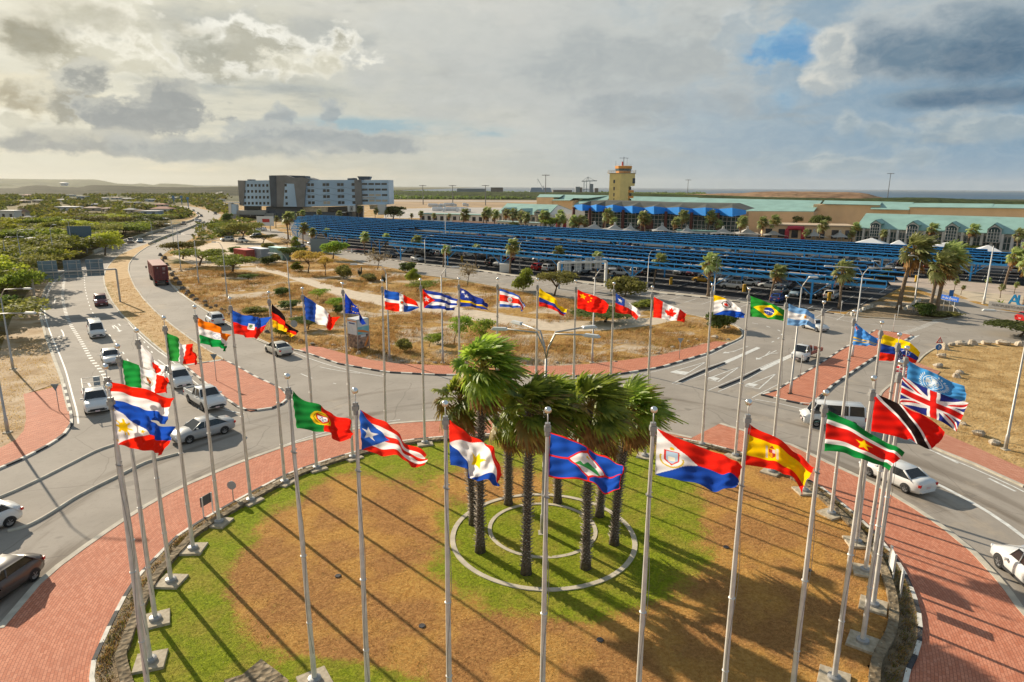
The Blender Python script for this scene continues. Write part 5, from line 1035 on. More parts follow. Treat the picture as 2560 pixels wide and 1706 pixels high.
# key, foot px, crown left x, right x, top y, label, category
TR = [('divi', 503, 664, 432, 558, 626, 'wide flat topped green tree beside the highway, behind the container lorry'), ('divio', 452, 648, 412, 508, 606, 'greyish half bare flat topped tree left of the dirt lot'), ('divi', 586, 682, 510, 642, 643, 'leaning umbrella shaped tree in the dry field in front of the containers'), ('divid', 618, 706, 600, 640, 688, 'small dark bush under the leaning umbrella tree'),
 ('bushd', 588, 634, 571, 606, 614, 'round clipped dark green tree behind the red container'), ('bush', 612, 630, 600, 630, 622, 'low green bush behind the red container, right of the round tree'), ('bushd', 667, 662, 651, 690, 638, 'dark green bush in front of the grey container'), ('busho', 688, 656, 672, 702, 634, 'olive bush at the corner of the grey container'), ('divid', 725, 652, 698, 748, 622, 'dark spreading tree in front of the teal container'), ('bushd', 758, 632, 744, 770, 616, 'small dark tree beside the access road, right of the teal container'),
 ('orange', 762, 684, 738, 812, 630, 'orange brown spreading tree in the middle of the dry field'), ('bush', 742, 678, 726, 760, 655, 'round green bush left of the orange brown tree'), ('orange', 810, 690, 795, 835, 645, 'thin orange tree beside the large orange brown one'), ('busho', 858, 698, 834, 882, 660, 'round olive green bush right of the orange trees'), ('tree', 832, 648, 799, 866, 600, 'large bright green tree at the bend of the access road'), ('bare', 938, 674, 915, 980, 625, 'sparse leaning thorn tree beside the access road'), ('bare', 712, 624, 698, 742, 592, 'sparse thorn tree by the entrance road, left of the bright green tree'), ('bush', 740, 622, 725, 752, 592, 'loose green tree by the entrance road between two palms'),
 ('bushd', 1020, 680, 1000, 1044, 652, 'dark green bush at the top of a cluster near the access road'), ('bush', 1040, 706, 1008, 1048, 672, 'green bush below the dark one near the access road'), ('young', 1050, 730, 985, 1085, 703, 'low bright green windswept tree right of the green bushes'), ('busho', 920, 702, 895, 946, 683, 'low olive bush near the tall cactus'), ('bare', 1163, 714, 1145, 1200, 652, 'bare grey brown shrub at the edge of the access road'), ('bush', 1298, 728, 1283, 1342, 672, 'leafy green shrub tree left of the half bare spreading tree'), ('divio', 1386, 740, 1330, 1440, 685, 'half bare spreading tree in front of the white sign gantry'), ('busho', 1555, 742, 1515, 1612, 688, 'windswept yellow green tree right of the white sign gantry'),
 ('bushd', 1790, 822, 1765, 1838, 770, 'dark leaved small tree on the rounded corner of the dry field'), ('young', 784, 750, 768, 826, 723, 'small umbrella shaped tree left of the dark blue starred flag'), ('bushd', 724, 770, 700, 756, 748, 'dark low bush in the dry field near the tall lamp'), ('bushd', 700, 738, 686, 724, 716, 'low dark green scrub in the middle of the left dry field'), ('busho', 636, 788, 608, 665, 766, 'yellow green scrub near the edge of the highway'), ('divid', 770, 824, 730, 808, 796, 'wide dark green bush behind the blue, white and red banded flag'), ('young', 828, 778, 804, 860, 746, 'bright yellow green bush behind the folded blue flag'), ('bushd', 846, 784, 838, 866, 758, 'dark bush just left of the folded blue flag pole'),
 ('bush', 700, 842, 672, 728, 818, 'green weeds at the end of the brick verge'), ('young', 1075, 868, 1040, 1100, 836, 'thin spreading green bush left of the bright green shrubs'), ('busho', 1010, 880, 985, 1030, 845, 'grey green scrub in the tall dry grass'), ('young', 1135, 862, 1092, 1176, 796, 'bright green shrub tree under the two starred flag'), ('young', 1190, 872, 1168, 1240, 800, 'bright green leaning shrub right of its taller neighbour'), ('bushd', 1096, 858, 1080, 1110, 828, 'small dark green bush at the foot of the bright shrubs'), ('divid', 1500, 806, 1440, 1600, 778, 'low dark scrub behind the red starred flag'), ('bush', 1610, 768, 1560, 1650, 750, 'yellow green tufty scrub behind the maple leaf flag'),
 ('divi', 560, 588, 520, 590, 560, 'green tree left of the hotel parking ramp'), ('divio', 605, 604, 560, 650, 560, 'broad olive tree in front of the hotel parking ramp'), ('divid', 575, 600, 530, 600, 570, 'dark tree under the broad olive one near the hotel'), ('divio', 654, 608, 630, 690, 588, 'drooping olive tree behind the parked cars'), ('busho', 668, 624, 655, 684, 606, 'olive bush at the edge of the sandy lot'), ('treed', 973, 548, 958, 1020, 516, 'dark dense tree right of the hotel'), ('treed', 570, 560, 553, 578, 533, 'dark tree at the corner of the hotel block'),
 ('divid', 2520, 842, 2498, 2640, 812, 'dark spreading shrub at the right edge of the photo'), ('treed', 1980, 584, 1974, 2024, 536, 'dark green rounded tree beside the red arch'), ('treed', 2035, 590, 2022, 2070, 538, 'dense green tree right of the red arch'), ('treed', 1900, 578, 1884, 1940, 541, 'dark green tree left of the red arch, behind the white sails'), ('divi', 1372, 586, 1335, 1412, 548, 'wide flat green umbrella tree before the small teal roofed hall'), ('treed', 1290, 588, 1262, 1292, 556, 'dark rounded tree left of the flat green umbrella tree'), ('treed', 1440, 582, 1415, 1444, 540, 'dark fan crowned tree right of the flat green umbrella tree'), ('bush', 2420, 628, 2385, 2470, 613, 'low yellow green hedge before the teal terminal'), ('bushd', 2300, 790, 2280, 2330, 752, 'dark bushes under the tall double palm'), ('busho', 2360, 792, 2310, 2398, 780, 'clipped low green planting at the tip of the corner island'),
 ('bush', 2195, 700, 2175, 2240, 676, 'green shrubs inside the car park beside the round blue sign')]
for i, (k, bx, by, x0, x1, ty, lab) in enumerate(TR):
 B = gp(bx, by); dpt = B.y * math.cos(CP) + CH * math.sin(CP); w = (x1 - x0) / CF * dpt; h = max(.6, height_at(B, ty)); c = (x0 + x1) / 2; w *= 1.12
 B2 = B + Vector(((c - bx) / CF * dpt * .6, 0, 0)); sh = 'bush' if any(q in lab for q in ('bush', 'scrub', 'shrub', 'weeds', 'hedge', 'planting')) else 'tree'
 tree(k, B2, w, h, lab, 'trees and bushes round the dry field' if bx < 1900 else 'trees near the terminal', sh, sh, i)
# the wood west of the highway
wp = [tuple(gp(*p)[:2]) for p in [(-500, 1000), (-60, 860), (20, 780), (70, 716), (120, 672), (190, 640), (235, 618), (320, 592), (400, 570), (470, 552), (478, 545), (300, 545), (0, 549), (-700, 560)]]
wx, wy = [p[0] for p in wp], [p[1] for p in wp]; rg = random.Random(5); pts = []
tries = 0
while len(pts) < 185 and tries < 60000:
 tries += 1; x, y = rg.uniform(min(wx), max(wx)), rg.uniform(min(wy), max(wy))
 if not inside(wp, np.array([x]), np.array([y]))[0]: continue
 q = px_of((x, y, 3));
 if q[0] < -90 or px_of((x, y, 5.4))[1] < np.interp(q[0], [0, 95, 125, 200, 450], [549, 546, 535, 534, 534]): continue
 mind = 4.6 + .018 * math.hypot(x, y)
 if all((x - a) ** 2 + (y - b_) ** 2 > mind ** 2 for a, b_ in pts): pts.append((x, y))
kinds = ['wood', 'woodo', 'woodo', 'woody', 'woodd', 'wood', 'woodo']
pts.sort(key=lambda p: math.hypot(*p)); rows_ = [sorted(pts[j:j + 14], key=lambda p: px_of((*p, 0))[0]) for j in range(0, len(pts), 14)]; NM = {p: (a_, b_) for a_, r_ in enumerate(rows_) for b_, p in enumerate(r_)}
for i, (x, y) in enumerate(pts):
 k = kinds[rg.randrange(len(kinds))]; w = rg.uniform(10, 17) * (1 + y / 900); tree(k, (x, y, 0), w, rg.uniform(3.8, 5.6), '%s thorn tree, %s from the left in the %s nearest row of the wood' % (dict(wood='green', woodo='olive', woody='yellow green', woodd='dark green')[k], ordn(NM[(x, y)][1]), ordn(NM[(x, y)][0])), 'thorn trees of the wood west of the highway', 'tree', 'thorn_tree', i)
tree('yellow', gp(262, 640), 9.5, 6.2, 'bright yellow green tree beside the highway barrier, right of the blue sign', None, 'tree', 'tree')
# dry grass tufts in the fields, as one mass each
fpoly = [tuple(gp(*p)[:2]) for p in [(405, 665), (425, 700), (450, 730), (531, 781), (590, 812), (680, 856), (750, 862), (810, 870), (920, 900), (1100, 914), (1400, 914), (1640, 890), (1800, 852), (1850, 838), (1830, 815), (1730, 792), (1380, 745), (1280, 729), (1150, 704), (1050, 691), (920, 664), (820, 650), (640, 660), (480, 660)]]
n = 60000; fx0, fy0 = [p[0] for p in fpoly], [p[1] for p in fpoly]; XY = np.stack([rng.uniform(min(fx0), max(fx0), n), rng.uniform(min(fy0), max(fy0), n)], 1)
k = inside(fpoly, XY[:, 0], XY[:, 1]); XY = XY[k]
nz = np.sin(XY[:, 0] * .33 + 2 * np.sin(XY[:, 1] * .17)) + np.sin(XY[:, 1] * .41 + 1.5 * np.sin(XY[:, 0] * .23 + 1)) + .8 * np.sin((XY[:, 0] + XY[:, 1]) * .9) * np.sin((XY[:, 0] - XY[:, 1]) * .7)
px_, py_ = px_np(np.stack([XY[:, 0], XY[:, 1], np.zeros(len(XY))], 1)); track = np.interp(px_, [630, 740, 900, 1100, 1340, 1500, 1700], [668, 700, 742, 775, 812, 812, 795]); nz -= 3 * np.exp(-((py_ - track) / (4 + (py_ - 640) * .06)) ** 2)
nz += 1.6 * (py_ > np.interp(px_, [745, 860, 1100, 1500, 1650, 1850], [845, 862, 885, 885, 868, 815]))
keep = nz + rng.normal(0, .45, len(XY)) > -.15; XY = XY[keep]; print('tufts', len(XY))
M_GT = [leafmat('straw', (.34, .20, .06), (.60, .38, .13), 1.2, .35), leafmat('straw_pale', (.50, .34, .14), (.70, .52, .26), 1.2, .35), leafmat('weed', (.18, .19, .03), (.34, .30, .06), 1.2, .35)]
mi = (np.sin(XY[:, 0] * .5) + np.sin(XY[:, 1] * .63) + rng.normal(0, .5, len(XY)) > .7).astype(int); mi[(rng.random(len(XY)) < .09)] = 2
tag(tufts('dry_grass', XY, 0, .42, .03, M_GT, mi, per=7, lean=(.5, -.2), spread=.22, seed=3), 'tall golden dry grass in tufts all over the large field', 'grass', kind='stuff')
rp = [tuple(gp(*p)[:2]) for p in [(2300, 906), (2350, 872), (2560, 866), (2800, 870), (2880, 1240), (2560, 1170), (2440, 1118), (2340, 1072), (2310, 1020), (2320, 955), (2360, 930)]]
XY = np.stack([rng.uniform(24, 75, 16000), rng.uniform(28, 90, 16000)], 1); XY = XY[inside(rp, XY[:, 0], XY[:, 1])]
tag(tufts('dry_grass', XY, .06, .13, .02, M_GT, (rng.random(len(XY)) < .4).astype(int), per=5, lean=(.4, -.2), spread=.2, seed=4), 'short dry straw coloured grass of the right hand field', 'grass', kind='stuff')
sg = rng.uniform(.15, .8, 2600); AI2 = inset(AI, .12); AI3 = inset(AI, .82); ii = rng.integers(0, len(AI2), 2600); XY = np.array([tuple(AI2[i].lerp(AI3[i], f).lerp(AI2[(i + 1) % len(AI2)].lerp(AI3[(i + 1) % len(AI2)], f), random.random())) for i, f in zip(ii, sg)])
tag(tufts('weeds', XY, .2, .12, .02, [M_GT[0], M_GT[2], M_BARK], rng.integers(0, 3, len(XY)), per=5, spread=.1, seed=8), 'low weeds and dry litter in the soil strip round the lawn', 'weeds', kind='stuff')
lp = [tuple(gp(*p)[:2]) for p in [(0, 900), (60, 860), (96, 840), (128, 905), (150, 950), (60, 985), (60, 1060), (0, 1115), (-150, 1170), (-200, 1000)]]
XY = np.stack([rng.uniform(-60, -30, 9000), rng.uniform(35, 90, 9000)], 1); XY = XY[inside(lp, XY[:, 0], XY[:, 1])]
tag(tufts('dry_grass', XY, .03, .16, .02, M_GT, (rng.random(len(XY)) < .5).astype(int), per=4, spread=.2, seed=5), 'short dry grass and weeds of the left roadside', 'grass', kind='stuff')
mp = [tuple(gp(*p)[:2]) for p in med_px]
XY = np.stack([rng.uniform(-80, -20, 30000), rng.uniform(70, 200, 30000)], 1); XY = XY[inside(mp, XY[:, 0], XY[:, 1])]
q = px_np(np.stack([XY[:, 0], XY[:, 1], np.zeros(len(XY))], 1)); edge = q[0] < np.interp(q[1], [620, 690, 760, 810, 865, 915], [310, 272, 300, 345, 405, 470])
tag(tufts('median_grass_blades', XY, .1, .14, .025, M_GT, np.where(edge, 2, 0), per=4, spread=.2, seed=6), 'short golden grass of the median, greener along its left kerb', 'grass', kind='stuff')
# stones
M_RK = mat('boulder', (.42, .34, .25), .95, color2=(.60, .52, .41), scale=2, bump=1, bscale=5); M_RKD = mat('dark_boulder', (.10, .085, .075), .95, color2=(.22, .19, .16), scale=2, bump=1, bscale=5)
def rock_mesh(seed, m):
 rg = random.Random(seed); b = MB(); b.ball((0, 0, 0), 1, 10); nv = []
 for v in b.v:
  q = Vector(v); s = 1 + .28 * math.sin(q.x * 2.3 + seed) * math.cos(q.y * 2.1 + seed * 2) + .18 * math.sin(q.z * 4 + seed) + rg.uniform(-.05, .05); q = q * s
  q.z = max(q.z, -.5); q.x = max(-.9, min(.85, q.x)); nv.append(tuple(q))
 b.v = nv; return b.mesh('rock', m)
RK = [rock_mesh(i, M_RK) for i in range(4)] + [rock_mesh(i + 9, M_RKD) for i in range(3)]
def rocks(lst, group, labf, dark=False, z=0):
 for i, (x, y, w) in enumerate(lst):
  B = gp(x, y, z); dpt = B.y * math.cos(CP) + CH * math.sin(CP); s = w / CF * dpt / 2 * (1 if dark else .82); o = bpy.data.objects.new('boulder', RK[(4 + i % 3) if dark else i % 4]); COL.objects.link(o)
  o.location = B + Vector((0, 0, s * .25)); o.scale = (s, s * random.uniform(.7, 1), s * random.uniform(.55, .85)); o.rotation_euler = (random.uniform(-.15, .15), 0, random.uniform(0, 6)); tag(o, labf(i), 'boulder', group)
rr_ = [(2355, 866, 26), (2378, 864, 24), (2403, 862, 34), (2432, 862, 28), (2466, 862, 30), (2506, 862, 38), (2548, 864, 34), (2362, 874, 34), (2352, 894, 30), (2343, 918, 28), (2400, 934, 28), (2392, 944, 26), (2444, 1088, 38), (2486, 1110, 34), (2408, 1062, 22)]
rocks(rr_, 'boulders edging the right hand field', lambda i: ordn(i) + ' boulder of the row edging the right hand field, counted from its far left', z=.05)
dr = [(401, 640, 14), (412, 648, 13), (418, 664, 12), (422, 676, 14), (430, 690, 14), (440, 701, 15), (449, 712, 16), (459, 724, 18), (470, 733, 15), (480, 744, 16), (490, 751, 15), (513, 758, 14), (527, 771, 11), (540, 767, 11), (553, 777, 14), (563, 778, 10), (575, 788, 12), (405, 655, 12), (668, 832, 14), (692, 846, 12), (730, 846, 10), (752, 855, 16), (434, 682, 10), (465, 738, 12), (516, 766, 12)]
rocks(sorted(dr), 'dark boulders along the highway', lambda i: ordn(i) + ' dark boulder from the left along the edge of the highway', dark=True)
fr = [(782, 862, 16), (834, 864, 14), (874, 880, 16), (896, 886, 18), (1006, 906, 16), (1046, 908, 14), (1087, 908, 14), (1166, 910, 16), (1312, 908, 16), (1356, 908, 14), (1392, 908, 14), (1446, 906, 12), (1538, 906, 14), (1644, 884, 14), (1682, 870, 16), (1722, 856, 14), (1742, 850, 12), (1786, 846, 26), (1820, 820, 18), (1820, 850, 12), (1765, 798, 20)]
rocks(fr, 'stones along the near edge of the dry field', lambda i: ordn(i) + ' stone from the left along the near edge of the dry field')
# two tall cacti in the dry field
M_CAC = mat('cactus_skin', (.03, .04, .018), .8, var=.3, scale=5)
for (x, y, ty), l in zip(((900, 690, 667), (960, 706, 681)), ('dark columnar cactus right of the olive bush', 'dark clustered column cactus beside the street lamp in the field')):
 B = gp(x, y); h = height_at(B, ty); r = empty('cactus', B, 0, l, 'cactus')
 for k in range(6): a = k * 1.05; b = MB(); b.tube([(0, 0, 0), (.35 * math.cos(a), .35 * math.sin(a), h * .3), (.4 * math.cos(a), .4 * math.sin(a), h * (1 - .1 * k))], [.12, .15, .08], 7); b.build('stem', M_CAC, r, smooth=True)
# ================================================================ vehicles
M_GLS = mat('car_glass', (.012, .015, .018), .08, spec=.8); M_TYRE = mat('tyre_rubber', (.02, .02, .02), .85); M_RIM = mat('wheel_rim', (.42, .42, .43), .35, metal=.6); M_TRIM = mat('black_trim', (.025, .025, .027), .6)
M_HL = mat('headlamp_glass', (.75, .77, .80), .12, spec=.8); M_TL = mat('tail_lamp_red', (.55, .015, .01), .25); M_PLATE = mat('number_plate', (.70, .55, .55), .5)
PAINT = {}
def paint(c):
 if c not in PAINT:
  col = dict(white=(.74, .74, .73), silver=(.36, .37, .38), maroon=(.20, .03, .035), brown=(.085, .065, .055), red=(.60, .015, .015), dark=(.03, .032, .035), blue=(.02, .06, .28), yellow=(.62, .34, .02), lblue=(.35, .46, .55), tan=(.42, .32, .24), cream=(.66, .62, .54))[c]
  m = mat('paint_' + c, col, .32, spec=.5); m.node_tree.nodes['Principled BSDF'].inputs['Coat Weight'].default_value = .7; m.node_tree.nodes['Principled BSDF'].inputs['Coat Roughness'].default_value = .08
  PAINT[c] = m
 return PAINT[c]
# station rows: x from the nose back, underside z, shoulder z, half width; cabin: base x front/back, roof x front/back, roof z
KIND = dict(
 sedan=dict(L=4.55, W=.88, st=[(2.27, .35, .58, .70), (2.16, .22, .70, .80), (1.6, .20, .86, .87), (.95, .20, .95, .88), (0, .20, .95, .88), (-1.2, .20, .99, .88), (-1.75, .22, 1.03, .86), (-2.2, .28, 1.00, .80), (-2.27, .38, .80, .74)], cab=(1.05, -1.72, .30, -.95, 1.44), wb=1.34, r=.32),
 hatch=dict(L=3.9, W=.84, st=[(1.95, .35, .60, .68), (1.85, .22, .74, .78), (1.35, .20, .90, .83), (.85, .20, .98, .84), (-.9, .20, 1.02, .84), (-1.65, .24, 1.06, .82), (-1.93, .30, 1.02, .77), (-1.96, .40, .70, .74)], cab=(.98, -1.90, .25, -1.12, 1.47), wb=1.24, r=.31),
 suv=dict(L=4.5, W=.92, st=[(2.25, .42, .72, .76), (2.14, .28, .88, .86), (1.6, .26, 1.04, .91), (1.0, .26, 1.10, .92), (-1.2, .26, 1.12, .92), (-2.0, .28, 1.14, .90), (-2.22, .34, 1.10, .85), (-2.25, .46, .80, .82)], cab=(1.05, -2.12, .42, -1.78, 1.72), wb=1.34, r=.37),
 van=dict(L=4.7, W=.86, st=[(2.34, .35, .72, .74), (2.28, .24, .95, .82), (2.02, .22, 1.08, .86), (1.5, .22, 1.12, .86), (-2.1, .22, 1.12, .86), (-2.30, .28, 1.10, .84), (-2.35, .36, .90, .82)], cab=(2.06, -2.30, 1.42, -2.18, 1.98), wb=1.35, r=.33),
 minivan=dict(L=4.4, W=.86, st=[(2.20, .35, .66, .72), (2.10, .22, .80, .80), (1.65, .20, .98, .85), (1.3, .20, 1.04, .86), (-1.8, .20, 1.06, .86), (-2.14, .26, 1.05, .82), (-2.2, .36, .80, .78)], cab=(1.5, -2.1, .62, -1.85, 1.66), wb=1.33, r=.32),
 pickup=dict(L=5.2, W=.92, st=[(2.60, .48, .80, .78), (2.48, .34, .98, .86), (1.95, .32, 1.10, .92), (1.2, .32, 1.14, .92), (-.55, .32, 1.14, .92), (-.62, .34, 1.10, .92), (-2.5, .36, 1.10, .92), (-2.6, .42, 1.08, .90)], cab=(1.25, -.60, .72, -.42, 1.78), wb=1.55, r=.39, bed=(-.66, -2.52)),
 flatbed=dict(L=4.6, W=.84, st=[(2.30, .35, .72, .74), (2.24, .26, .95, .80), (1.95, .24, 1.08, .82), (1.5, .24, 1.12, .82), (.85, .24, 1.12, .82), (.75, .30, 1.0, .80)], cab=(2.02, .80, 1.45, .92, 1.88), wb=1.35, r=.31, deck=(.70, -2.3)))
CARP = {}
def make_car(kind, color, extras=()):
 k = KIND[kind]; st = k['st']; P = paint(color); root = empty('car', (0, 0, 0))
 b = MB(); rows = []
 for x, zb, zs, hw in st:
  h = zs - zb; rows.append([(x, -hw * .90, zb), (x, -hw, zb + .22 * h), (x, -hw, zb + .62 * h), (x, -hw * .955, zb + .90 * h), (x, -hw * .84, zs), (x, 0, zs + .035), (x, hw * .84, zs), (x, hw * .955, zb + .90 * h), (x, hw, zb + .62 * h), (x, hw, zb + .22 * h), (x, hw * .90, zb)])
 n = 11; vs = [v for r in rows for v in r]; fs = [(i * n + j, i * n + (j + 1) % n, (i + 1) * n + (j + 1) % n, (i + 1) * n + j) for i in range(len(rows) - 1) for j in range(n)]
 fs += [tuple(range(n))[::-1], tuple(range((len(rows) - 1) * n, len(rows) * n))]; b.add(vs, fs)
 a0, a1, r0, r1, zr = k['cab']; W = k['W']; zb = [s[2] for s in st if abs(s[0] - a0) < 1][0] - .03; zb = min(s[2] for s in st if a1 - .3 <= s[0] <= a0 + .3) - .02; rw = W * .74; bw = W * .93
 # roof panel and pillars in body colour, glass as its own part
 zt = zr - .07; b.add([(r0, -rw, zt), (r0, rw, zt), (r1, rw, zt), (r1, -rw, zt), (r0 - .12, -rw * .86, zr), (r0 - .12, rw * .86, zr), (r1 + .10, rw * .86, zr), (r1 + .10, -rw * .86, zr)], [(3, 2, 1, 0)[::-1], (4, 7, 6, 5)[::-1], (0, 1, 5, 4), (1, 2, 6, 5), (2, 3, 7, 6), (3, 0, 4, 7)])
 for s in (-1, 1):
  for p, q, w in (((a0, s * bw, zb), (r0, s * rw, zt), .07), ((a1, s * bw, zb), (r1, s * rw, zt), .16 if kind in ('van', 'suv', 'minivan', 'hatch') else .12), ((.12 if kind != 'van' else .9, s * bw, zb), (.02 if kind != 'van' else .85, s * rw, zt), .07)): b.bar(p, q, w, .045)
  if kind in ('van', 'suv', 'minivan'): b.bar((-1.05, s * bw, zb), (-1.0, s * rw, zt), .10, .045)
 body = b.build('body', P, root, smooth=False)
 for p in body.data.polygons: p.use_smooth = abs(p.normal.x) < .98
 g = MB(); i_ = .985
 g.add([(a0, -bw * i_, zb), (a0, bw * i_, zb), (a1, bw * i_, zb), (a1, -bw * i_, zb), (r0, -rw * i_, zt), (r0, rw * i_, zt), (r1, rw * i_, zt), (r1, -rw * i_, zt)], [(0, 1, 5, 4), (1, 2, 6, 5), (2, 3, 7, 6), (3, 0, 4, 7)]); g.build('windows', M_GLS, root)
 r = k['r']; wb = k['wb']
 for sx in (1, -1):
  for s in (1, -1):
   wx = sx * wb; m = MB(); yo = s * (W + .005); prof = []
   for i in range(20): a = 2 * math.pi * i / 20; prof.append((math.cos(a), math.sin(a)))
   vs = []
   for yy, rr2 in ((-.10, r * .9), (-.07, r), (.07, r), (.10, r * .93), (.10, r * .62)): vs += [(c * rr2, s * (yy), q * rr2 + r) for c, q in prof]
   fs = [(i * 20 + j, i * 20 + (j + 1) % 20, (i + 1) * 20 + (j + 1) % 20, (i + 1) * 20 + j) for i in range(4) for j in range(20)] + [tuple(range(20))]
   m.add([(x + wx, y + s * (W - .09), z) for x, y, z in vs], fs); w = m.build('wheel', M_TYRE, root, smooth=True)
   m = MB(); m.add([(c * r * .62 + wx, s * (W - .09 + .085), q * r * .62 + r) for c, q in prof], [tuple(range(20)) if s < 0 else tuple(range(20))[::-1]])
   m.build('rim', M_RIM, w)
   m2 = MB()
   for q in range(5): a = q * 1.2566; m2.bar((wx, s * (W - .0), r), (wx + math.cos(a) * r * .56, s * (W - .0), r + math.sin(a) * r * .56), .05, .02)
   m2.build('spokes', M_RIM, w)
 # wheel arches, sills, bumpers, lamps
 t = MB()
 for sx in (1, -1):
  for s in (1, -1):
   pr = [(math.cos(math.pi * i / 12), math.sin(math.pi * i / 12)) for i in range(13)]; R2 = r * 1.16
   vs = [(sx * wb + c * R2, s * (W + .004), r + q * R2) for c, q in pr]; t.add(vs + [(sx * wb, s * (W + .004), .24)], [tuple(range(14))])
 if kind in ('suv', 'pickup'): t.box((0, 0, .30), (wb * 1.5, W * 2 + .02, .12))
 t.build('wheel_arches', M_TRIM, root)
 xf, xr = st[0][0], st[-1][0]; zf = st[1][2]; hwf = st[1][3]; hwr = st[-2][3]
 if kind != 'flatbed': zr2 = st[-2][2]
 t = MB(); t.box((xf - .005, 0, zf * .55), (.06, hwf * 1.2, .12 if kind not in ('suv', 'pickup') else .2)); t.box((xf + .0, 0, st[0][1] + .04), (.08, hwf * 1.55, .09)); t.build('grille', M_TRIM, root)
 for s in (-1, 1):
  m = MB(); m.box((st[1][0] + .02, s * hwf * .80, (st[0][2] + st[1][2]) / 2 - .02), (.16, hwf * .34, .13), rot=Matrix.Rotation(R(-18), 3, 'Y') @ Matrix.Rotation(R(-22 * s), 3, 'Z')); m.build('headlight', M_HL, root)
  if kind != 'flatbed': m = MB(); m.box((st[-2][0] - .0, s * hwr * .86, zr2 - .20), (.16, hwr * .34, .16 if kind != 'van' else .30), rz=R(18 * s)); m.build('taillight', M_TL, root)
  m = MB(); m.box((a0 - .32, s * (W + .09), zb + .10), (.12, .18, .13)); m.bar((a0 - .3, s * W * .9, zb + .04), (a0 - .3, s * (W + .05), zb + .07), .04); m.build('side_mirror', P if color != 'cream' else M_TRIM, root)
 m = MB(); m.box((xf + .045, 0, .45), (.02, .34, .13)); m.build('number_plate', M_PLATE, root)
 if kind != 'flatbed': m = MB(); m.box((xr - .045 if kind != 'sedan' else xr - .02, 0, .62), (.02, .34, .13)); m.build('number_plate', M_PLATE, root); m = MB(); m.box((xr - .0, 0, .38), (.08, hwr * 1.5, .12)); m.build('rear_bumper', M_TRIM if kind in ('suv', 'pickup') or color == 'cream' else P, root)
 if 'bed' in k:
  x0, x1 = k['bed']; m = MB(); m.box(((x0 + x1) / 2, 0, 1.125), (x0 - x1, W * 1.66, .03)); m.build('load_bed', M_TRIM, root)
  m = MB()
  for s in (-1, 1): m.box(((x0 + x1) / 2, s * W * .93, 1.16), (x0 - x1 + .1, .10, .12))
  m.box((x1 - .02, 0, 1.16), (.08, W * 1.8, .12)); m.build('bed_rails', P, root)
 if 'deck' in k:
  x0, x1 = k['deck']; m = MB(); m.box(((x0 + x1) / 2, 0, .78), (x0 - x1, 1.66, .08)); m.box(((x0 + x1) / 2, 0, .55), (x0 - x1, .7, .2)); m.build('deck', M_TRIM, root)
  m = MB(); mm = mat('faded_red_boards', (.45, .16, .12), .8, var=.2)
  for s in (-1, 1): m.box(((x0 + x1) / 2, s * .82, .98), (x0 - x1, .04, .32))
  m.box((x1 + .02, 0, .98), (.04, 1.66, .32)); m.build('side_boards', mm, root)
  m = MB(); m.bar((x0, -.8, .8), (x0, -.8, 1.55), .04); m.bar((x0, .8, .8), (x0, .8, 1.55), .04); m.bar((x0, -.8, 1.55), (x0, .8, 1.55), .04); m.build('headboard', M_TRIM, root)
 if 'rack' in extras:
  m = MB()
  for s in (-1, 1):
   for x in (.9, -.6, -2.4): m.bar((x, s * .82, 1.1 if x < 0 else 1.78), (x, s * .82, 2.15), .05)
   m.bar((1.0, s * .82, 2.15), (-2.4, s * .82, 2.15), .05)
  for x in (.9, -.6, -2.4): m.bar((x, -.82, 2.15), (x, .82, 2.15), .05)
  m.build('ladder_rack', mat('rack_metal', (.55, .53, .48), .5), root); m = MB(); m.box((-1.9, .3, 1.75), (.2, .5, 1.1)); m.build('cargo_cabinet', mat('cabinet', (.3, .36, .4), .5), root)
 if 'roofrail' in extras:
  m = MB()
  for s in (-1, 1): m.bar((.2, s * rw * .95, zr + .03), (-1.5, s * rw * .95, zr + .03), .04)
  m.build('roof_rails', M_TRIM, root)
 if 'spoiler' in extras: m = MB(); m.box((r1 - .05, 0, zr - .04), (.3, rw * 1.7, .04)); m.build('spoiler', P, root)
 if 'stripe' in extras:
  m = MB(); tq = mat('teal_waves', (.10, .40, .42), .4, color2=(.3, .55, .5), scale=3)
  for s in (-1, 1):
   for q in range(7): m.slab([(1.6 - q * .42, s * (W + .006), .40 + .06 * math.sin(q * 1.5)), (1.2 - q * .42, s * (W + .006), .44 + .08 * math.sin(q * 1.5 + 1)), (1.15 - q * .42, s * (W + .006), .56 + .08 * math.sin(q * 1.5 + 1)), (1.5 - q * .42, s * (W + .006), .50 + .06 * math.sin(q * 1.5))], (0, s * .004, 0))
  m.build('side_graphic', tq, root)
 return root
def car(kind, color, front, rear, label, group='cars on the road', extras=(), anchor='mid', cat='car', name='car'):
 F_, B_ = gp(*front, .012), gp(*rear, .012); d = (F_ - B_); rz = math.atan2(d.y, d.x); d.normalize()
 c = (F_ + B_) / 2 if anchor == 'mid' else (B_ + d * KIND[kind]['L'] / 2 if anchor == 'rear' else F_ - d * KIND[kind]['L'] / 2); key = (kind, color, extras)
 if key not in CARP: r = make_car(*key); CARP[key] = r; r.location = c; r.rotation_euler = (0, 0, rz)
 else: r = copy_tree(CARP[key], loc=c, rz=rz)
 kk = KIDS.pop(r.name, []); r.name = name; KIDS[r.name] = kk; return tag(r, label, cat, group)
car('sedan', 'silver', (450, 1106), (562, 1076), 'silver grey sedan turning out of the roundabout on the left')
car('pickup', 'white', (545, 1030), (490, 998), 'white double cab pickup waiting beside the brick median', anchor='front', cat='pickup truck', name='pickup_truck')
car('minivan', 'white', (462, 974), (432, 944), 'white minivan between the leaf green flag and the double cab pickup', anchor='front')
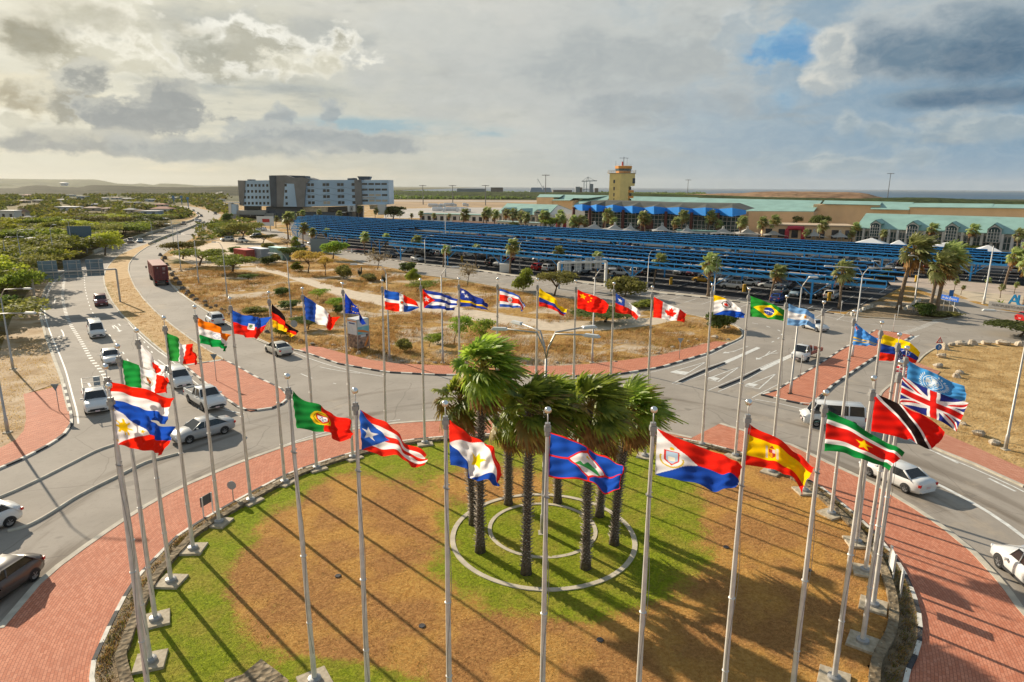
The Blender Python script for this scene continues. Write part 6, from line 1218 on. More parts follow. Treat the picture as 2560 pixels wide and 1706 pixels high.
car('pickup', 'white', (246, 1040), (238, 998), 'white pickup with a ladder rack beside the left brick verge', extras=('rack',), anchor='front', cat='pickup truck', name='pickup_truck')
car('sedan', 'white', (284, 916), (275, 896), 'white sedan driving up behind the rack pickup', anchor='front')
car('van', 'white', (246, 848), (234, 822), 'white passenger van on the middle lane of the approach road', anchor='front', cat='van', name='van')
car('suv', 'maroon', (255, 768), (249, 750), 'dark red sport utility car passing under the left sign gantry', anchor='front')
car('suv', 'white', (531, 805), (547, 817), 'pale sport utility car driving away beside the dark boulders', anchor='rear', extras=('roofrail',))
car('sedan', 'cream', (690, 881), (718, 893), 'old cream white sedan with black bumper leaving the roundabout', anchor='rear')
car('hatch', 'white', (-62, 1336), (43, 1296), 'white hatchback with rear spoiler cut by the left edge of the photo', extras=('spoiler',), anchor='rear')
car('hatch', 'brown', (-45, 1513), (82, 1428), 'dark brown hatchback in the bottom left corner of the photo', anchor='rear')
car('sedan', 'white', (2215, 1196), (2318, 1243), 'white sedan driving up the ring road under the right hand flags', anchor='rear')
car('suv', 'white', (2512, 1398), (2600, 1475), 'white car entering the photo at its right edge', anchor='front')
car('van', 'white', (2012, 1058), (2146, 1068), 'white minibus with teal wavy graphics behind the flagpoles', extras=('stripe',), cat='van', name='van')
car('flatbed', 'white', (1992, 906), (2036, 890), 'small white flatbed truck with faded red side boards', anchor='front', cat='truck', name='small_truck')
car('hatch', 'white', (2062, 832), (2026, 822), 'small white hatchback just right of the pale blue and white flag', anchor='front')
car('hatch', 'red', (2610, 800), (2548, 806), 'bright red hatchback at the right edge of the photo', anchor='rear')
car('suv', 'tan', (325, 609), (334, 603), 'bronze car on the highway left of the light blue one', 'distant cars on the highway', anchor='front')
car('sedan', 'lblue', (349, 608), (357, 602), 'light blue car on the highway at the tip of the grass median', 'distant cars on the highway', anchor='front')
for (x, y, x2, y2, k, c, l) in ((458, 563, 468, 559, 'suv', 'tan', 'bronze car on the highway bridge ramp beside the barrier'), (497, 571, 505, 566, 'hatch', 'silver', 'grey car alone on the right carriageway of the highway'), (491, 555, 496, 552, 'sedan', 'white', 'white car leading the queue on the highway bend'), (499, 556, 503, 553, 'sedan', 'silver', 'silver car beside the leading white one on the highway bend'), (503, 543, 505, 540, 'hatch', 'dark', 'dark car in the middle of the highway bend'), (495, 536, 492, 533, 'sedan', 'white', 'white car high up the highway bend'), (484, 529, 480, 526, 'sedan', 'silver', 'farthest silver car on the highway bend'), (539, 537, 531, 534, 'suv', 'dark', 'dark car on the outer carriageway near the hotel')):
 car(k, c, (x, y), (x2, y2), l, 'distant cars on the highway', anchor='front')
for (x, y, x2, y2, k, c, l) in ((556, 604, 580, 603, 'suv', 'white', 'white car parked first in the sandy lot'), (618, 608, 590, 606, 'pickup', 'white', 'white pickup parked in the sandy lot'), (629, 596, 650, 594, 'suv', 'silver', 'silver car parked at the far side of the sandy lot'), (640, 579, 650, 577, 'sedan', 'white', 'white car parked by the red and white billboard'), (653, 578, 664, 576, 'hatch', 'white', 'white hatchback parked nearest the red and white billboard'), (774, 612, 793, 611, 'hatch', 'white', 'white hatchback at the car park entrance'), (736, 622, 757, 620, 'sedan', 'silver', 'silver sedan on the entrance road behind the thorn tree'), (1058, 655, 1030, 650, 'sedan', 'white', 'white car in the sun at the edge of the car park'), (990, 645, 965, 641, 'suv', 'dark', 'black car behind the sparse thorn tree'), (1073, 640, 1050, 638, 'pickup', 'dark', 'dark pickup behind the sunlit white car'), (78, 646, 97, 647, 'hatch', 'white', 'white car half hidden in the scrub on the far left')):
 car(k, c, (x, y), (x2, y2), l, 'parked cars outside the car park')
# cars under the canopy
ua = R(-38); U = Vector((math.cos(ua), math.sin(ua), 0)); Wd = Vector((-U.y, U.x, 0))
vis = [(1352, 655, 'suv', 'white', 0), (1320, 652, 'hatch', 'silver', 0), (1556, 690, 'pickup', 'white', 0), (1529, 677, 'suv', 'silver', 0), (1510, 707, 'suv', 'dark', 0), (1772, 696, 'suv', 'white', 0), (1813, 694, 'hatch', 'white', 0), (1758, 705, 'sedan', 'yellow', 0), (1831, 722, 'suv', 'white', 0), (1870, 713, 'sedan', 'white', 0), (1926, 720, 'sedan', 'white', 0), (1977, 705, 'suv', 'silver', 0), (1944, 754, 'hatch', 'blue', 0), (1895, 700, 'hatch', 'silver', 0), (2391, 683, 'suv', 'white', 0), (1140, 640, 'suv', 'silver', 0), (1215, 647, 'sedan', 'dark', 0), (1178, 642, 'hatch', 'white', 0)]
vl = ['white sport utility car under the front canopy beside a palm', 'silver hatchback left of the white sport utility car under the front canopy', 'white pickup seen between the legs of the white gantry', 'silver car behind the white pickup at the gantry', 'black car at the right leg of the white gantry', 'white car parked behind the yellow taxi', 'white hatchback right of the car behind the yellow taxi', 'yellow taxi under the front canopy', 'white sport utility car below the two pale sedans', 'white sedan at the front right of the car park, left one', 'white sedan at the front right of the car park, right one', 'silver car farthest right under the front canopy', 'dark blue hatchback in front of the canopy columns', 'silver hatchback behind the pair of white sedans', 'white sport utility car under the rear right canopy', 'silver car under the left part of the front canopy', 'dark sedan in the shade under the left front canopy', 'white hatchback in the shade under the left front canopy']
for (x, y, k, c, q), l in zip(vis, vl):
 p = gp(x, y, .012); d = -U if c != 'blue' else Wd; key = (k, c, ()); a = math.atan2(d.y, d.x)
 if key not in CARP: r = make_car(*key); CARP[key] = r; r.location = p; r.rotation_euler = (0, 0, a)
 else: r = copy_tree(CARP[key], loc=p, rz=a)
 tag(r, l, 'car', 'cars parked in the covered car park')
rg = random.Random(11); cols = ['white', 'silver', 'dark', 'white', 'dark', 'maroon', 'silver', 'lblue', 'red']; ks = ['suv', 'sedan', 'hatch', 'suv', 'pickup']
k = 0; colw = dict(white='white', silver='silver', dark='black', maroon='dark red', lblue='light blue', red='red')
for w0, u0, u1 in ((126, -125, -24), (134, -150, -28), (141, -160, -28), (150, -150, -30), (178, -180, 18), (185, -180, 18), (194, -170, 10)):
 u = u0; nr = 0
 while u < u1:
  u += 2.9
  if rg.random() > .34: continue
  p = U * u + Wd * (w0 + rg.uniform(-.3, .3)); c = rg.choice(cols); kd = rg.choice(ks); key = (kd, c, ()); a = ua + R(90 if rg.random() < .5 else -90)
  q = px_of(p)
  if q[0] > 2600 or any(abs(q[0] - v[0]) < 22 and abs(q[1] - v[1]) < 12 for v in vis): continue
  if key not in CARP: r = make_car(*key); CARP[key] = r; r.location = p; r.rotation_euler = (0, 0, a)
  else: r = copy_tree(CARP[key], loc=p, rz=a)
  nr += 1; k += 1
  tag(r, '%s %s, %s from the left in %s row under the %s canopy' % (colw[c], dict(suv='sport utility car', sedan='sedan', hatch='hatchback', pickup='pickup')[kd], ordn(nr - 1), {126: 'nearest', 134: 'second', 141: 'third', 150: 'farthest', 178: 'nearest', 185: 'middle', 194: 'farthest'}[w0], 'front' if w0 < 160 else 'rear'), 'car', 'cars parked in the shade under the canopies')
print('dark parked', k)
# container lorry driving away
def lorry():
 B_ = gp(406, 716, .012); d = (gp(378, 682, .012) - B_).normalized(); r = empty('container_lorry', B_, math.atan2(d.y, d.x), 'lorry with a dark red shipping container driving away on the highway', 'truck')
 mr_ = mat('container_red', (.20, .035, .035), .6, var=.2, scale=1); m = MB(); L_, W_, z0, z1 = 12.2, 2.44, 1.25, 3.95
 m.box((L_ / 2 + .1, 0, (z0 + z1) / 2), (L_, W_, z1 - z0))
 for k in range(40):
  for s in (-1, 1): m.box((.4 + k * .3, s * (W_ / 2 + .01), (z0 + z1) / 2), (.12, .05, z1 - z0 - .3))
 m.box((.1, 0, z1 + .0), (.16, W_ + .06, .16)); m.box((.1, 0, z0), (.16, W_ + .06, .16))
 for s in (-1, 1): m.box((.1, s * (W_ / 2 - .03), (z0 + z1) / 2), (.18, .18, z1 - z0))
 m.build('container', mr_, r)
 m = MB()
 for s in (-1, 1): m.box((.06, s * .58, (z0 + z1) / 2), (.04, 1.06, z1 - z0 - .3))
 m.build('container_doors', mat('door_red', (.14, .03, .035), .6, var=.2, scale=2), r)
 m = MB()
 for y in (-.85, -.3, .3, .85): m.tube([(.02, y, z0 + .1), (.02, y, z1 - .1)], .025, 6)
 m.build('lock_rods', M_TRIM, r)
 m = MB(); wt = mat('container_lettering', (.6, .56, .56), .6)
 for k, (y, z, w, h) in enumerate(((-.55, 3.5, .6, .09), (-.55, 3.3, .45, .07), (-.6, 3.1, .5, .05), (.5, 3.55, .16, .16), (-.5, 2.6, .35, .05), (-.5, 2.5, .4, .05))): m.box((.035, y, z), (.01, w, h))
 m.build('lettering', wt, r)
 m = MB(); m.box((6.5, 0, 1.05), (12.6, .9, .25)); m.box((.3, 0, .75), (.12, 2.3, .16)); m.build('chassis', M_TRIM, r)
 for x in (.9, 2.15, 3.4, 11.0, 12.2):
  for s in (-1, 1): m = MB(); m.tube([(x, s * .78, .5), (x, s * 1.2, .5)], .5, 16); m.build('wheel', M_TYRE, r)
 m = MB(); m.box((13.6, 0, 1.9), (2.0, 2.4, 2.5), taper=.94); m.box((14.1, 0, .7), (1.6, 2.2, .5)); m.build('cab', paint('white'), r)
 for s in (-1, 1): m = MB(); m.box((.06, s * .95, .85), (.06, .35, .15)); m.build('taillight', M_TL, r); m = MB(); m.box((14.3, s * 1.45, 2.3), (.15, .25, .5)); m.build('side_mirror', M_TRIM, r)
lorry()
# shipping containers in the sandy lot
def box_container(px, col, label, L_=6.1, h=2.6, w=2.44, rz=R(-40)):
 B_ = gp(*px); r = empty('shipping_container', B_, rz, label, 'container', 'containers standing in the dry field'); m = MB(); m.box((0, 0, h / 2 + .05), (L_, w, h))
 for k in range(int(L_ / .4)):
  for s in (-1, 1): m.box((-L_ / 2 + .3 + k * .4, s * (w / 2 + .01), h / 2), (.18, .05, h - .3))
 m.build('walls', mat('container_paint', col, .6, var=.15, scale=1), r); m = MB(); m.box((0, 0, h + .08), (L_ + .04, w + .04, .06)); m.build('roof', mat('container_roof', tuple(min(1, c * 1.9 + .12) for c in col), .6), r)
 m = MB()
 for s in (-1, 1): m.box((L_ / 2 + .02, s * .58, h / 2), (.04, 1.1, h - .3))
 m.build('doors', mat('container_door', tuple(c * .7 for c in col), .6), r)
box_container((612, 652), (.40, .07, .05), 'rust red shipping container, leftmost of the three', h=2.9)
box_container((648, 651), (.38, .42, .46), 'light grey shipping container in the middle of the three', 6.6, 3.1)
box_container((700, 648), (.28, .45, .43), 'pale teal shipping container, rightmost of the three', 6.8, 3.0)
# ================================================================ lamps, gantries, signs
M_GAL = mat('galvanised', (.46, .45, .43), .5, metal=.35, var=.1, scale=3); M_LAMPW = mat('lamp_housing', (.62, .64, .64), .4); M_SGB = mat('sign_back', (.13, .20, .25), .5, var=.15, scale=1.5); M_SGBL = mat('sign_back_light', (.30, .34, .37), .5); M_WHT = mat('white_steel', (.68, .68, .66), .5)
def lamp(base, topy, arms, label, group=None, r0=.11, mt=None, lift=.5, double_curve=True, z=0.0, H=None, tone=None):
 """arms: list of (length, azimuth in degrees)"""
 B = gp(*base, z); H = H or height_at(B, topy); root = empty('street_lamp', B, 0, label, 'street lamp', group); m = MB(); hb = H - (lift + .5 if arms else 0)
 m.tube([(0, 0, 0), (0, 0, 1.2), (0, 0, 1.25), (0, 0, hb)], [r0 * 1.25, r0 * 1.2, r0 * .9, r0 * .5], 10); m.build('pole', mt or M_GAL, root, smooth=True)
 m = MB(); m.box((0, 0, .05), (.5, .5, .12)); m.build('base', M_KC, root)
 for ln, az in arms:
  a = R(az); d = Vector((math.cos(a), math.sin(a), 0)); m = MB(); m.tube([Vector((0, 0, hb)), Vector((0, 0, hb + lift * .6)) + d * .12, Vector((0, 0, H - .12)) + d * .5, Vector((0, 0, H)) + d * ln], r0 * .38, 7); am = m.build('arm', mt or M_GAL, root, smooth=True)
  m = MB(); e = Vector((0, 0, H + .02)) + d * (ln + .35); m.box(e, (.9, .28, .12), rz=a, taper=.75); m.box(e - Vector((0, 0, .08)), (.7, .2, .05), rz=a); m.build('lamp_head', M_LAMPW, root)
 return root
ctr = lamp((1357, 1336), 842, [(2.1, 172), (2.1, 128), (2.1, 22), (2.1, -28)], 'lamp post with four arms in the very middle of the lawn', None, z=LZ, r0=.12, lift=1.0)
hw = 'street lamps along the highway and the field'
lamp((437, 634), 546, [(1.8, 170)], 'farthest street lamp at the left edge of the field, over the thorn trees', hw); lamp((453, 679), 560, [(2, 172)], 'street lamp at the field edge just right of the container lorry', hw); lamp((497, 710), 586, [(2.6, 175)], 'street lamp at the field edge left of the leaning umbrella tree', hw)
lamp((568, 743), 606, [(1.2, 170)], 'street lamp passing in front of the leaning umbrella tree', hw); lamp((729, 803), 634, [(2.0, 175)], 'street lamp with left pointing arm behind the black, red and gold flag', hw); lamp((974, 901), 662, [(3.2, 178)], 'street lamp with left pointing arm behind the quartered flag', hw)
lamp((1107, 908), 668, [(1.2, 5)], 'street lamp between the striped star flag and the two starred flag', hw); lamp((1480, 908), 672, [(1.5, 3)], 'street lamp with right pointing arm by the red starred flag', hw)
lamp((1975.5, 987), 693, [(.6, 0)], 'plain lamp pole on the near end of the right brick island', 'lamps on the right brick island'); lamp((2130, 893), 668, [(3.4, 170), (3.4, -8)], 'lamp post with two long arms on the right brick island', 'lamps on the right brick island', mt=M_WHT)
lamp((2513, 1126), 690, [(2.2, 160)], 'tall lamp pole in the right hand field, cut by the photo edge', None, H=10.5)
g2 = 'lamp posts of the car park'
for (b_, ty, az, l) in (((1299, 680), 603, 20, 'curved lamp post at the front canopy left of the white gantry'), ((1618, 726), 626, 20, 'curved lamp post right of the windswept yellow green tree'), ((1114, 693), 617, 20, 'curved lamp post left of the bare grey shrub'), ((1063, 661), 590, 20, 'lamp post beside the sunlit white car'), ((1114, 605), 520, 20, 'lamp post rising from the middle of the car park'), ((1785, 745), 640, 20, 'thin lamp post in front of the canopy above the compass flag'), ((1000, 560), 532, 20, 'double curved lamp post between the hotel and the small teal roofed hall'), ((726, 592), 545, 170, 'curved lamp post near the hotel entrance road'), ((2515, 612), 592, 0, 'short lamp post before the teal terminal at the right')):
 lamp(b_, ty, [(1.6, az)], l, g2)
lamp((2459, 760), 615, [], 'tall pale lamp mast at the palm beds on the right', None, r0=.16, mt=M_WHT); lamp((2282, 784), 640, [(1.0, 160)], 'pale pole leaning on the corner island beside the leaning palm', None, r0=.14)
g3 = 'street lamps in the wood on the left'
lamp((139, 668), 562, [(.8, 0)], 'street lamp behind the leftmost gantry panel', g3); lamp((183, 640), 550, [(1.2, 175), (2.2, 0)], 'two armed street lamp left of the blue sign panel', g3); lamp((23, 694), 592, [(3.6, 0)], 'street lamp with long right arm at the left edge, left one', g3); lamp((61, 697), 574, [(2.4, 0)], 'street lamp at the left edge beside the roof in the scrub', g3)
lamp((33, 924), 742, [(2.6, -2)], 'nearest street lamp on the left with its arm over the dirt path', g3, H=8.6); lamp((20, 1083), 667, [(3.0, -2)], 'lamp pole in the bottom left verge, beside the brick corner', g3, H=9.6); lamp((227, 622), 560, [(1.0, 0)], 'street lamp right of the blue sign panel', g3); lamp((382, 600), 548, [(1.5, 178)], 'street lamp at the highway barrier', g3); lamp((508, 582), 550, [], 'dark pole at the end of the highway median', g3)
# highway barriers
for nm, pts, h in (('left side', [(234, 634), (270, 620), (313, 605), (360, 590), (400, 578), (440, 566), (478, 554), (490, 547), (497, 541)], .9), ('median', [(372, 613), (392, 603), (420, 592), (450, 581), (480, 569), (500, 561), (512, 556)], .8)):
 P = spline(G(pts), 4); b = MB()
 for p, q in zip(P, P[1:]): b.bar(p + Vector((0, 0, h / 2)), q + Vector((0, 0, h / 2)), .35, h)
 tag(b.build('concrete_barrier', M_KC), 'concrete barrier wall along the %s of the highway' % nm, 'barrier')
# gantry 1
def gantry(A_, B_, H, signs, m, label, sm, w=.28):
 A, B = gp(*A_), gp(*B_); o = empty('sign_gantry', A, 0, label, 'sign gantry'); d = B - A; m1 = MB(); hA = H
 for p in (Vector(), d): q = MB(); q.box(p + Vector((0, 0, H / 2)), (w, w, H), rz=math.atan2(d.y, d.x)); q.build('leg', m, o)
 q = MB(); q.bar(Vector((0, 0, H)), d + Vector((0, 0, H)), w, w * .9); q.build('beam', m, o); n = Vector((-d.y, d.x, 0)).normalized()
 if n.y < 0: n = -n
 a = math.atan2(d.y, d.x)
 for s0, s1, z0, z1 in signs:
  c = d * ((s0 + s1) / 2) + n * .28; W_ = d.length * (s1 - s0); q = MB(); q.box(c + Vector((0, 0, (z0 + z1) / 2)), (W_, .06, z1 - z0), rz=a); s_ = q.build('sign_panel', sm, o)
  q = MB()
  for f in (.25, .75): q.box(d * (s0 + (s1 - s0) * f) + n * .19 + Vector((0, 0, (z0 + z1) / 2)), (.09, .09, (z1 - z0) * .9), rz=a)
  for f in (.2, .5, .8): q.box(c - n * .05 + Vector((0, 0, z0 + (z1 - z0) * f)), (W_ * .94, .05, .06), rz=a)
  q.build('sign_bracket', m, s_)
  s_.parent = o
 return o
gA, gB = gp(91, 770), gp(301, 756)
gh = (height_at(gA, 684) + height_at(gB, 672)) / 2
gantry((91, 770), (301, 756), gh, [(.085, .305, gh - 1.1, gh + 1.75), (.375, .585, gh - 1.1, gh + 1.7), (.64, .85, gh - 1.0, gh + 1.7)], M_GAL, 'grey gantry across the approach road with three dark sign backs', M_SGB)
gA = gp(1396, 699); hh = height_at(gA, 672)
wA, wB = gp(1396, 700), gp(1513, 715); hh = height_at(wA, 672); gh = (height_at(gp(1396, 722), 672))
gantry((1396, 722), (1513, 717), height_at(gp(1513, 717), 654), [(.12, .27, 3.0, 5.4), (.34, .49, 3.2, 5.6), (.56, .71, 3.4, 5.8), (.77, .92, 3.6, 6.0)], M_WHT, 'white gantry over the access road with four upright sign backs', M_SGBL, .45)
def sign(base, topy, shape, label, face, back=None, sz=.7, z=0.0, az=-90, post=None, extra=None, name='road_sign'):
 B = gp(*base, z); H = height_at(B, topy); o = empty(name, B, R(az), label, 'road sign'); m = MB(); m.tube([(0, 0, 0), (0, 0, H - .02)], .035, 7); m.build('post', post or M_GAL, o, smooth=True); m = MB(); c = H - sz / 2
 if shape == 'yield': m.slab([(.05, -sz / 2, H), (.05, sz / 2, H), (.05, 0, H - sz * .9)], (.02, 0, 0))
 elif shape == 'tri': m.slab([(.05, -sz / 2, H - sz * .9), (.05, sz / 2, H - sz * .9), (.05, 0, H)], (.02, 0, 0))
 elif shape == 'disc': m.slab([(.05, sz / 2 * math.cos(2 * math.pi * i / 24), c + sz / 2 * math.sin(2 * math.pi * i / 24)) for i in range(24)], (.02, 0, 0))
 elif shape == 'rect': m.box((.06, 0, c), (.03, sz * .7, sz))
 if shape: m.build('sign_plate', face, o)
 return o, H
M_SRED = mat('sign_red', (.50, .03, .03), .5); M_SBLU = mat('sign_blue', (.02, .16, .50), .5); M_SWH = mat('sign_white', (.75, .75, .75), .5)
sign((148, 1027), 963, 'yield', 'grey back of a give way sign on the left brick verge', M_SGB, z=.11); sign((541, 952), 888, 'yield', 'grey back of a give way sign on the brick median', M_SGB, z=.11)
sign((1698, 898), 848, 'yield', 'grey back of a give way sign on the brick verge under the maple leaf flag', M_SGBL, z=.11); sign((738, 850), 801, 'disc', 'back of a round sign behind the black, red and gold flag', M_SGBL, sz=.9)
sign((1999, 948), 890, 'rect', 'narrow white sign seen edge on near the flatbed truck', M_WHT, sz=.3, z=.11); sign((2232, 831), 788, None, 'bare white post at the far end of the right brick island', M_WHT, z=.11, post=M_WHT, name='post'); sign((2243, 798), 763, 'rect', 'thin white post on the corner island, beside the white kerb blocks', M_WHT, sz=.3, post=M_WHT); sign((2101, 789), 752, 'rect', 'thin white post at the right end of the car park kerb', M_WHT, sz=.3, post=M_WHT)
o, H = sign((2343, 887), 842, 'tri', 'red triangle warning sign above a blue disc at the right hand field', M_SRED, sz=.85)
m = MB(); m.slab([(.04, -.24, H - .64), (.04, .24, H - .64), (.04, 0, H - .2)], (-.015, 0, 0)); m.slab([(.085, -.24, H - .66), (.085, .24, H - .66), (.085, 0, H - .2)], (.008, 0, 0)); m.build('sign_field', M_SWH, o); m = MB(); m.box((.1, 0, H - .45), (.012, .05, .2)); m.box((.1, 0, H - .6), (.012, .05, .05)); m.build('exclamation_mark', M_TRIM, o)
m = MB(); m.slab([(.06, .38 * math.cos(2 * math.pi * i / 24), H - 1.25 + .38 * math.sin(2 * math.pi * i / 24)) for i in range(24)], (.02, 0, 0)); m.build('blue_disc', M_SBLU, o); m = MB(); m.box((.09, .02, H - 1.25), (.012, .06, .44)); m.box((.09, .1, H - 1.22), (.012, .22, .06)); m.build('arrow_symbol', M_SWH, o)
# boards standing on the apron edge
def board(a, b_, z0, z1, label, face, back, cat='sign', z=.1, post=M_WHT):
 A, B = gp(*a, z), gp(*b_, z); o = empty('sign_board', A, 0, label, cat); d = B - A
 for p in (Vector(), d): m = MB(); m.bar(p, p + Vector((0, 0, z1)), .06); m.build('post', post, o)
 n = Vector((-d.y, d.x, 0)).normalized() * .04; m = MB(); m.slab([d * -.12 + Vector((0, 0, z0)) + n, d * 1.12 + Vector((0, 0, z0)) + n, d * 1.12 + Vector((0, 0, z1)) + n, d * -.12 + Vector((0, 0, z1)) + n], n * .8); m.build('board_panel', face, o); return o
board((510, 1298), (533, 1284), .75, 1.35, 'dark backed low board on two posts at the left edge of the lawn', mat('board_back', (.10, .10, .11), .6), None)
sign((584, 1254), 1206, 'disc', 'back of a round sign at the left kerb of the lawn', M_SGBL, sz=.55, z=.1)
board((2231, 1452), (2222, 1430), .5, 1.45, 'white framed board seen edge on at the right kerb of the lawn', M_WHT, None)
sign((2249, 1502), 1432, 'rect', 'small white post sign below the framed board at the right kerb', M_WHT, sz=.9, z=.1, post=M_WHT, az=150)
# blue sign back in the scrub
sA = gp(206, 634); o = empty('sign_board', sA, R(8), 'big blue grey sign back standing in the scrub left of the highway', 'sign'); hs = height_at(sA, 600)
m = MB(); m.box((0, 0, hs + 1.6), (6.2, .12, 4.4)); m.build('sign_panel', mat('sign_back_blue', (.07, .13, .21), .5, var=.1), o)
for x in (-1.2, 1.2): m = MB(); m.box((x, .15, (hs) / 2), (.25, .25, hs + 1)); m.build('post', M_GAL, o)
# small blue direction sign at the corner
A, B = gp(2357, 776, .1), gp(2383, 782, .1); o = empty('direction_sign', A, 0, 'long blue direction sign with white lettering on the corner island', 'sign'); d = B - A
for p in (Vector(), d): m = MB(); m.bar(p, p + Vector((0, 0, 2.6)), .07); m.build('post', M_WHT, o)
m = MB(); n = Vector((-d.y, d.x, 0)).normalized() * -.06; dn = d.normalized(); m.slab([d / 2 - dn * 1.75 + n + Vector((0, 0, 1.75)), d / 2 + dn * 1.75 + n + Vector((0, 0, 1.75)), d / 2 + dn * 1.75 + n + Vector((0, 0, 2.5)), d / 2 - dn * 1.75 + n + Vector((0, 0, 2.5))], -n * .6); pnl = m.build('sign_panel', mat('direction_blue', (.01, .13, .62), .45), o)
def text(s, size, loc, rot, m, parent=None, name='lettering', ext=.004, align='CENTER', sx=1.0):
 cu = bpy.data.curves.new('t', 'FONT'); cu.body = s; cu.size = size; cu.extrude = ext; cu.align_x = align; t = bpy.data.objects.new('t', cu); COL.objects.link(t)
 me = bpy.data.meshes.new_from_object(t.evaluated_get(bpy.context.evaluated_depsgraph_get())); bpy.data.objects.remove(t); bpy.data.curves.remove(cu)
 for v in me.vertices: v.co.x *= sx
 me.materials.clear(); me.materials.append(m); o = bpy.data.objects.new(name, me); COL.objects.link(o); o.location = loc; o.rotation_euler = rot
 if parent is not None: o.parent = parent; KIDS.setdefault(parent.name, []).append(o)
 return o
a = math.atan2(d.y, d.x); text('Aruba Airport', .5, tuple(d / 2 + n * 1.6 + Vector((0, 0, 1.97))), (R(90), 0, a), M_SWH, o)
sgn, H = sign((2370, 783), 727, 'rect', 'small blue square sign above the long blue direction sign', M_SBLU, sz=1.0, post=M_WHT, z=.1)
# round blue sign with hedge inside the car park
sign((2233, 690), 672, 'disc', 'round blue sign in the green shrubs inside the car park', M_SBLU, sz=1.1); sign((2199, 688), 675, 'disc', 'round red sign in the green shrubs inside the car park', M_SRED, sz=.9)
# big blue letters and the airport name wall at the right edge
A = gp(2492, 772); B = gp(2590, 786); d = (B - A).normalized(); a = math.atan2(d.y, d.x); o = empty('name_wall', A, a, 'low grey wall with the airport name in raised capitals', 'sign')
m = MB(); m.box((5.5, 0, .55), (13.5, .3, 1.0)); m.build('wall', mat('name_wall_concrete', (.36, .35, .34), .8, var=.1), o)
text('AEROPUERTO INTERNACIONAL REINA BEATRIX', .62, (-.8, -.17, .38), (R(90), 0, 0), mat('wall_lettering', (.13, .13, .13), .6), o, align='LEFT', sx=.88)
M_LET = mat('letter_blue', (.005, .24, .52), .45)
for ch, px, l in (('A', (2533, 766), 'large blue letter A standing on the plaza'), ('U', (2554, 769), 'large blue letter U standing on the plaza, cut by the photo edge')):
 p = gp(*px); t = text(ch, 2.6, (p.x, p.y, .2), (R(90), 0, a), M_LET, name='letter', ext=.18); tag(t, l, 'letter', 'blue letters standing on the plaza')
# agave, white kerb blocks, billboard tower in the field
agp = gp(2500, 763); V, F, MI = [], [], []; rg = random.Random(3)
b = MB()
for k in range(16):
 a2 = k * 2.4; e = R(rg.uniform(20, 70)); dd = Vector((math.cos(a2) * math.cos(e), math.sin(a2) * math.cos(e), math.sin(e))); t_ = Vector((-math.sin(a2), math.cos(a2), 0)) * .12; L3 = rg.uniform(.9, 1.4)
 b.add([t_ * .6, -t_ * .6, dd * L3 * .5 - t_, dd * L3 * .5 + t_, dd * L3 - Vector((0, 0, .1))], [(0, 1, 2, 3), (3, 2, 4)])
tag(b.build('agave', M_L['bright'], loc=agp), 'spiky green agave beside the blue letters', 'plant')
bl = [(2130 + i * 9.5, 790 - i * 4.2) for i in range(6)] + [(2262 + i * 7, 777 - i * 4.5) for i in range(6)]
for i, p in enumerate(bl):
 P_ = gp(*p); b = MB(); b.box((0, 0, .3), (.55, .4, .6), rz=R(20), taper=.8); tag(b.build('kerb_block', M_KW, loc=P_), '%s white painted block from the left of the row at the corner island' % ordn(i), 'bollard', 'white blocks on the corner island')
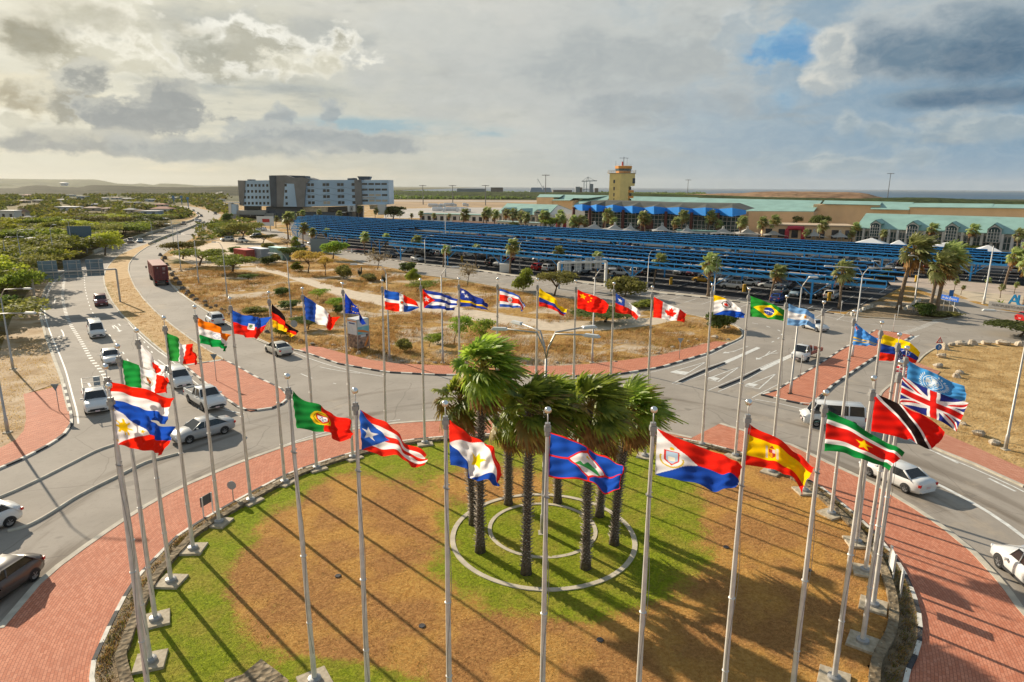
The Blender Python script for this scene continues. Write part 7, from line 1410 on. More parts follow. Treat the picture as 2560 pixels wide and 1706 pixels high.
def tower_board():
 B = gp(898, 872); h = height_at(B, 795); o = empty('billboard_tower', B, R(-38), 'four sided advertising tower covered in coloured posters in the dry field', 'billboard'); w = 1.75
 m = MB(); m.box((0, 0, h / 2 + .2), (w, w, h - .4)); m.build('tower_body', mat('tower_white', (.60, .62, .64), .6), o)
 mm = [mat('poster_pale_blue', (.55, .66, .74), .5, color2=(.72, .74, .76), scale=1.2), mat('poster_sea', (.10, .45, .60), .5, color2=(.30, .62, .70), scale=1.4), mat('poster_orange', (.70, .25, .06), .5), mat('poster_machine', (.06, .05, .05), .5, color2=(.42, .30, .22), scale=3.5), mat('poster_photo', (.08, .07, .08), .5, color2=(.60, .40, .30), scale=2.6)]
 for sd in (-1, 1):     # the two faces turned to the camera
  rot = R(0) if sd < 0 else R(90); M2 = Matrix.Rotation(rot, 3, 'Z')
  def pan(nm, x0, x1, z0, z1, m_, off=.02, par=None):
   q = MB(); q.slab([M2 @ Vector((x, -(w / 2 + off), z)) for x, z in ((x0, z0), (x1, z0), (x1, z1), (x0, z1))], M2 @ Vector((0, -.012, 0))); return q.build(nm, m_, par or o)
  up = pan('poster', -w * .48, w * .48, h * .52, h * .98, mm[0] if sd < 0 else mm[1]); lo = pan('poster', -w * .48, w * .48, .3, h * .50, mm[3] if sd < 0 else mm[4])
  if sd < 0:
   pan('poster_text', -w * .30, w * .30, h * .84, h * .88, mat('poster_navy', (.04, .08, .28), .5), .035); q = MB(); q.add([], [])
   rgm = MB();
   for i in range(24): a0, a1 = 2 * math.pi * i / 24, 2 * math.pi * (i + 1) / 24; rgm.slab([M2 @ Vector((math.cos(t) * r_, -(w / 2 + .035), h * .70 + math.sin(t) * r_)) for t, r_ in ((a0, .42), (a1, .42), (a1, .37), (a0, .37))], M2 @ Vector((0, -.008, 0)))
   rgm.build('poster_ring', mm[0], o); pan('poster_band', -w * .46, w * .46, h * .92, h * .95, mm[2], .035)
  else:
   q = MB(); q.slab([M2 @ Vector((x, -(w / 2 + .035), z)) for x, z in ((-.8, h * .62), (.1, h * .56), (.8, h * .52), (.8, h * .56), (.0, h * .64), (-.75, h * .68))], M2 @ Vector((0, -.008, 0))); q.build('poster_shape', mm[2], o); pan('poster_panel', -w * .46, w * .46, h * .76, h * .97, mm[0], .035); pan('poster_bubble', -.4, .35, h * .42, h * .49, mm[0], .035)
   q = MB(); q.slab([M2 @ Vector((x, -(w / 2 + .035), z)) for x, z in ((0, .5), (.3, .4), (.75, 1.2), (.8, 1.6), (.6, 1.5))], M2 @ Vector((0, -.008, 0))); q.build('poster_shape', mm[2], o)
 m = MB()
 for x in (-1, 1):
  for y in (-1, 1): m.bar((x * w / 2, y * w / 2, 0), (x * w / 2, y * w / 2, h), .07)
 m.build('corner_frame', M_GAL, o)
tower_board()
# billboard by the hotel road and the big grey panel at the bright tree
B = gp(665, 578); o = empty('billboard', B, R(-6), 'white billboard with a red patch beside the road to the hotel', 'billboard'); m = MB(); m.box((0, 0, 4.2), (7.5, .25, 4.0)); m.build('panel', M_SWH, o); m = MB(); m.box((.4, -.14, 4.4), (3.2, .04, 1.4)); m.build('red_patch', M_SRED, o)
for x in (-2, 2): m = MB(); m.box((x, .1, 1.2), (.3, .3, 2.6)); m.build('post', M_GAL, o)
B = gp(800, 632); o = empty('screen_panel', B, R(4), 'blank blue grey panel left of the bright green tree', 'sign'); m = MB(); m.box((0, 0, 2.0), (5.2, .2, 4.0)); m.build('panel', mat('panel_blue_grey', (.17, .23, .27), .6), o); m = MB(); m.box((0, .2, 1.0), (.3, .3, 2.0)); m.build('post', M_GAL, o)
# red and white barrier at the car park entrance, yellow posts
B = gp(880, 632); o = empty('entrance_barrier', B, R(-8), 'red and white boom barriers at the car park entrance', 'barrier'); m = MB(); m.bar((-5, 0, 1), (5, 0, 1), .14); m.build('boom', M_SRED, o); m = MB(); [m.box((x, 0, .5), (.4, .4, 1.1)) for x in (-5.2, 0, 5.2)]; m.build('barrier_post', M_SWH, o)
M_YEL = mat('safety_yellow', (.62, .36, .02), .6)
yb = [(1372, 679), (1518, 692), (1677, 712), (2208, 700), (1860, 730), (2072, 752), (1155, 654), (1440, 660), (2290, 706), (863, 620), (934, 632)]
for i, p in enumerate(sorted(yb)):
 P_ = gp(*p); b = MB(); b.lathe((0, 0, 0), [(.32, 0), (.32, 1.35), (.28, 1.45)], 12); tag(b.build('column_guard', M_YEL, loc=P_), '%s yellow column guard from the left under the canopy' % ordn(i), 'column guard', 'yellow guards at the foot of the canopy columns')
P_ = gp(1261, 680); b = MB(); b.box((0, 0, .9), (2.2, 2.2, 1.8)); b.box((0, 0, 1.85), (2.3, 2.3, .12)); o = b.build('meter_box', M_WHT, loc=P_); tag(o, 'white square box in the shade beside a small palm at the car park edge', 'box')
# ================================================================ car park canopies
M_BLUE = mat('canopy_blue', (.035, .37, .86), .45, var=.08, scale=.4); M_PV = mat('roof_panel', (.012, .016, .026), .8, spec=.1)
UA = R(-38); U = Vector((math.cos(UA), math.sin(UA), 0)); Wd = Vector((-U.y, U.x, 0))
def umin(w): return float(np.interp(w, [118, 132, 187, 205], [-132, -199, -276, -285]))
def canopy(label, rows, cols_u, w_lo, w_hi):
 B = U * rows[0][1] + Wd * rows[0][0]; o = empty('parking_canopy', B, 0, label, 'canopy', 'blue steel canopies over the car park')
 def P(u, w, z): return U * u + Wd * w + Vector((0, 0, z)) - B
 for w, u0, u1 in rows:
  m = MB(); n = max(1, int((u1 - u0) / 3.0)); du = (u1 - u0) / n; zb, zt = 4.0, 4.78; fr = w == rows[0][0]
  m.bar(P(u0, w, zb - (.12 if fr else 0)), P(u1, w, zb - (.12 if fr else 0)), .22, .42 if fr else .12); m.bar(P(u0, w, zt), P(u1, w, zt), .30, .20)
  for i in range(n + 1): m.bar(P(u0 + i * du, w, zb), P(u0 + i * du, w, zt), .11)
  for i in range(0, n - 1, 2): m.bar(P(u0 + i * du, w, zt), P(u0 + (i + .9) * du, w, zb), .09); m.bar(P(u0 + (i + 1.1) * du, w, zb), P(u0 + (i + 2) * du, w, zt), .09)
  m.build('truss', M_BLUE, o)
  m = MB(); q = [P(u0, w + .3, zt + .05), P(u1, w + .3, zt + .05), P(u1, w + 4.9, zt - 1.15), P(u0, w + 4.9, zt - 1.15)]; m.slab(q, (0, 0, .05)); m.build('roof_panels', M_PV, o)
 for u in cols_u:
  rw_ = [r for r in rows if r[1] - 2 < u < r[2] + 2]
  if len(rw_) < 2: continue
  a, c = rw_[0][0], rw_[-1][0]; m = MB(); m.bar(P(u, a, 3.75), P(u, c, 3.75), .24, .34); m.build('cross_beam', M_BLUE, o)
  for w in ([a] + [(a + c) / 2] + [c]):
   m = MB(); m.bar(P(u, w, 0), P(u, w, 4.0), .26); m.build('column', M_BLUE, o); m = MB()
   for s in (-1, 1): m.bar(P(u, w, 1.5), P(u + s * 3, w, 3.9), .12)
   m.build('brace', M_BLUE, o)
 return o
near = [(w, max(umin(w), -132 - (w - 118) * 5.0), u1) for w, u1 in ((118.5, -17), (126, -17), (133.5, -16), (141, -24), (148.5, -24))]
mid = [(156, umin(156), -172), (163.5, umin(163.5), -172)]
far_ = [(w, umin(w), u1) for w, u1 in ((171, 44), (178.5, 44), (186, 44), (193.5, 40), (201, -8))]
canopy('front blue steel truss canopy nearest the roundabout', near, range(-232, -10, 17), 118, 149)
canopy('short middle blue truss canopy at the left near the hotel', mid, range(-262, -170, 17), 157, 164)
canopy('rear blue steel truss canopy nearest the terminal', far_, range(-264, 46, 17), 170, 203)
# ================================================================ buildings
class Face:
 """upright plane through ground points A, B; pt() finds the point of it, moved back by depth, that a pixel shows"""
 def __init__(s, A, B): s.A = Vector((A[0], A[1], 0)); d = Vector((B[0] - A[0], B[1] - A[1], 0)).normalized(); s.d = d; s.n = Vector((-d.y, d.x, 0)); s.n = s.n if s.n.y > 0 else -s.n
 def pt(s, x, y, dep=0.0): return ray_plane(x, y, s.A + s.n * dep, s.n)
def conv(ox, oy, k): return lambda x, y: (ox + x * k, oy + y * k)
def facepoly(f, c, pts, dep, thick, mb, mi=0, base=None):
 """polygon drawn on the plane, given body by running it back by thick"""
 P = [f.pt(*c(*p), dep) - base for p in pts]; mb.slab(P[::-1], f.n * thick, mi)
M_HBL = mat('cladding_pale_blue', (.44, .60, .76), .5, var=.12, scale=.08); M_HGR = mat('cladding_grey', (.22, .215, .21), .6, var=.15, scale=.2); M_HDK = mat('cladding_dark', (.08, .10, .125), .6, var=.15, scale=.2); M_WIN = mat('window_dark', (.03, .035, .045), .15, spec=.6); M_CONC = mat('ramp_concrete', (.30, .31, .30), .8, var=.1, scale=.2); M_CUR = mat('curtain_gold', (.52, .42, .28), .7, var=.25, scale=.5); M_WARM = mat('blind', (.55, .47, .36), .6)
def hotel():
 c = conv(540, 420, .1955); f = Face((-170, 392), (-70, 392)); b0 = Vector((-120, 392, 0)); o = empty('hotel_building', b0, 0, 'long grey and pale blue hotel block with slanted dark panels and rows of small windows', 'building')
 def part(name, m, polys, dep=0, th=16):
  for p in polys: mb = MB(); facepoly(f, c, p, dep, th, mb, 0, b0); r_ = mb.build(name, m, o)
  return r_
 w = part('wall', M_HBL, [[(372, 163), (680, 160), (705, 492), (345, 487)], [(1150, 155), (1775, 155), (1788, 485), (1100, 497)], [(1850, 158), (2205, 155), (2216, 468), (1865, 474)]], 0, 16)
 part('grey_panel', M_HGR, [[(277, 160), (374, 163), (347, 487), (300, 480)], [(1768, 150), (1828, 152), (1835, 190), (1842, 152), (1858, 158), (1872, 472), (1820, 474), (1806, 420), (1812, 470), (1784, 482)]], -.7, 16)
 part('tower_block', M_HGR, [[(700, 97), (895, 95), (1000, 130), (1120, 120), (1200, 147), (1150, 205), (1125, 500), (700, 497)]], -1.2, 20)
 part('dark_panel', M_HDK, [[(677, 98), (765, 100), (770, 500), (705, 495)], [(1100, 101), (1140, 105), (1140, 130), (1100, 122)]], -1.6, 10); part('blue_panel', M_HBL, [[(882, 200), (997, 205), (1033, 498), (862, 495)]], -1.35, 1)
 part('roof_room', M_HDK, [[(1805, 108), (1968, 110), (1968, 120), (1950, 154), (1830, 152)], [(895, 96), (1135, 102), (1140, 130), (900, 120)], [(400, 148), (455, 148), (460, 162), (400, 162)], [(1680, 135), (1770, 130), (1780, 155), (1680, 155)]], 3, 6)
 # ground floors
 part('podium', M_HDK, [[(640, 497), (1130, 499), (1130, 665), (640, 665)], [(1130, 560), (1690, 560), (1690, 662), (1130, 665)], [(1690, 560), (1700, 650), (1740, 650), (1740, 560)]], 1.5, 14)
 part('dark_glazing', M_WIN, [[(1425, 500), (1690, 490), (1690, 565), (1425, 565)], [(1790, 485), (1880, 485), (1880, 650), (1790, 650)], [(360, 488), (560, 488), (560, 545), (360, 545)], [(1600, 570), (1680, 570), (1680, 640), (1600, 640)]], 1.2, 3)
 part('curtain_wall', M_CUR, [[(1105, 503), (1430, 500), (1425, 562), (1130, 562)], [(1960, 478), (2070, 476), (2060, 530), (1970, 530)]], .8, 3)
 part('ramp', M_CONC, [[(265, 545), (640, 545), (640, 592), (265, 592)], [(265, 620), (640, 625), (660, 680), (270, 672)], [(180, 590), (640, 590), (640, 680), (180, 660)], [(630, 580), (740, 585), (740, 660), (640, 660)]], -2, 8)
 part('ramp_opening', M_WIN, [[(300, 598), (430, 600), (430, 618), (300, 615)], [(445, 600), (615, 602), (615, 622), (445, 620)]], -2.3, .4)
 part('white_wall', M_WHT, [[(2065, 470), (2165, 468), (2160, 600), (2070, 600)], [(110, 438), (300, 440), (300, 455), (110, 448)], [(155, 450), (192, 450), (200, 660), (170, 655)], [(1680, 484), (1780, 482), (1782, 560), (1684, 560)], [(1575, 565), (1660, 565), (1655, 575), (1580, 575)]], -1.9, 4)
 part('stair_glass', M_HBL, [[(192, 460), (265, 470), (262, 590), (200, 590)]], -1.5, 3)
 for s, (x0, y0, x1, y1) in enumerate(((1712, 492, 1748, 496), (1712, 546, 1748, 550), (1712, 496, 1716, 546), (1744, 496, 1748, 546), (1724, 505, 1736, 540))): part('emblem_stroke', M_TRIM, [[(x0, y0), (x1, y0), (x1, y1), (x0, y1)]], -2.0, .2)
 for r_ in range(4):
  for i, x in enumerate((362, 410, 458, 508, 556, 606, 655)):
   x += r_ * 4; y = 208 + r_ * 76; part('window', M_WIN, [[(x - 14, y), (x + 13, y), (x + 13, y + 34), (x - 14, y + 34)]], -.06, .2)
  x = 889 + r_ * 5; y = 204 + r_ * 79; part('window', M_WIN, [[(x - 14, y), (x + 15, y), (x + 15, y + 34), (x - 14, y + 34)]], -1.42, .2)
  for x in (1184, 1232, 1382, 1428, 1568, 1612, 1752): y = 198 + r_ * 77 - (x - 1184) * .006; part('window', M_WIN if (r_, x) not in ((3, 1382), (3, 1428)) else M_WARM, [[(x - 19 + r_ * 4, y), (x + 19 + r_ * 4, y), (x + 19 + r_ * 4, y + 36), (x - 19 + r_ * 4, y + 36)]], -.06, .2)
  for i, x in enumerate((1900, 1984, 2068, 2150)):
   y = 194 + r_ * 71; part('window', M_WARM if (r_, i) in ((2, 1), (2, 2), (3, 1), (3, 2), (3, 3)) else M_WIN, [[(x - 35 + r_ * 3, y), (x + 35 + r_ * 3, y), (x + 35 + r_ * 3, y + 25), (x - 35 + r_ * 3, y + 25)]], -.06, .2)
 # wavy relief bands on the pale wall
 mb = MB()
 for y0 in (260, 338, 416):
  P = [(x, y0 + 9 * math.sin(x / 34)) for x in range(1150, 1770, 16)]
  for p, q in zip(P, P[1:]): facepoly(f, c, [p, q, (q[0], q[1] + 5), (p[0], p[1] + 5)], -.12, .1, mb, 0, b0)
 mb.build('relief_band', mat('cladding_relief', (.22, .32, .42), .5), o)
 sg = part('banner', M_SWH, [[(1874, 368), (2036, 372), (2036, 397), (1876, 395)]], -.3, .15)
 p = f.pt(*c(1955, 390), -.5) - b0; text('OFFICE SPACE FOR RENT', .95, p, (R(90), 0, 0), M_TRIM, o, sx=.78)
hotel()
M_YLW = mat('tower_yellow', (.88, .68, .27), .8, var=.08, scale=.3); M_ORG = mat('tower_orange', (.80, .34, .07), .7); M_CAB = mat('cab_glass', (.05, .13, .15), .1, spec=.8)
def tower():
 c = conv(1240, 400, .17); D = 325; f = Face((40, D), (60, D)); b0 = f.pt(*c(1850, 600)); b0.z = 0; o = empty('control_tower', b0, 0, 'yellow airport control tower with orange rimmed glass cab', 'tower')
 def q(x, y, d=0): return f.pt(*c(x, y), d) - b0
 g = q(1835, 200).z; L_ = q(1672, 200, 3.5); C_ = q(1835, 200, 0); R_ = q(1958, 200, 1.0); RR = q(2048, 200, 2.0); bk = [q(2048, 200, 8), q(1700, 200, 9)]
 m = MB(); m.prism([L_[:2], C_[:2], R_[:2], (R_.x + .2, R_.y + 6), (L_.x + 2, L_.y + 6)], 0, g, 0); m.build('shaft', M_YLW, o)
 z0 = q(1960, 385, 1).z; m = MB(); m.prism([R_[:2], RR[:2], (RR.x, RR.y + 5), (R_.x, R_.y + 5)], z0, g); m.prism([(R_.x, R_.y + 2), (RR.x - 1.6, RR.y + 2), (RR.x - 1.6, RR.y + 6), (R_.x, R_.y + 6)], 0, z0); m.build('side_shaft', M_YLW, o)
 for y in (447, 532): za, zb = q(1960, y + 32, 1).z, q(1960, y, 1).z; m = MB(); m.prism([(R_.x, R_.y), (RR.x - .3, RR.y), (RR.x - .3, RR.y + 5), (R_.x, R_.y + 5)], za, zb); m.build('balcony', M_ORG, o)
 m = MB(); p = [q(*s, 1.6) for s in ((1975, 270), (2047, 270), (2047, 347), (1975, 347))]; m.slab(p[::-1], (0, .2, 0)); m.build('window', M_WIN, o)
 for y in (295, 400, 490, 565): m = MB(); p = [q(*s, 2.2) for s in ((1716, y), (1742, y), (1742, y + 48), (1716, y + 48))]; m.slab([v + Vector((.3, -.5, 0)) for v in p[::-1]], (0, .3, 0)); m.build('window', M_WIN, o)
 for y in (400, 490, 575): m = MB(); p = [q(*s, 2.9) for s in ((1962, y), (1990, y), (1990, y + 42), (1962, y + 42))]; m.slab(p[::-1], (0, .3, 0)); m.build('window', M_WIN, o)
 m = MB(); gx = [L_ + Vector((-.2, -.2, 0)), C_ + Vector((0, -.4, 0)), RR + Vector((.3, -.3, 0)), RR + Vector((.3, 8, 0)), L_ + Vector((-.2, 6, 0))]; m.prism([v[:2] for v in gx], g, g + .3); m.build('gallery', mat('gallery_slab', (.45, .35, .22), .8), o)
 m = MB()
 for a, b_ in zip(gx, gx[1:] + gx[:1]):
  a2, b2 = Vector((a.x, a.y, g)), Vector((b_.x, b_.y, g))
  for zz in (.7, 1.2): m.bar(a2 + Vector((0, 0, zz + .3)), b2 + Vector((0, 0, zz + .3)), .08)
  for i in range(6): v = a2.lerp(b2, i / 6); m.bar(v, v + Vector((0, 0, 1.5)), .08)
 m.build('railing', M_GAL, o)
 cx = (q(1875, 150, 4).x); cy = C_.y + 4.2; r0 = (q(1985, 180, 4).x - q(1765, 180, 4).x) / 2; r1 = (q(2005, 95, 4).x - q(1750, 95, 4).x) / 2; zc0, zc1, zc2 = g + .3, q(1875, 130, 4).z, q(1875, 95, 4).z
 m = MB(); m.lathe((cx, cy, 0), [(r0, zc0 + .9), (r0 * .55 + r1 * .45, zc1)], 8); m.build('cab_windows', M_CAB, o); m = MB(); m.lathe((cx, cy, 0), [(r0 * .98, zc0), (r0, zc0 + .9)], 8); m.lathe((cx, cy, 0), [((r0 + r1) / 2 + .1, zc1), (r1, zc2), (r1 * .9, zc2 + .15)], 8); m.build('cab_roof', M_ORG, o)
 m = MB()
 for k in range(8): a = 2 * math.pi * k / 8; m.bar((cx + r0 * math.cos(a), cy + r0 * math.sin(a), zc0 + .8), (cx + (r0 * .55 + r1 * .45) * math.cos(a) * 1.01, cy + (r0 * .55 + r1 * .45) * math.sin(a) * 1.01, zc1), .14); m.bar((cx + r1 * .9 * math.cos(a), cy + r1 * .9 * math.sin(a), zc2), (cx + r1 * .9 * math.cos(a), cy + r1 * .9 * math.sin(a), zc2 + 1.2), .07)
 m.build('cab_frame', M_GAL, o); zt = q(1875, -45, 4).z; m = MB(); m.bar((cx, cy, zc2), (cx, cy, zt), .2); m.bar((cx - 2.2, cy, zt - .6), (cx + 2.2, cy, zt - .6), .15); m.bar((cx + 1.6, cy, zc2), (cx + 1.6, cy, zt - .6), .1); m.bar((cx - r1 * .9, cy, zc2), (cx - r1 * .9, cy, zc2 + 2.6), .1); m.build('antenna', M_TRIM, o); m = MB(); m.lathe((cx - .6, cy, zc2), [(.4, 0), (.35, 2.2)], 8); m.build('beacon', M_SRED, o)
tower()
M_TEAL = mat('roof_teal', (.27, .45, .40), .6, var=.1, scale=.2); M_TAN = mat('wall_tan', (.78, .53, .31), .85, var=.07, scale=.2); M_PINK = mat('wall_pink', (.58, .40, .32), .85, var=.06, scale=.3); M_COLW = mat('column_white', (.74, .71, .67), .7); M_TGL = mat('terminal_glass', (.025, .07, .075), .12, spec=.7); M_ZBL = mat('fascia_blue', (.015, .30, .90), .45, var=.08, scale=.3); M_ZRF = mat('roof_dark_olive', (.06, .065, .055), .8, var=.2, scale=.2); M_REDB = mat('column_red_brown', (.16, .05, .04), .8)
def seams(mb, a0, a1, b0, b1, n, m=.14):
 for i in range(n + 1): t = i / n; p, q = a0.lerp(a1, t), b0.lerp(b1, t); mb.bar(p + Vector((0, 0, .1)), q + Vector((0, 0, .1)), m, .12)
def zigzag():
 A, B = gp(1470, 583), gp(1835, 597); f = Face(A, B); b0 = (A + B) / 2; o = empty('terminal_building', b0, 0, 'glass fronted terminal hall under a bright blue zigzag roof edge', 'building')
 q = lambda x, y, d=0: f.pt(x, y, d) - b0
 xs_ = [1436, 1456, 1476, 1491, 1513, 1532, 1559, 1581, 1610, 1635, 1666, 1698, 1730, 1764, 1796, 1831, 1865]
 tp = [513, 511, 515, 511.5, 516, 512, 517, 515, 520, 516, 520, 518, 522, 519, 523, 520, 526]; bt = [523, 528, 526, 530.5, 528, 532, 530, 534, 532, 536, 534, 538, 536.5, 540, 538, 542, 536]
 T = [q(x, y, -5 if i % 2 else 0) for i, (x, y) in enumerate(zip(xs_, tp))]; Bo = [q(x, y, -5 if i % 2 else 0) for i, (x, y) in enumerate(zip(xs_, bt))]
 for i in range(len(xs_) - 1):
  m = MB(); m.slab([Bo[i], Bo[i + 1], T[i + 1], T[i]], f.n * .3); m.build('fascia_panel', M_ZBL, o)
 pk = [(1479, 502, 0), (1514, 503, 0), (1554, 504, 0), (1599, 505.5, 0), (1651, 507.5, 0), (1707, 508.5, 0), (1766, 509.6, 0), (1831, 510.3, 0)]
 PK = [q(x, y, 12) for x, y, _ in pk]; m = MB()
 for i in range(1, len(xs_) - 1, 2):
  p = PK[(i - 1) // 2]; a, c, e = T[i - 1], T[i], T[i + 1]
  m.add([a, c, p], [(0, 1, 2)]); m.add([c, e, p], [(0, 1, 2)]); pb = p + f.n * 22; m.add([a, p, pb, a + f.n * 30], [(0, 1, 2, 3)]) if i == 1 else None
  if i < len(xs_) - 3: p2 = PK[(i - 1) // 2 + 1]; m.add([p, e, p2], [(0, 1, 2)]); m.add([p, p2, p2 + f.n * 22, pb], [(0, 1, 2, 3)])
  else: m.add([p, e, e + f.n * 30, pb], [(0, 1, 2, 3)])
 m.build('roof', M_ZRF, o)
 m = MB(); g0, g1 = q(1462, 531, 2), q(1850, 545, 2); zt0 = q(1640, 530, 2).z; m.slab([Vector((g0.x, g0.y, 0)), Vector((g1.x, g1.y, 0)), Vector((g1.x, g1.y, zt0)), Vector((g0.x, g0.y, zt0))], f.n * 26); m.build('glazing', M_TGL, o)
 m = MB(); n = 40; a, c = Vector((g0.x, g0.y, 0)) - f.n * .1, Vector((g1.x, g1.y, 0)) - f.n * .1
 for i in range(n + 1): p = a.lerp(c, i / n); m.bar(p, p + Vector((0, 0, zt0)), .16)
 for k in (.22, .36, .5, .68, .85): m.bar(a + Vector((0, 0, zt0 * k)), c + Vector((0, 0, zt0 * k)), .15)
 m.build('mullions', M_COLW, o)
 for i in range(0, len(xs_) - 1, 2):
  p = Bo[i] - f.n * .6; m = MB(); m.lathe((p.x, p.y, 0), [(.7, 0), (.6, Bo[i].z + .8)], 10); m.build('column', M_REDB, o)
 m = MB(); p = q(1600, 560, 1.5); w0, w1 = q(1592, 560, 1), q(1632, 560, 1); m.slab([Vector((w0.x, w0.y, 2.6)), Vector((w1.x, w1.y, 2.6)), Vector((w1.x, w1.y, q(1620, 555, 1).z)), Vector((w0.x + 5, w0.y - 1, zt0 - 1))], f.n * .5); m.build('dark_entrance_panel', M_REDB, o)
zigzag()
def teal_hall(name, label, AB, ridge, eave, d_r, wall_h=None, dorm=(), glass=True, cols=0, seam=60, wallm=None, back=24, over=1.2, gab=None):
 A, B = gp(*AB[0]), gp(*AB[1]); f = Face(A, B); b0 = (A + B) / 2; o = empty(name, b0, 0, label, 'building'); q = lambda x, y, d=0: f.pt(x, y, d) - b0
 e0, e1 = q(*eave[0], -over), q(*eave[1], -over); r0, r1 = q(*ridge[0], d_r), q(*ridge[1], d_r); ez = (e0.z + e1.z) / 2; rz_ = (r0.z + r1.z) / 2; e0.z = e1.z = ez; r0.z = r1.z = rz_
 k0, k1 = e0 + f.n * (2 * d_r + 2 * over), e1 + f.n * (2 * d_r + 2 * over); m = MB(); m.slab([e0, e1, r1, r0], (0, 0, .18)); m.slab([r0, r1, k1, k0], (0, 0, .18)); seams(m, e0, e1, r0, r1, seam); m.build('roof', M_TEAL, o)
 w0, w1 = e0 + f.n * over, e1 + f.n * over; m = MB(); zz = ez + .3
 m.slab([Vector((w0.x, w0.y, 0)), Vector((w1.x, w1.y, 0)), Vector((w1.x, w1.y, zz)), Vector((w0.x, w0.y, zz))], f.n * 2 * d_r)
 for a, c, r_ in ((w0, w0 + f.n * 2 * d_r, r0), (w1, w1 + f.n * 2 * d_r, r1)): m.add([Vector((a.x, a.y, zz)), Vector((c.x, c.y, zz)), Vector((r_.x, r_.y, rz_ - .05))], [(0, 1, 2)])
 m.build('wall', wallm or M_TAN, o)
 if cols:
  for i in range(cols + 1): p = w0.lerp(w1, i / cols) - f.n * .9; m = MB(); m.box((p.x, p.y, ez / 2), (.7, .7, ez), rz=math.atan2(f.d.y, f.d.x)); m.build('column', M_COLW, o)
 if glass:
  for i in range(cols or 8):
   a, c = w0.lerp(w1, (i + .14) / (cols or 8)) - f.n * .15, w0.lerp(w1, (i + .86) / (cols or 8)) - f.n * .15; m = MB(); m.slab([Vector((a.x, a.y, ez * .12)), Vector((c.x, c.y, ez * .12)), Vector((c.x, c.y, ez * .86)), Vector((a.x, a.y, ez * .86))], f.n * .1); wn = m.build('window', M_TGL, o); m = MB()
   for t in (0, .5, 1): p = a.lerp(c, t) - f.n * .08; m.bar(Vector((p.x, p.y, ez * .12)), Vector((p.x, p.y, ez * .86)), .14)
   for t in (.12, .5, .86): m.bar(Vector((a.x, a.y, ez * t)) - f.n * .08, Vector((c.x, c.y, ez * t)) - f.n * .08, .14)
   m.build('mullions', M_COLW, wn)
 for (x, yp, hw_, yb, ye) in dorm:       # gabled dormers with tall arched glazing
  dd = -over - .6; a, c, p = q(x - hw_, ye, dd), q(x + hw_, ye, dd), q(x, yp, dd); bz = q(x, yb, dd).z; bk = f.n * (d_r * (p.z - ez) / max(.5, rz_ - ez) + 1.8); bka = f.n * max(1.2, (d_r * (a.z - ez) / max(.5, rz_ - ez) + 1.8))
  m = MB(); m.slab([a + Vector((0, 0, -.1)), p, p + bk, a + bka], (0, 0, .25)); m.slab([p, c, c + bka, p + bk], (0, 0, .25)); m.build('dormer_roof', M_TEAL, o); i_ = .86; cc = (a + c) / 2
  m = MB(); m.add([Vector((v.x, v.y, v.z)) for v in (a.lerp(cc, .04) + f.n * .3, c.lerp(cc, .04) + f.n * .3, p - Vector((0, 0, .2)) + f.n * .3)] + [Vector((a.x, a.y, bz)) + f.n * .3, Vector((c.x, c.y, bz)) + f.n * .3], [(0, 3, 4, 1), (0, 1, 2)]); m.build('dormer_wall', M_COLW, o)
  g_ = [a.lerp(cc, .2), c.lerp(cc, .2)]; ht = p.z - .9; m = MB(); N_ = 10; arc = [Vector((lerp(g_[1].x, g_[0].x, (1 - math.cos(math.pi * k / N_)) / 2), lerp(g_[1].y, g_[0].y, (1 - math.cos(math.pi * k / N_)) / 2), a.z * .9 + (ht - a.z * .9) * math.sin(math.pi * k / N_))) for k in range(N_ + 1)]
  m.slab([Vector((g_[0].x, g_[0].y, bz)), Vector((g_[1].x, g_[1].y, bz))] + arc, f.n * .2); gl = m.build('arched_window', M_TGL, o); m = MB()
  for t in (0, .25, .5, .75, 1): v = g_[0].lerp(g_[1], t) - f.n * .1; m.bar(Vector((v.x, v.y, bz)), Vector((v.x, v.y, a.z * .92 + (0 if t in (0, 1) else (ht - a.z) * .75))), .13)
  for t in (.0, .25, .5, .75): z_ = bz + (a.z - bz) * t; m.bar(Vector((g_[0].x, g_[0].y, z_)) - f.n * .1, Vector((g_[1].x, g_[1].y, z_)) - f.n * .1, .13)
  m.build('glazing_bars', M_COLW, gl)
 return f, o, b0, ez
f, o, b0, ez = teal_hall('terminal_building', 'teal roofed departures hall with four arched dormer windows at the right', ((2150, 612), (2560, 634)), ((2166, 534), (2560, 546)), ((2139, 571), (2560, 588)), 14, cols=18, seam=90, wallm=M_COLW, dorm=((2189, 551.5, 14, 592, 561), (2282, 554.5, 16, 597, 565), (2380, 557.5, 17, 601, 569), (2487, 561, 19, 606, 574)))
p = f.pt(2427, 591, -1.5) - b0; text('USA Departures', 1.3, p, (R(90), 0, math.atan2(f.d.y, f.d.x)), M_SWH, o, ext=.05, sx=.75)
teal_hall('arrivals_hall', 'small teal roofed hall with three dormers left of the blue zigzag roof', ((1243, 565), (1369, 572)), ((1268, 509.5), (1395, 513)), ((1243, 536), (1369, 538)), 13, cols=9, seam=40, wallm=M_COLW, dorm=((1262, 521, 9, 540, 528), (1303, 523, 10, 541, 530), (1344, 525, 10, 542, 532)))
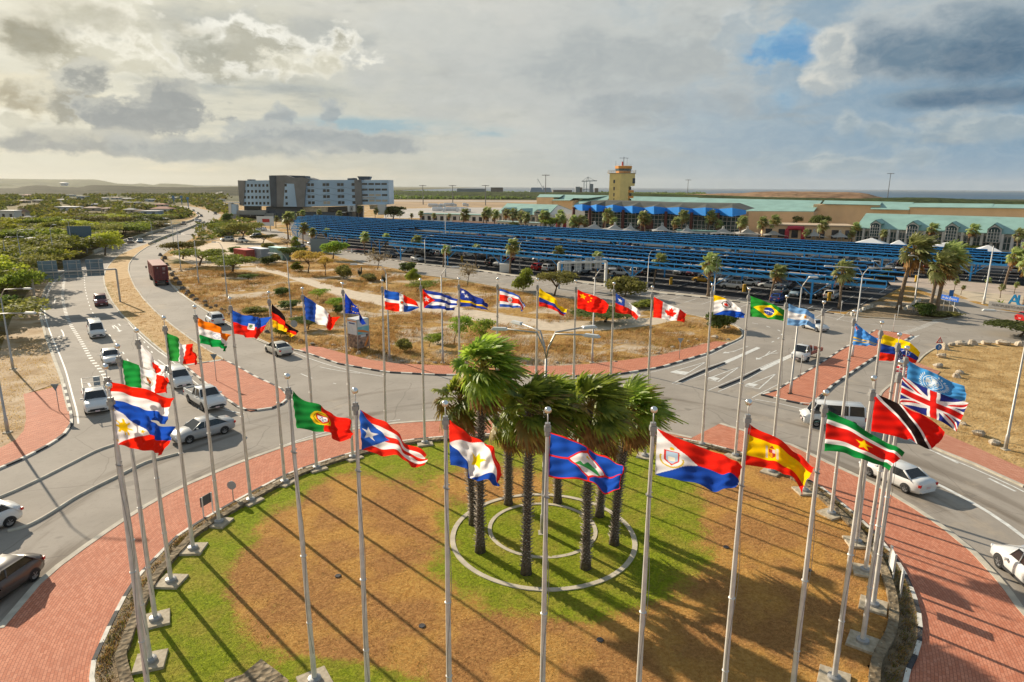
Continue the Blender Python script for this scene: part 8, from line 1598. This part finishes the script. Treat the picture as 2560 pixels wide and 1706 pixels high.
def roof_block(name, label, AB, parts, wall, wallm=None, dep=22):
 """broad hall: tan walls with teal roof planes; parts = front top/bottom pixel lines"""
 A, B = AB; f = Face(A, B); b0 = (Vector((*A, 0)) + Vector((*B, 0))) / 2; o = empty(name, b0, 0, label, 'building'); q = lambda x, y, d=0: f.pt(x, y, d) - b0
 for (x0, x1, yt0, yt1) in wall:
  a, c = q(x0, yt0), q(x1, yt1); m = MB(); z = (a.z + c.z) / 2; m.slab([Vector((a.x, a.y, 0)), Vector((c.x, c.y, 0)), Vector((c.x, c.y, c.z)), Vector((a.x, a.y, a.z))], f.n * dep); m.build('wall', wallm or M_TAN, o)
 for (e, r_, d0, d1, ns) in parts:
  e0, e1, r0, r1 = q(*e[0], d0), q(*e[1], d0), q(*r_[0], d1), q(*r_[1], d1); m = MB(); m.slab([e0, e1, r1, r0], (0, 0, .2)); m.slab([r0, r1, r1 + (r1 - e1) * .8 - Vector((0, 0, 1.8 * (r1.z - e1.z))), r0 + (r0 - e0) * .8 - Vector((0, 0, 1.8 * (r0.z - e0.z)))], (0, 0, .2)); seams(m, e0, e1, r0, r1, ns, .2); m.build('roof', M_TEAL, o)
 return f, o, b0
L1, L2 = (150, 215), (95, 268)
roof_block('concourse_building', 'long tan concourse building with teal roof at the right behind the departures hall', ((120, 305), (230, 216)), [(((2056, 511), (2200, 514)), ((2062, 502.5), (2206, 505.5)), -1, 10, 30), (((2176, 524), (2272, 526)), ((2190, 505), (2284, 507.5)), -3, 9, 22), (((2276, 519), (2480, 521)), ((2282, 509), (2484, 511)), -1, 9, 34), (((2478, 521), (2700, 524)), ((2484, 512), (2700, 515)), -1, 9, 34)], [(2034, 2200, 511, 514), (2196, 2276, 523, 525), (2272, 2700, 518, 523)])
roof_block('concourse_building', 'wide low teal roofed hall behind the blue zigzag roof and the tower', ((40, 352), (130, 285)), [(((1640, 527), (2034, 530)), ((1735, 496), (2056, 503)), 0, 26, 50), (((1500, 528), (1640, 528)), ((1575, 492), (1745, 495)), 6, 30, 20)], [(1640, 2034, 527, 530)], wallm=M_TAN, dep=50)
roof_block('concourse_building', 'stepped tan building with teal roofs left of the control tower', ((-4, 396), (52, 350)), [(((1343, 494), (1400, 494)), ((1350, 487), (1410, 488)), 0, 12, 10), (((1380, 502), (1425, 502)), ((1400, 492), (1440, 493)), -3, 10, 8), (((1430, 517), (1500, 518)), ((1472, 489), (1530, 490)), -4, 14, 14), (((1405, 496), (1470, 497)), ((1410, 488), (1525, 490)), 4, 14, 12)], [(1342, 1384, 494, 494), (1380, 1432, 502, 502), (1430, 1500, 517, 518)])
# low tan lounges, grey office strip and pink fence wall
def block(name, label, AB, z, m, dep=8, windows=0, cat='building', wm=None, roofm=None):
 A, B = gp(*AB[0]), gp(*AB[1]); f = Face(A, B); d = B - A; o = empty(name, A, 0, label, cat); mb = MB(); mb.slab([Vector(), d, d + Vector((0, 0, z)), Vector((0, 0, z))], f.n * dep); mb.build('wall', m, o)
 if roofm: mb = MB(); mb.slab([Vector((0, 0, z)) - f.n * .4, d + Vector((0, 0, z)) - f.n * .4, d + Vector((0, 0, z)) + f.n * (dep + .4), Vector((0, 0, z)) + f.n * (dep + .4)], (0, 0, .35)); mb.build('roof', roofm, o)
 for i in range(windows):
  a, c = d * ((i + .25) / windows), d * ((i + .75) / windows); mb = MB(); mb.slab([a + Vector((0, 0, z * .3)) - f.n * .1, c + Vector((0, 0, z * .3)) - f.n * .1, c + Vector((0, 0, z * .8)) - f.n * .1, a + Vector((0, 0, z * .8)) - f.n * .1], f.n * .15); mb.build('window', wm or M_WIN, o)
 return o
block('lounge_building', 'low tan building with arched openings around the red arch', ((1903, 606), (2135, 612)), 6.2, M_TAN, 14, 7, roofm=mat('roof_sand', (.50, .38, .26), .8))
block('office_building', 'grey white low office strip under the wide teal roof', ((1850, 577), (2085, 585)), 10.2, M_COLW, 12, 10, roofm=M_SWH)
block('service_building', 'long low pale building with a teal roof left of the small dormer hall', ((1050, 556), (1243, 561)), 4.4, M_COLW, 9, 12, roofm=M_TEAL)
block('fence_wall', 'long pink wall between the palms left of the small dormer hall', ((1130, 564), (1245, 570)), 2.6, M_PINK, .3, 0, 'wall')
block('walkway', 'covered walkway with a pale flat roof before the small dormer hall', ((1242, 574), (1345, 580)), 3.6, M_COLW, 3, 10, roofm=mat('roof_pale_teal', (.42, .58, .56), .7))
block('office_building', 'white low wall building left of the zigzag roof behind the palms', ((1428, 571), (1474, 574)), 9, M_COLW, 8, 0)
block('bus_shelter', 'pale teal shelter roof between the car park and the umbrella tree', ((1690, 600), (1790, 603)), 3.4, M_COLW, 2.5, 8, roofm=M_TEAL)
# white tents
for i, (x0, x1, y, l) in enumerate(((2130, 2217, 631, 'leftmost white tent'), (2217, 2268, 638, 'small white tent, second from the left'), (2313, 2415, 644, 'longest white tent'), (2430, 2508, 654, 'rightmost white tent'))):
 A, B = gp(x0, y), gp(x1, y + (x1 - x0) * .05); f = Face(A, B); d = B - A; o = empty('white_tent', A, 0, l + ' before the teal departures hall', 'tent', 'white tents before the departures hall'); h, hp, dp = 2.6, 4.4, 8; m = MB(); e = [Vector((0, 0, h)), d + Vector((0, 0, h)), d + f.n * dp + Vector((0, 0, h)), f.n * dp + Vector((0, 0, h))]; n = max(1, round(d.length / 9)); rg_ = [(d * ((k + .5) / n) + f.n * dp / 2 + Vector((0, 0, hp))) for k in range(n)]
 m.add(e + [rg_[0], rg_[-1]], [(0, 1, 5, 4), (1, 2, 5), (2, 3, 4, 5), (3, 0, 4)] if n > 1 else [(0, 1, 4), (1, 2, 4), (2, 3, 4), (3, 0, 4)]); m.slab([e[0] - Vector((0, 0, .5)), e[1] - Vector((0, 0, .5)), e[1], e[0]], f.n * .05); m.build('tent_roof', M_SWH, o)
 for k in range(n + 1):
  for s in (0, 1): m = MB(); p = d * (k / n) + f.n * dp * s; m.bar(p, p + Vector((0, 0, h)), .12); m.build('tent_pole', M_WHT, o)
# tensile sails with masts
M_SAIL = mat('sail_cloth', (.62, .60, .56), .7, trans=.3)
for i, (xc, y, hw_, yt) in enumerate(((1486, 594, 34, 554), (1537, 596, 34, 556), (1576, 597, 24, 558), (1655, 600, 30, 557), (1718, 601, 32, 564), (1808, 603, 38, 566), (1868, 606, 34, 566), (1932, 607, 30, 570), (2035, 610, 26, 573), (2100, 612, 26, 576))):
 B = gp(xc, y); h = height_at(B, yt); dpt = B.y * math.cos(CP) + CH * math.sin(CP); w = hw_ / CF * dpt; o = empty('tensile_sail', B, 0, '%s white pointed sail roof from the left before the terminal' % ordn(i), 'sail roof', 'white sail roofs before the terminal'); m = MB(); N_ = 8
 cor = [Vector((-w, -2.2, h * .52)), Vector((w, -3.2, h * .46)), Vector((w * .9, 5, h * .5)), Vector((-w * .9, 6, h * .55))]; tip = Vector((0, 1, h * .86))
 for a, c in zip(cor, cor[1:] + cor[:1]):
  for k in range(N_):
   e0, e1 = a.lerp(c, k / N_), a.lerp(c, (k + 1) / N_); s0, s1 = math.sin(math.pi * k / N_) * .8, math.sin(math.pi * (k + 1) / N_) * .8; ce = (a + c) / 2; e0 = e0 + (tip - e0) * s0 * .16; e1 = e1 + (tip - e1) * s1 * .16; m0, m1 = e0.lerp(tip, .5) - Vector((0, 0, h * .09)), e1.lerp(tip, .5) - Vector((0, 0, h * .09)); m.add([e0, e1, m1, m0, tip], [(0, 1, 2, 3), (3, 2, 4)])
 m.build('sail', M_SAIL, o, smooth=False)
 for s in (-1, 1): m = MB(); m.tube([(s * 1.2, 1, 0), (s * .15, 1, h)], .14, 7); m.build('mast', M_WHT, o)
for A_, B_, t, l in (((1965, 608), (2006, 609), 565, 'big red inflatable arch before the tan lounge building'), ((1394, 582), (1411, 583), 541, 'red arch half hidden by trees left of the zigzag roof')):
 A, B = gp(*A_), gp(*B_); h = height_at(A, t); d = B - A; m = MB(); r_ = .75; m.tube([Vector(), Vector((0, 0, h - 1.6)), d * .06 + Vector((0, 0, h - r_)), d * .5 + Vector((0, 0, h - r_ * .9)), d * .94 + Vector((0, 0, h - r_)), d + Vector((0, 0, h - 1.6)), d], r_, 10); o = m.build('inflatable_arch', mat('arch_red', (.55, .03, .06), .5), smooth=True, loc=A); tag(o, l, 'arch')
# ---- airfield: light masts, tankers, far works
for (bx, by, ty, l) in ((1058, 512, 464, 'first'), (1132, 513, 464, 'second'), (1214, 514, 464, 'third'), (1363, 518, 438, 'fourth'), (1717, 508, 450, 'fifth'), (2216, 516, 434, 'tallest, at the far right')):
 B = gp(bx, by); h = height_at(B, ty); o = empty('light_mast', B, 0, l + ' apron light mast from the left standing out against the sky' if 'tall' not in l else 'tallest apron light mast, at the right behind the tan concourse', 'light mast', 'apron light masts'); m = MB(); m.tube([(0, 0, 0), (0, 0, h)], [.5, .3], 8); m.build('mast', mat('mast_grey', (.16, .17, .18), .6), o); m = MB(); m.lathe((0, 0, h), [(1, -.4), (1.4, 0), (.8, .3)], 8)
 for k in range(8): a = k * math.pi / 4; m.box((3.0 * math.cos(a), 3.0 * math.sin(a), h - .2), (1.6, .9, .5), rz=a)
 m.build('lamp_ring', mat('mast_lamps', (.10, .10, .11), .6), o)
for i, (x, y, w) in enumerate(((1093, 530, 26), (1124, 530, 30), (1146, 530, 30), (1160, 531, 20), (1082, 519, 24), (1103, 519, 10), (1119, 517, 20), (1129, 517, 14), (1161, 517, 10))):
 B = gp(x, y); L_ = w / CF * B.y; m = MB(); m.tube([(-L_ / 2, 0, 2.2), (-L_ / 2 + .3, 0, 2.2), (L_ / 2 - .3, 0, 2.2), (L_ / 2, 0, 2.2)], [.8, 1.5, 1.5, .8], 10); m.box((0, 0, .8), (L_ * .9, 2, .5)); m.box((L_ / 2 + 1.2, 0, 1.5), (2, 2.3, 2.6)); tag(m.build('tank_trailer', M_SWH, loc=B, smooth=False), '%s white tank trailer of those parked on the airfield' % ordn(i), 'tanker', 'white tank trailers on the airfield')
def farbox(name, label, x0, x1, yt, D, h0=0, m=None, dep=20, gable=False, cat='building'):
 d0, d1 = px_dir(x0, 472), px_dir(x1, 472); A, B = d0 * (D / d0.y), d1 * (D / d1.y); A.z = B.z = 0; zt = CH - (yt - 472) / CF * D; w = B.x - A.x; b = MB()
 if gable: b.add([(0, 0, 0), (w, 0, 0), (w, dep, 0), (0, dep, 0), (w * .25, dep / 2, zt), (w * .85, dep / 2, zt)], [(0, 1, 5, 4), (1, 2, 5), (2, 3, 4, 5), (3, 0, 4)])
 else: b.box((w / 2, dep / 2, zt / 2), (w, dep, zt))
 return tag(b.build(name, m, loc=A), label, cat)
M_FB = mat('far_warehouse', (.22, .26, .30), .7); M_FG = mat('far_grey', (.20, .17, .15), .8)
farbox('warehouse', 'far brown grey box building on the horizon left of the fourth mast', 1227, 1257, 473, 1400, m=M_FG, dep=40); farbox('warehouse', 'far blue grey ridged warehouse roof, left one at the fourth mast', 1319, 1362, 472.5, 1400, m=M_FB, dep=60, gable=True); farbox('warehouse', 'far blue grey ridged warehouse roof, right one at the fourth mast', 1352, 1382, 472.8, 1450, m=M_FB, dep=50, gable=True)
farbox('silo_building', 'far grey block left of the harbour crane', 1439, 1450, 470, 1500, m=M_FB, dep=12); farbox('silo_building', 'far pale silo just left of the harbour crane', 1451, 1456, 471.5, 1500, m=M_FG, dep=12); farbox('silo_building', 'tallest far silo beside the harbour crane', 1475, 1483, 463, 1500, m=M_FB, dep=12); farbox('silo_building', 'far low grey works right of the harbour crane', 1488, 1496, 473, 1500, m=M_FG, dep=12); farbox('warehouse', 'far long low sheds behind the first two masts', 1142, 1214, 476, 1500, m=M_FB, dep=30); farbox('warehouse', 'far low brown sheds between the warehouses and the silos', 1383, 1430, 478, 1400, m=M_FG, dep=30)
def crane():
 D = 1500; d = px_dir(1468, 472); A = d * (D / d.y); A.z = 0; o = empty('harbour_crane', A, 0, 'grey harbour gantry crane on the horizon between the silos', 'crane'); k = D / CF; m = MB(); zt = CH - (457 - 472) * k
 for x in (-8, -2, 6): m.bar((x * k, 0, 0), (x * k, 0, zt), 1.2)
 m.bar((-10 * k, 0, zt * .45), (7 * k, 0, zt * .45), 1); m.build('legs', M_FB, o); m = MB(); m.bar((-14 * k, 0, zt), (23 * k, 0, zt + 1.5 * k), 1.8); m.build('boom', M_FB, o); m = MB(); t = zt + 10 * k; m.bar((-2 * k, 0, zt), (0, 0, t), 1); m.bar((4 * k, 0, zt), (2 * k, 0, t), 1); m.bar((0, 0, t), (2 * k, 0, t), 1); m.bar((1 * k, 0, t), (20 * k, 0, zt + 1), .6); m.bar((0, 0, t), (-12 * k, 0, zt + 1), .6); m.build('mast', M_FB, o)
 d = px_dir(1358, 472); A = d * (D / d.y); A.z = 0; o = empty('harbour_crane', A, 0, 'thin slanted crane jib over the far warehouse', 'crane'); m = MB(); m.bar((0, 0, 0), (0, 0, 19 + 4 * k), 1.4); m.bar((0, 0, 19 - 3 * k), (-14 * k, 0, CH + 20 * k), .9); m.bar((-14 * k, 0, CH + 20 * k), (-14.5 * k, 0, CH + 9 * k), .3); m.build('jib', M_FB, o)
crane()
# ================================================================ hills, scrub, houses
def m_hill(c1, c2, sc):
 m = mat('hill_scrub', c1, .95, spec=.05); N, L, noise, mr, mix, M, bump, pos = node_env(m); P = pos(); c = mix(mr(noise(sc, 9, P, .7), .38, .62), c1, c2); L.new(c, N['Principled BSDF'].inputs['Base Color']); bump(noise(sc * 2.5, 6, P), .8, 6); return m
def ridge(name, px, D, dep, m, rough=1.0, seed=0):
 rg = np.random.default_rng(seed); xs_ = np.linspace(px[0][0], px[-1][0], 140); ys_ = np.interp(xs_, [p[0] for p in px], [p[1] for p in px]) + np.convolve(rg.normal(0, 1, 144), np.ones(5) / 5, 'valid') * rough; rows = []
 T = np.linspace(-1, 1, 15); V = []
 for x, y in zip(xs_, ys_):
  for t in T:
   DD = D + dep * t; d = px_dir(x, y); p = d * (DD / d.y); z = max(.5, CH + d.z / d.y * D) * math.cos(t * math.pi / 2) ** .8 if abs(t) < 1 else -2
   V.append((p.x, p.y, z + (rg.normal() * D * .0006 * rough if abs(t) < .95 and t > 0 else 0)))
 k = len(T); F = [(i * k + j, (i + 1) * k + j, (i + 1) * k + j + 1, i * k + j + 1) for i in range(139) for j in range(k - 1)]
 return tag(np_mesh(name, V, F, m, smooth=True), kind='structure')
HM1, HM2, HM3 = m_hill((.055, .07, .03), (.11, .12, .05), .006), m_hill((.02, .028, .014), (.06, .06, .03), .012), m_hill((.22, .13, .075), (.34, .22, .13), .02)
ridge('hills', [(-400, 449), (-100, 448), (0, 447), (60, 448), (150, 449), (235, 449), (262, 453), (290, 459), (330, 461), (352, 459), (385, 463), (400, 459), (440, 460), (480, 463), (528, 468), (620, 472), (700, 476)], 9000, 1800, HM1, .25, 1)
ridge('hills', [(-400, 452), (-100, 453), (0, 458), (25, 461), (45, 468), (90, 472), (140, 465), (180, 464), (215, 467), (260, 474)], 5200, 700, HM1, .2, 2)
ridge('hills', [(-500, 476), (0, 474), (33, 474), (60, 466), (90, 464), (110, 465), (140, 468), (200, 470), (215, 465), (235, 463), (300, 464), (350, 467), (400, 468), (500, 469), (590, 467), (700, 469), (860, 473), (1000, 478), (1080, 480)], 2000, 800, HM2, .5, 3)
ridge('hills', [(1640, 488), (1742, 486), (1800, 484), (1858, 483), (1890, 480), (1920, 479), (1990, 479), (2060, 480), (2120, 480.5), (2150, 482), (2173, 485.5), (2192, 491), (2225, 498), (2260, 503)], 820, 160, HM3, .35, 4)
HMG = m_hill((.03, .045, .015), (.07, .09, .03), .05)
ridge('hills', [(1450, 484), (1560, 485), (1700, 486), (1800, 489), (1900, 493), (2140, 497), (2200, 495), (2260, 494), (2330, 494.5), (2400, 498), (2460, 500), (2520, 502), (2700, 503), (3200, 504)], 700, 130, HMG, .4, 5)
ridge('hills', [(960, 481), (1080, 479.5), (1200, 480), (1300, 480.5), (1400, 481), (1500, 482), (1640, 484)], 1250, 200, HMG, .3, 6)
def on_hill(x, y):      # where the sight line meets the slope of the near hill
 for D in range(900, 2000, 8):
  p = px_dir(x, y) * (D / px_dir(x, y).y); t = (D - 2000) / 800; z = (CH + px_dir(x, 467).z / px_dir(x, 467).y * 2000) * math.cos(t * math.pi / 2) ** .8 if t > -1 else 0
  if CH + p.z <= z + 1: return Vector((p.x, p.y, CH + p.z + .6))
 return Vector((p.x, p.y, z))
b = MB()
for o0, o1 in ((-2.2, -.6), (.6, 2.2)):
 W0 = [on_hill(x, y + o) for x, y in ((472, 505), (485, 501), (500, 496.5), (515, 492), (530, 487.5), (545, 483.5), (556, 481)) for o in (o0 * .6, o1 * .6)]
 b.add([tuple(q) for q in W0], [(2 * i, 2 * i + 2, 2 * i + 3, 2 * i + 1) for i in range(6)])
structure(b, 'road', M_TAR)
def scrub(name, label, polys, n, size, m, h=1.0, seed=1, avoid=None):
 rg = np.random.default_rng(seed); C = []
 for pl in polys:
  x0, x1, y0, y1 = min(p[0] for p in pl), max(p[0] for p in pl), min(p[1] for p in pl), max(p[1] for p in pl); k = n // len(polys); x = rg.uniform(x0, x1, k); y = rg.uniform(y0, y1, k) if y0 > 0 else 0; ok = inside(pl, x, y)
  for a, c in zip(x[ok], y[ok]):
   if avoid and avoid(a, c): continue
   p = gp(a, c); C.append((p.x, p.y, 0, p.y))
 C = np.array(C); q = 9; N_ = len(C) * q; c = np.repeat(C, q, 0); s = size * (c[:, 3] / 500) ** .55; c3 = c[:, :3] + rg.normal(0, 1, (N_, 3)) * np.stack([s * 1.5, s * 1.5, s * .28], 1); c3[:, 2] = np.abs(c3[:, 2]) + s * .45 * h
 nn = rg.normal(size=(N_, 3)) * .7 + np.array([0, -.2, .8]); nn /= np.linalg.norm(nn, axis=1)[:, None]; t = np.cross(nn, rg.normal(size=(N_, 3))); t /= np.linalg.norm(t, axis=1)[:, None]; bb = np.cross(nn, t); ss = (s * rg.uniform(.5, 1.3, N_))[:, None]
 V = np.stack([c3 - t * ss, c3 + bb * ss * .6, c3 + t * ss, c3 - bb * ss * .6], 1).reshape(-1, 3); mi = np.repeat(rg.integers(0, len(m), len(C)), q)
 return tag(np_mesh(name, V, np.arange(len(V)).reshape(-1, 4), m, mi=mi), label, name, kind='stuff')
hs_ = [(0, 40, 552, 518, 2, 0, 'white two storey house with dark windows at the left edge'), (40, 66, 548, 522, 3, 1, 'brown roofed house right of the white two storey one'), (52, 80, 556, 540, 1, 0, 'house with a pale grey pyramid roof among the trees'), (135, 190, 527, 515, 2, 0, 'long white flat roofed building among the trees'), (206, 244, 528, 521, 3, 1, 'low brown roofed house right of the long white building'), (252, 280, 530, 522, 3, 1, 'cream house with a gabled brown roof'), (226, 246, 518, 511, 1, 2, 'small house with a blue grey pyramid roof'), (308, 338, 533, 525, 1, 1, 'cream low house left of the red roofed villa'),
 (338, 362, 537, 529, 3, 0, 'small pinkish house in front of the red roofed villa'), (352, 396, 538, 527, 2, 2, 'pale blue white house in front of the red roofed villa'), (376, 426, 534, 517, 0, 0, 'big white villa with a red tiled hip roof'), (384, 414, 518, 510, 0, 1, 'red roofed house behind the big villa'), (315, 344, 513, 509, 2, 1, 'long white roofed shed beyond the villa'), (368, 390, 505, 499, 2, 2, 'pale blue house high on the slope'), (425, 446, 500, 494, 2, 2, 'square white blue house near the far blue signs'), (250, 268, 500, 494, 1, 0, 'white house under the wooded slope, middle'), (190, 216, 497, 489, 2, 2, 'pale house left of the middle one under the slope'), (164, 184, 492, 488, 2, 0, 'white house farthest up the slope'),
 (52, 76, 492, 488, 0, 1, 'orange roofed house under the wooded hill'), (78, 108, 507, 502, 2, 1, 'long white roof among brown scrub at the left'), (40, 68, 508, 504, 3, 1, 'brown roof among the scrub at the left'), (140, 164, 505, 500, 1, 0, 'grey roofed house in the scrub, centre left'), (275, 300, 499, 494, 3, 0, 'brown roofed white house in the far village'), (302, 330, 502, 496, 1, 1, 'grey roofed house in the far village'), (350, 366, 504, 500, 2, 0, 'small white house in the far village'), (10, 40, 560, 545, 2, 2, 'low blue white house at the left edge before the big white one'), (516, 526, 516, 512, 0, 0, 'red house right of the highway near the hotel'), (546, 560, 504, 501, 2, 0, 'tiny white house on the slope left of the hotel')]
LM = [M_L['green'], M_L['olive'], M_L['dark'], M_L['dark']]
def av(x, y):      # keep the highway, the houses and the sandy lot free
 if any(h[0] - 6 < x < h[1] + 6 and h[3] - 2 < y < h[2] + 5 + (h[2] - 480) * .3 for h in hs_): return True
 rx = np.interp(y, [480, 505, 515, 530, 545, 560, 600], [556, 470, 455, 500, 520, 505, 420]); return (abs(x - rx) < 12 + (y - 480) * .7) if y > 508 else abs(x - rx) < 10
scrub('far_scrub', 'low scrub and far trees around the houses to the left of the highway', [[(-60, 492), (560, 488), (560, 548), (-60, 548)]], 4600, 2.0, LM, seed=2, avoid=av)
scrub('far_scrub', 'low green scrub beyond the airfield', [[(955, 483), (1760, 486), (1760, 499), (955, 499)]], 2600, 2.2, [M_L['dark'], M_L['dark']], seed=3)
scrub('far_scrub', 'scrub beside the hotel and the highway bend', [[(500, 560), (560, 548), (640, 552), (640, 590), (590, 588), (520, 600), (490, 606)]], 130, 1.6, LM, seed=4)
scrub('weeds', 'weeds and small shrubs along the highway median', [[(385, 608), (420, 596), (470, 578), (505, 565), (502, 560), (465, 572), (412, 591), (372, 608)]], 150, .5, LM, seed=6)
M_RT = [mat('tile_red', (.34, .12, .07), .8), mat('roof_grey', (.30, .30, .30), .8), mat('roof_white', (.62, .62, .62), .7), mat('roof_brown', (.28, .17, .11), .8)]; M_HW = [mat('house_white', (.62, .61, .58), .8), mat('house_cream', (.50, .42, .32), .8), mat('house_blue', (.34, .42, .50), .8)]
for i, (x0, x1, yb, yt, ri, wi, l) in enumerate(hs_):
 A, B = gp(x0, yb), gp(x1, yb); w = (B - A).length; h = max(3.2, min(height_at((A + B) / 2, yt), 9 + w * .1)); o = empty('house', (A + B) / 2, 0, l, 'house', 'houses of the village left of the highway'); dp = min(w * .7, 14); m = MB(); wh = h * .68; m.box((0, dp / 2, wh / 2), (w, dp, wh)); m.build('wall', M_HW[wi], o)
 m = MB()
 if ri in (2,): m.box((0, dp / 2, wh + .25), (w + .6, dp + .6, .5))
 else: e = .5; m.add([(-w / 2 - e, -e, wh), (w / 2 + e, -e, wh), (w / 2 + e, dp + e, wh), (-w / 2 - e, dp + e, wh), (-w * .2, dp / 2, h), (w * .2, dp / 2, h)], [(0, 1, 5, 4), (1, 2, 5), (2, 3, 4, 5), (3, 0, 4), (3, 2, 1, 0)])
 m.build('roof', M_RT[ri], o); k = max(2, int(w / 4.5))
 for s in range(k): m = MB(); m.box(((s + .5) / k * w - w / 2, -.03, wh * .55), (w / k * .35, .1, wh * .35)); m.build('window', M_WIN, o)
# round pale building on the far ridge
d = px_dir(161, 464); d2 = px_dir(161, 456.5); A = d * (5000 / d.y); A.z = CH + d.z / d.y * 5000; h = (d2.z / d2.y - d.z / d.y) * 5000; b = MB(); k = 5000 / CF; b.lathe((0, 0, 0), [(8 * k, -20), (8 * k, h * .5), (10.5 * k, h * .6), (10 * k, h * .85), (3 * k, h)], 24); tag(b.build('round_hall', M_SWH, loc=A), 'pale round building on the hazy ridge at the far left', 'building')
# blue direction boards far down the highway
for i, (x, y, l) in enumerate(((435, 508, 'left'), (455, 508, 'middle'), (471, 514, 'right'))): p = gp(x, y + 4); k = p.y / CF; b = MB(); b.box((0, 0, 7.5), (6 * k, .4, 6 * k)); b.box((0, 0, 3), (.6, .6, 6)); tag(b.build('direction_board', mat('far_sign_blue', (.08, .22, .42), .6), loc=p), '%s blue direction board far down the highway' % l, 'sign', 'blue boards far down the highway')
# drifting sand strip beside highway: a white roofed shed in the scrub at the left edge
B = gp(22, 640); b = MB(); b.add([(0, 0, 3.4), (9, -1, 3.4), (12, 5, 4.6), (2, 6, 4.6), (0, 0, 3.2), (9, -1, 3.2), (12, 5, 4.4), (2, 6, 4.4)], [(0, 1, 2, 3), (7, 6, 5, 4), (0, 4, 5, 1), (1, 5, 6, 2), (2, 6, 7, 3), (3, 7, 4, 0)]); b.box((5.5, 2.5, 1.6), (9, 4.5, 3.2)); tag(b.build('shed', M_RT[1], loc=B), 'low grey roofed shed showing through the scrub at the left edge', 'shed')
# the air: an even haze over the whole place
hz = MB(); hz.box((0, 5400, 86), (26000, 14800, 190)); ho = hz.build('haze', None or [bpy.data.materials.new('haze_air')])
hm = ho.data.materials[0]; hm.use_nodes = True; N = hm.node_tree.nodes; N.remove(N['Principled BSDF']); pv = N.new('ShaderNodeVolumePrincipled'); pv.inputs['Density'].default_value = .00003; pv.inputs['Color'].default_value = (.95, .93, .88, 1); pv.inputs['Anisotropy'].default_value = .15
hm.node_tree.links.new(pv.outputs[0], N['Material Output'].inputs['Volume']); tag(ho, 'thin even haze in the air over the whole scene', 'haze', kind='stuff')
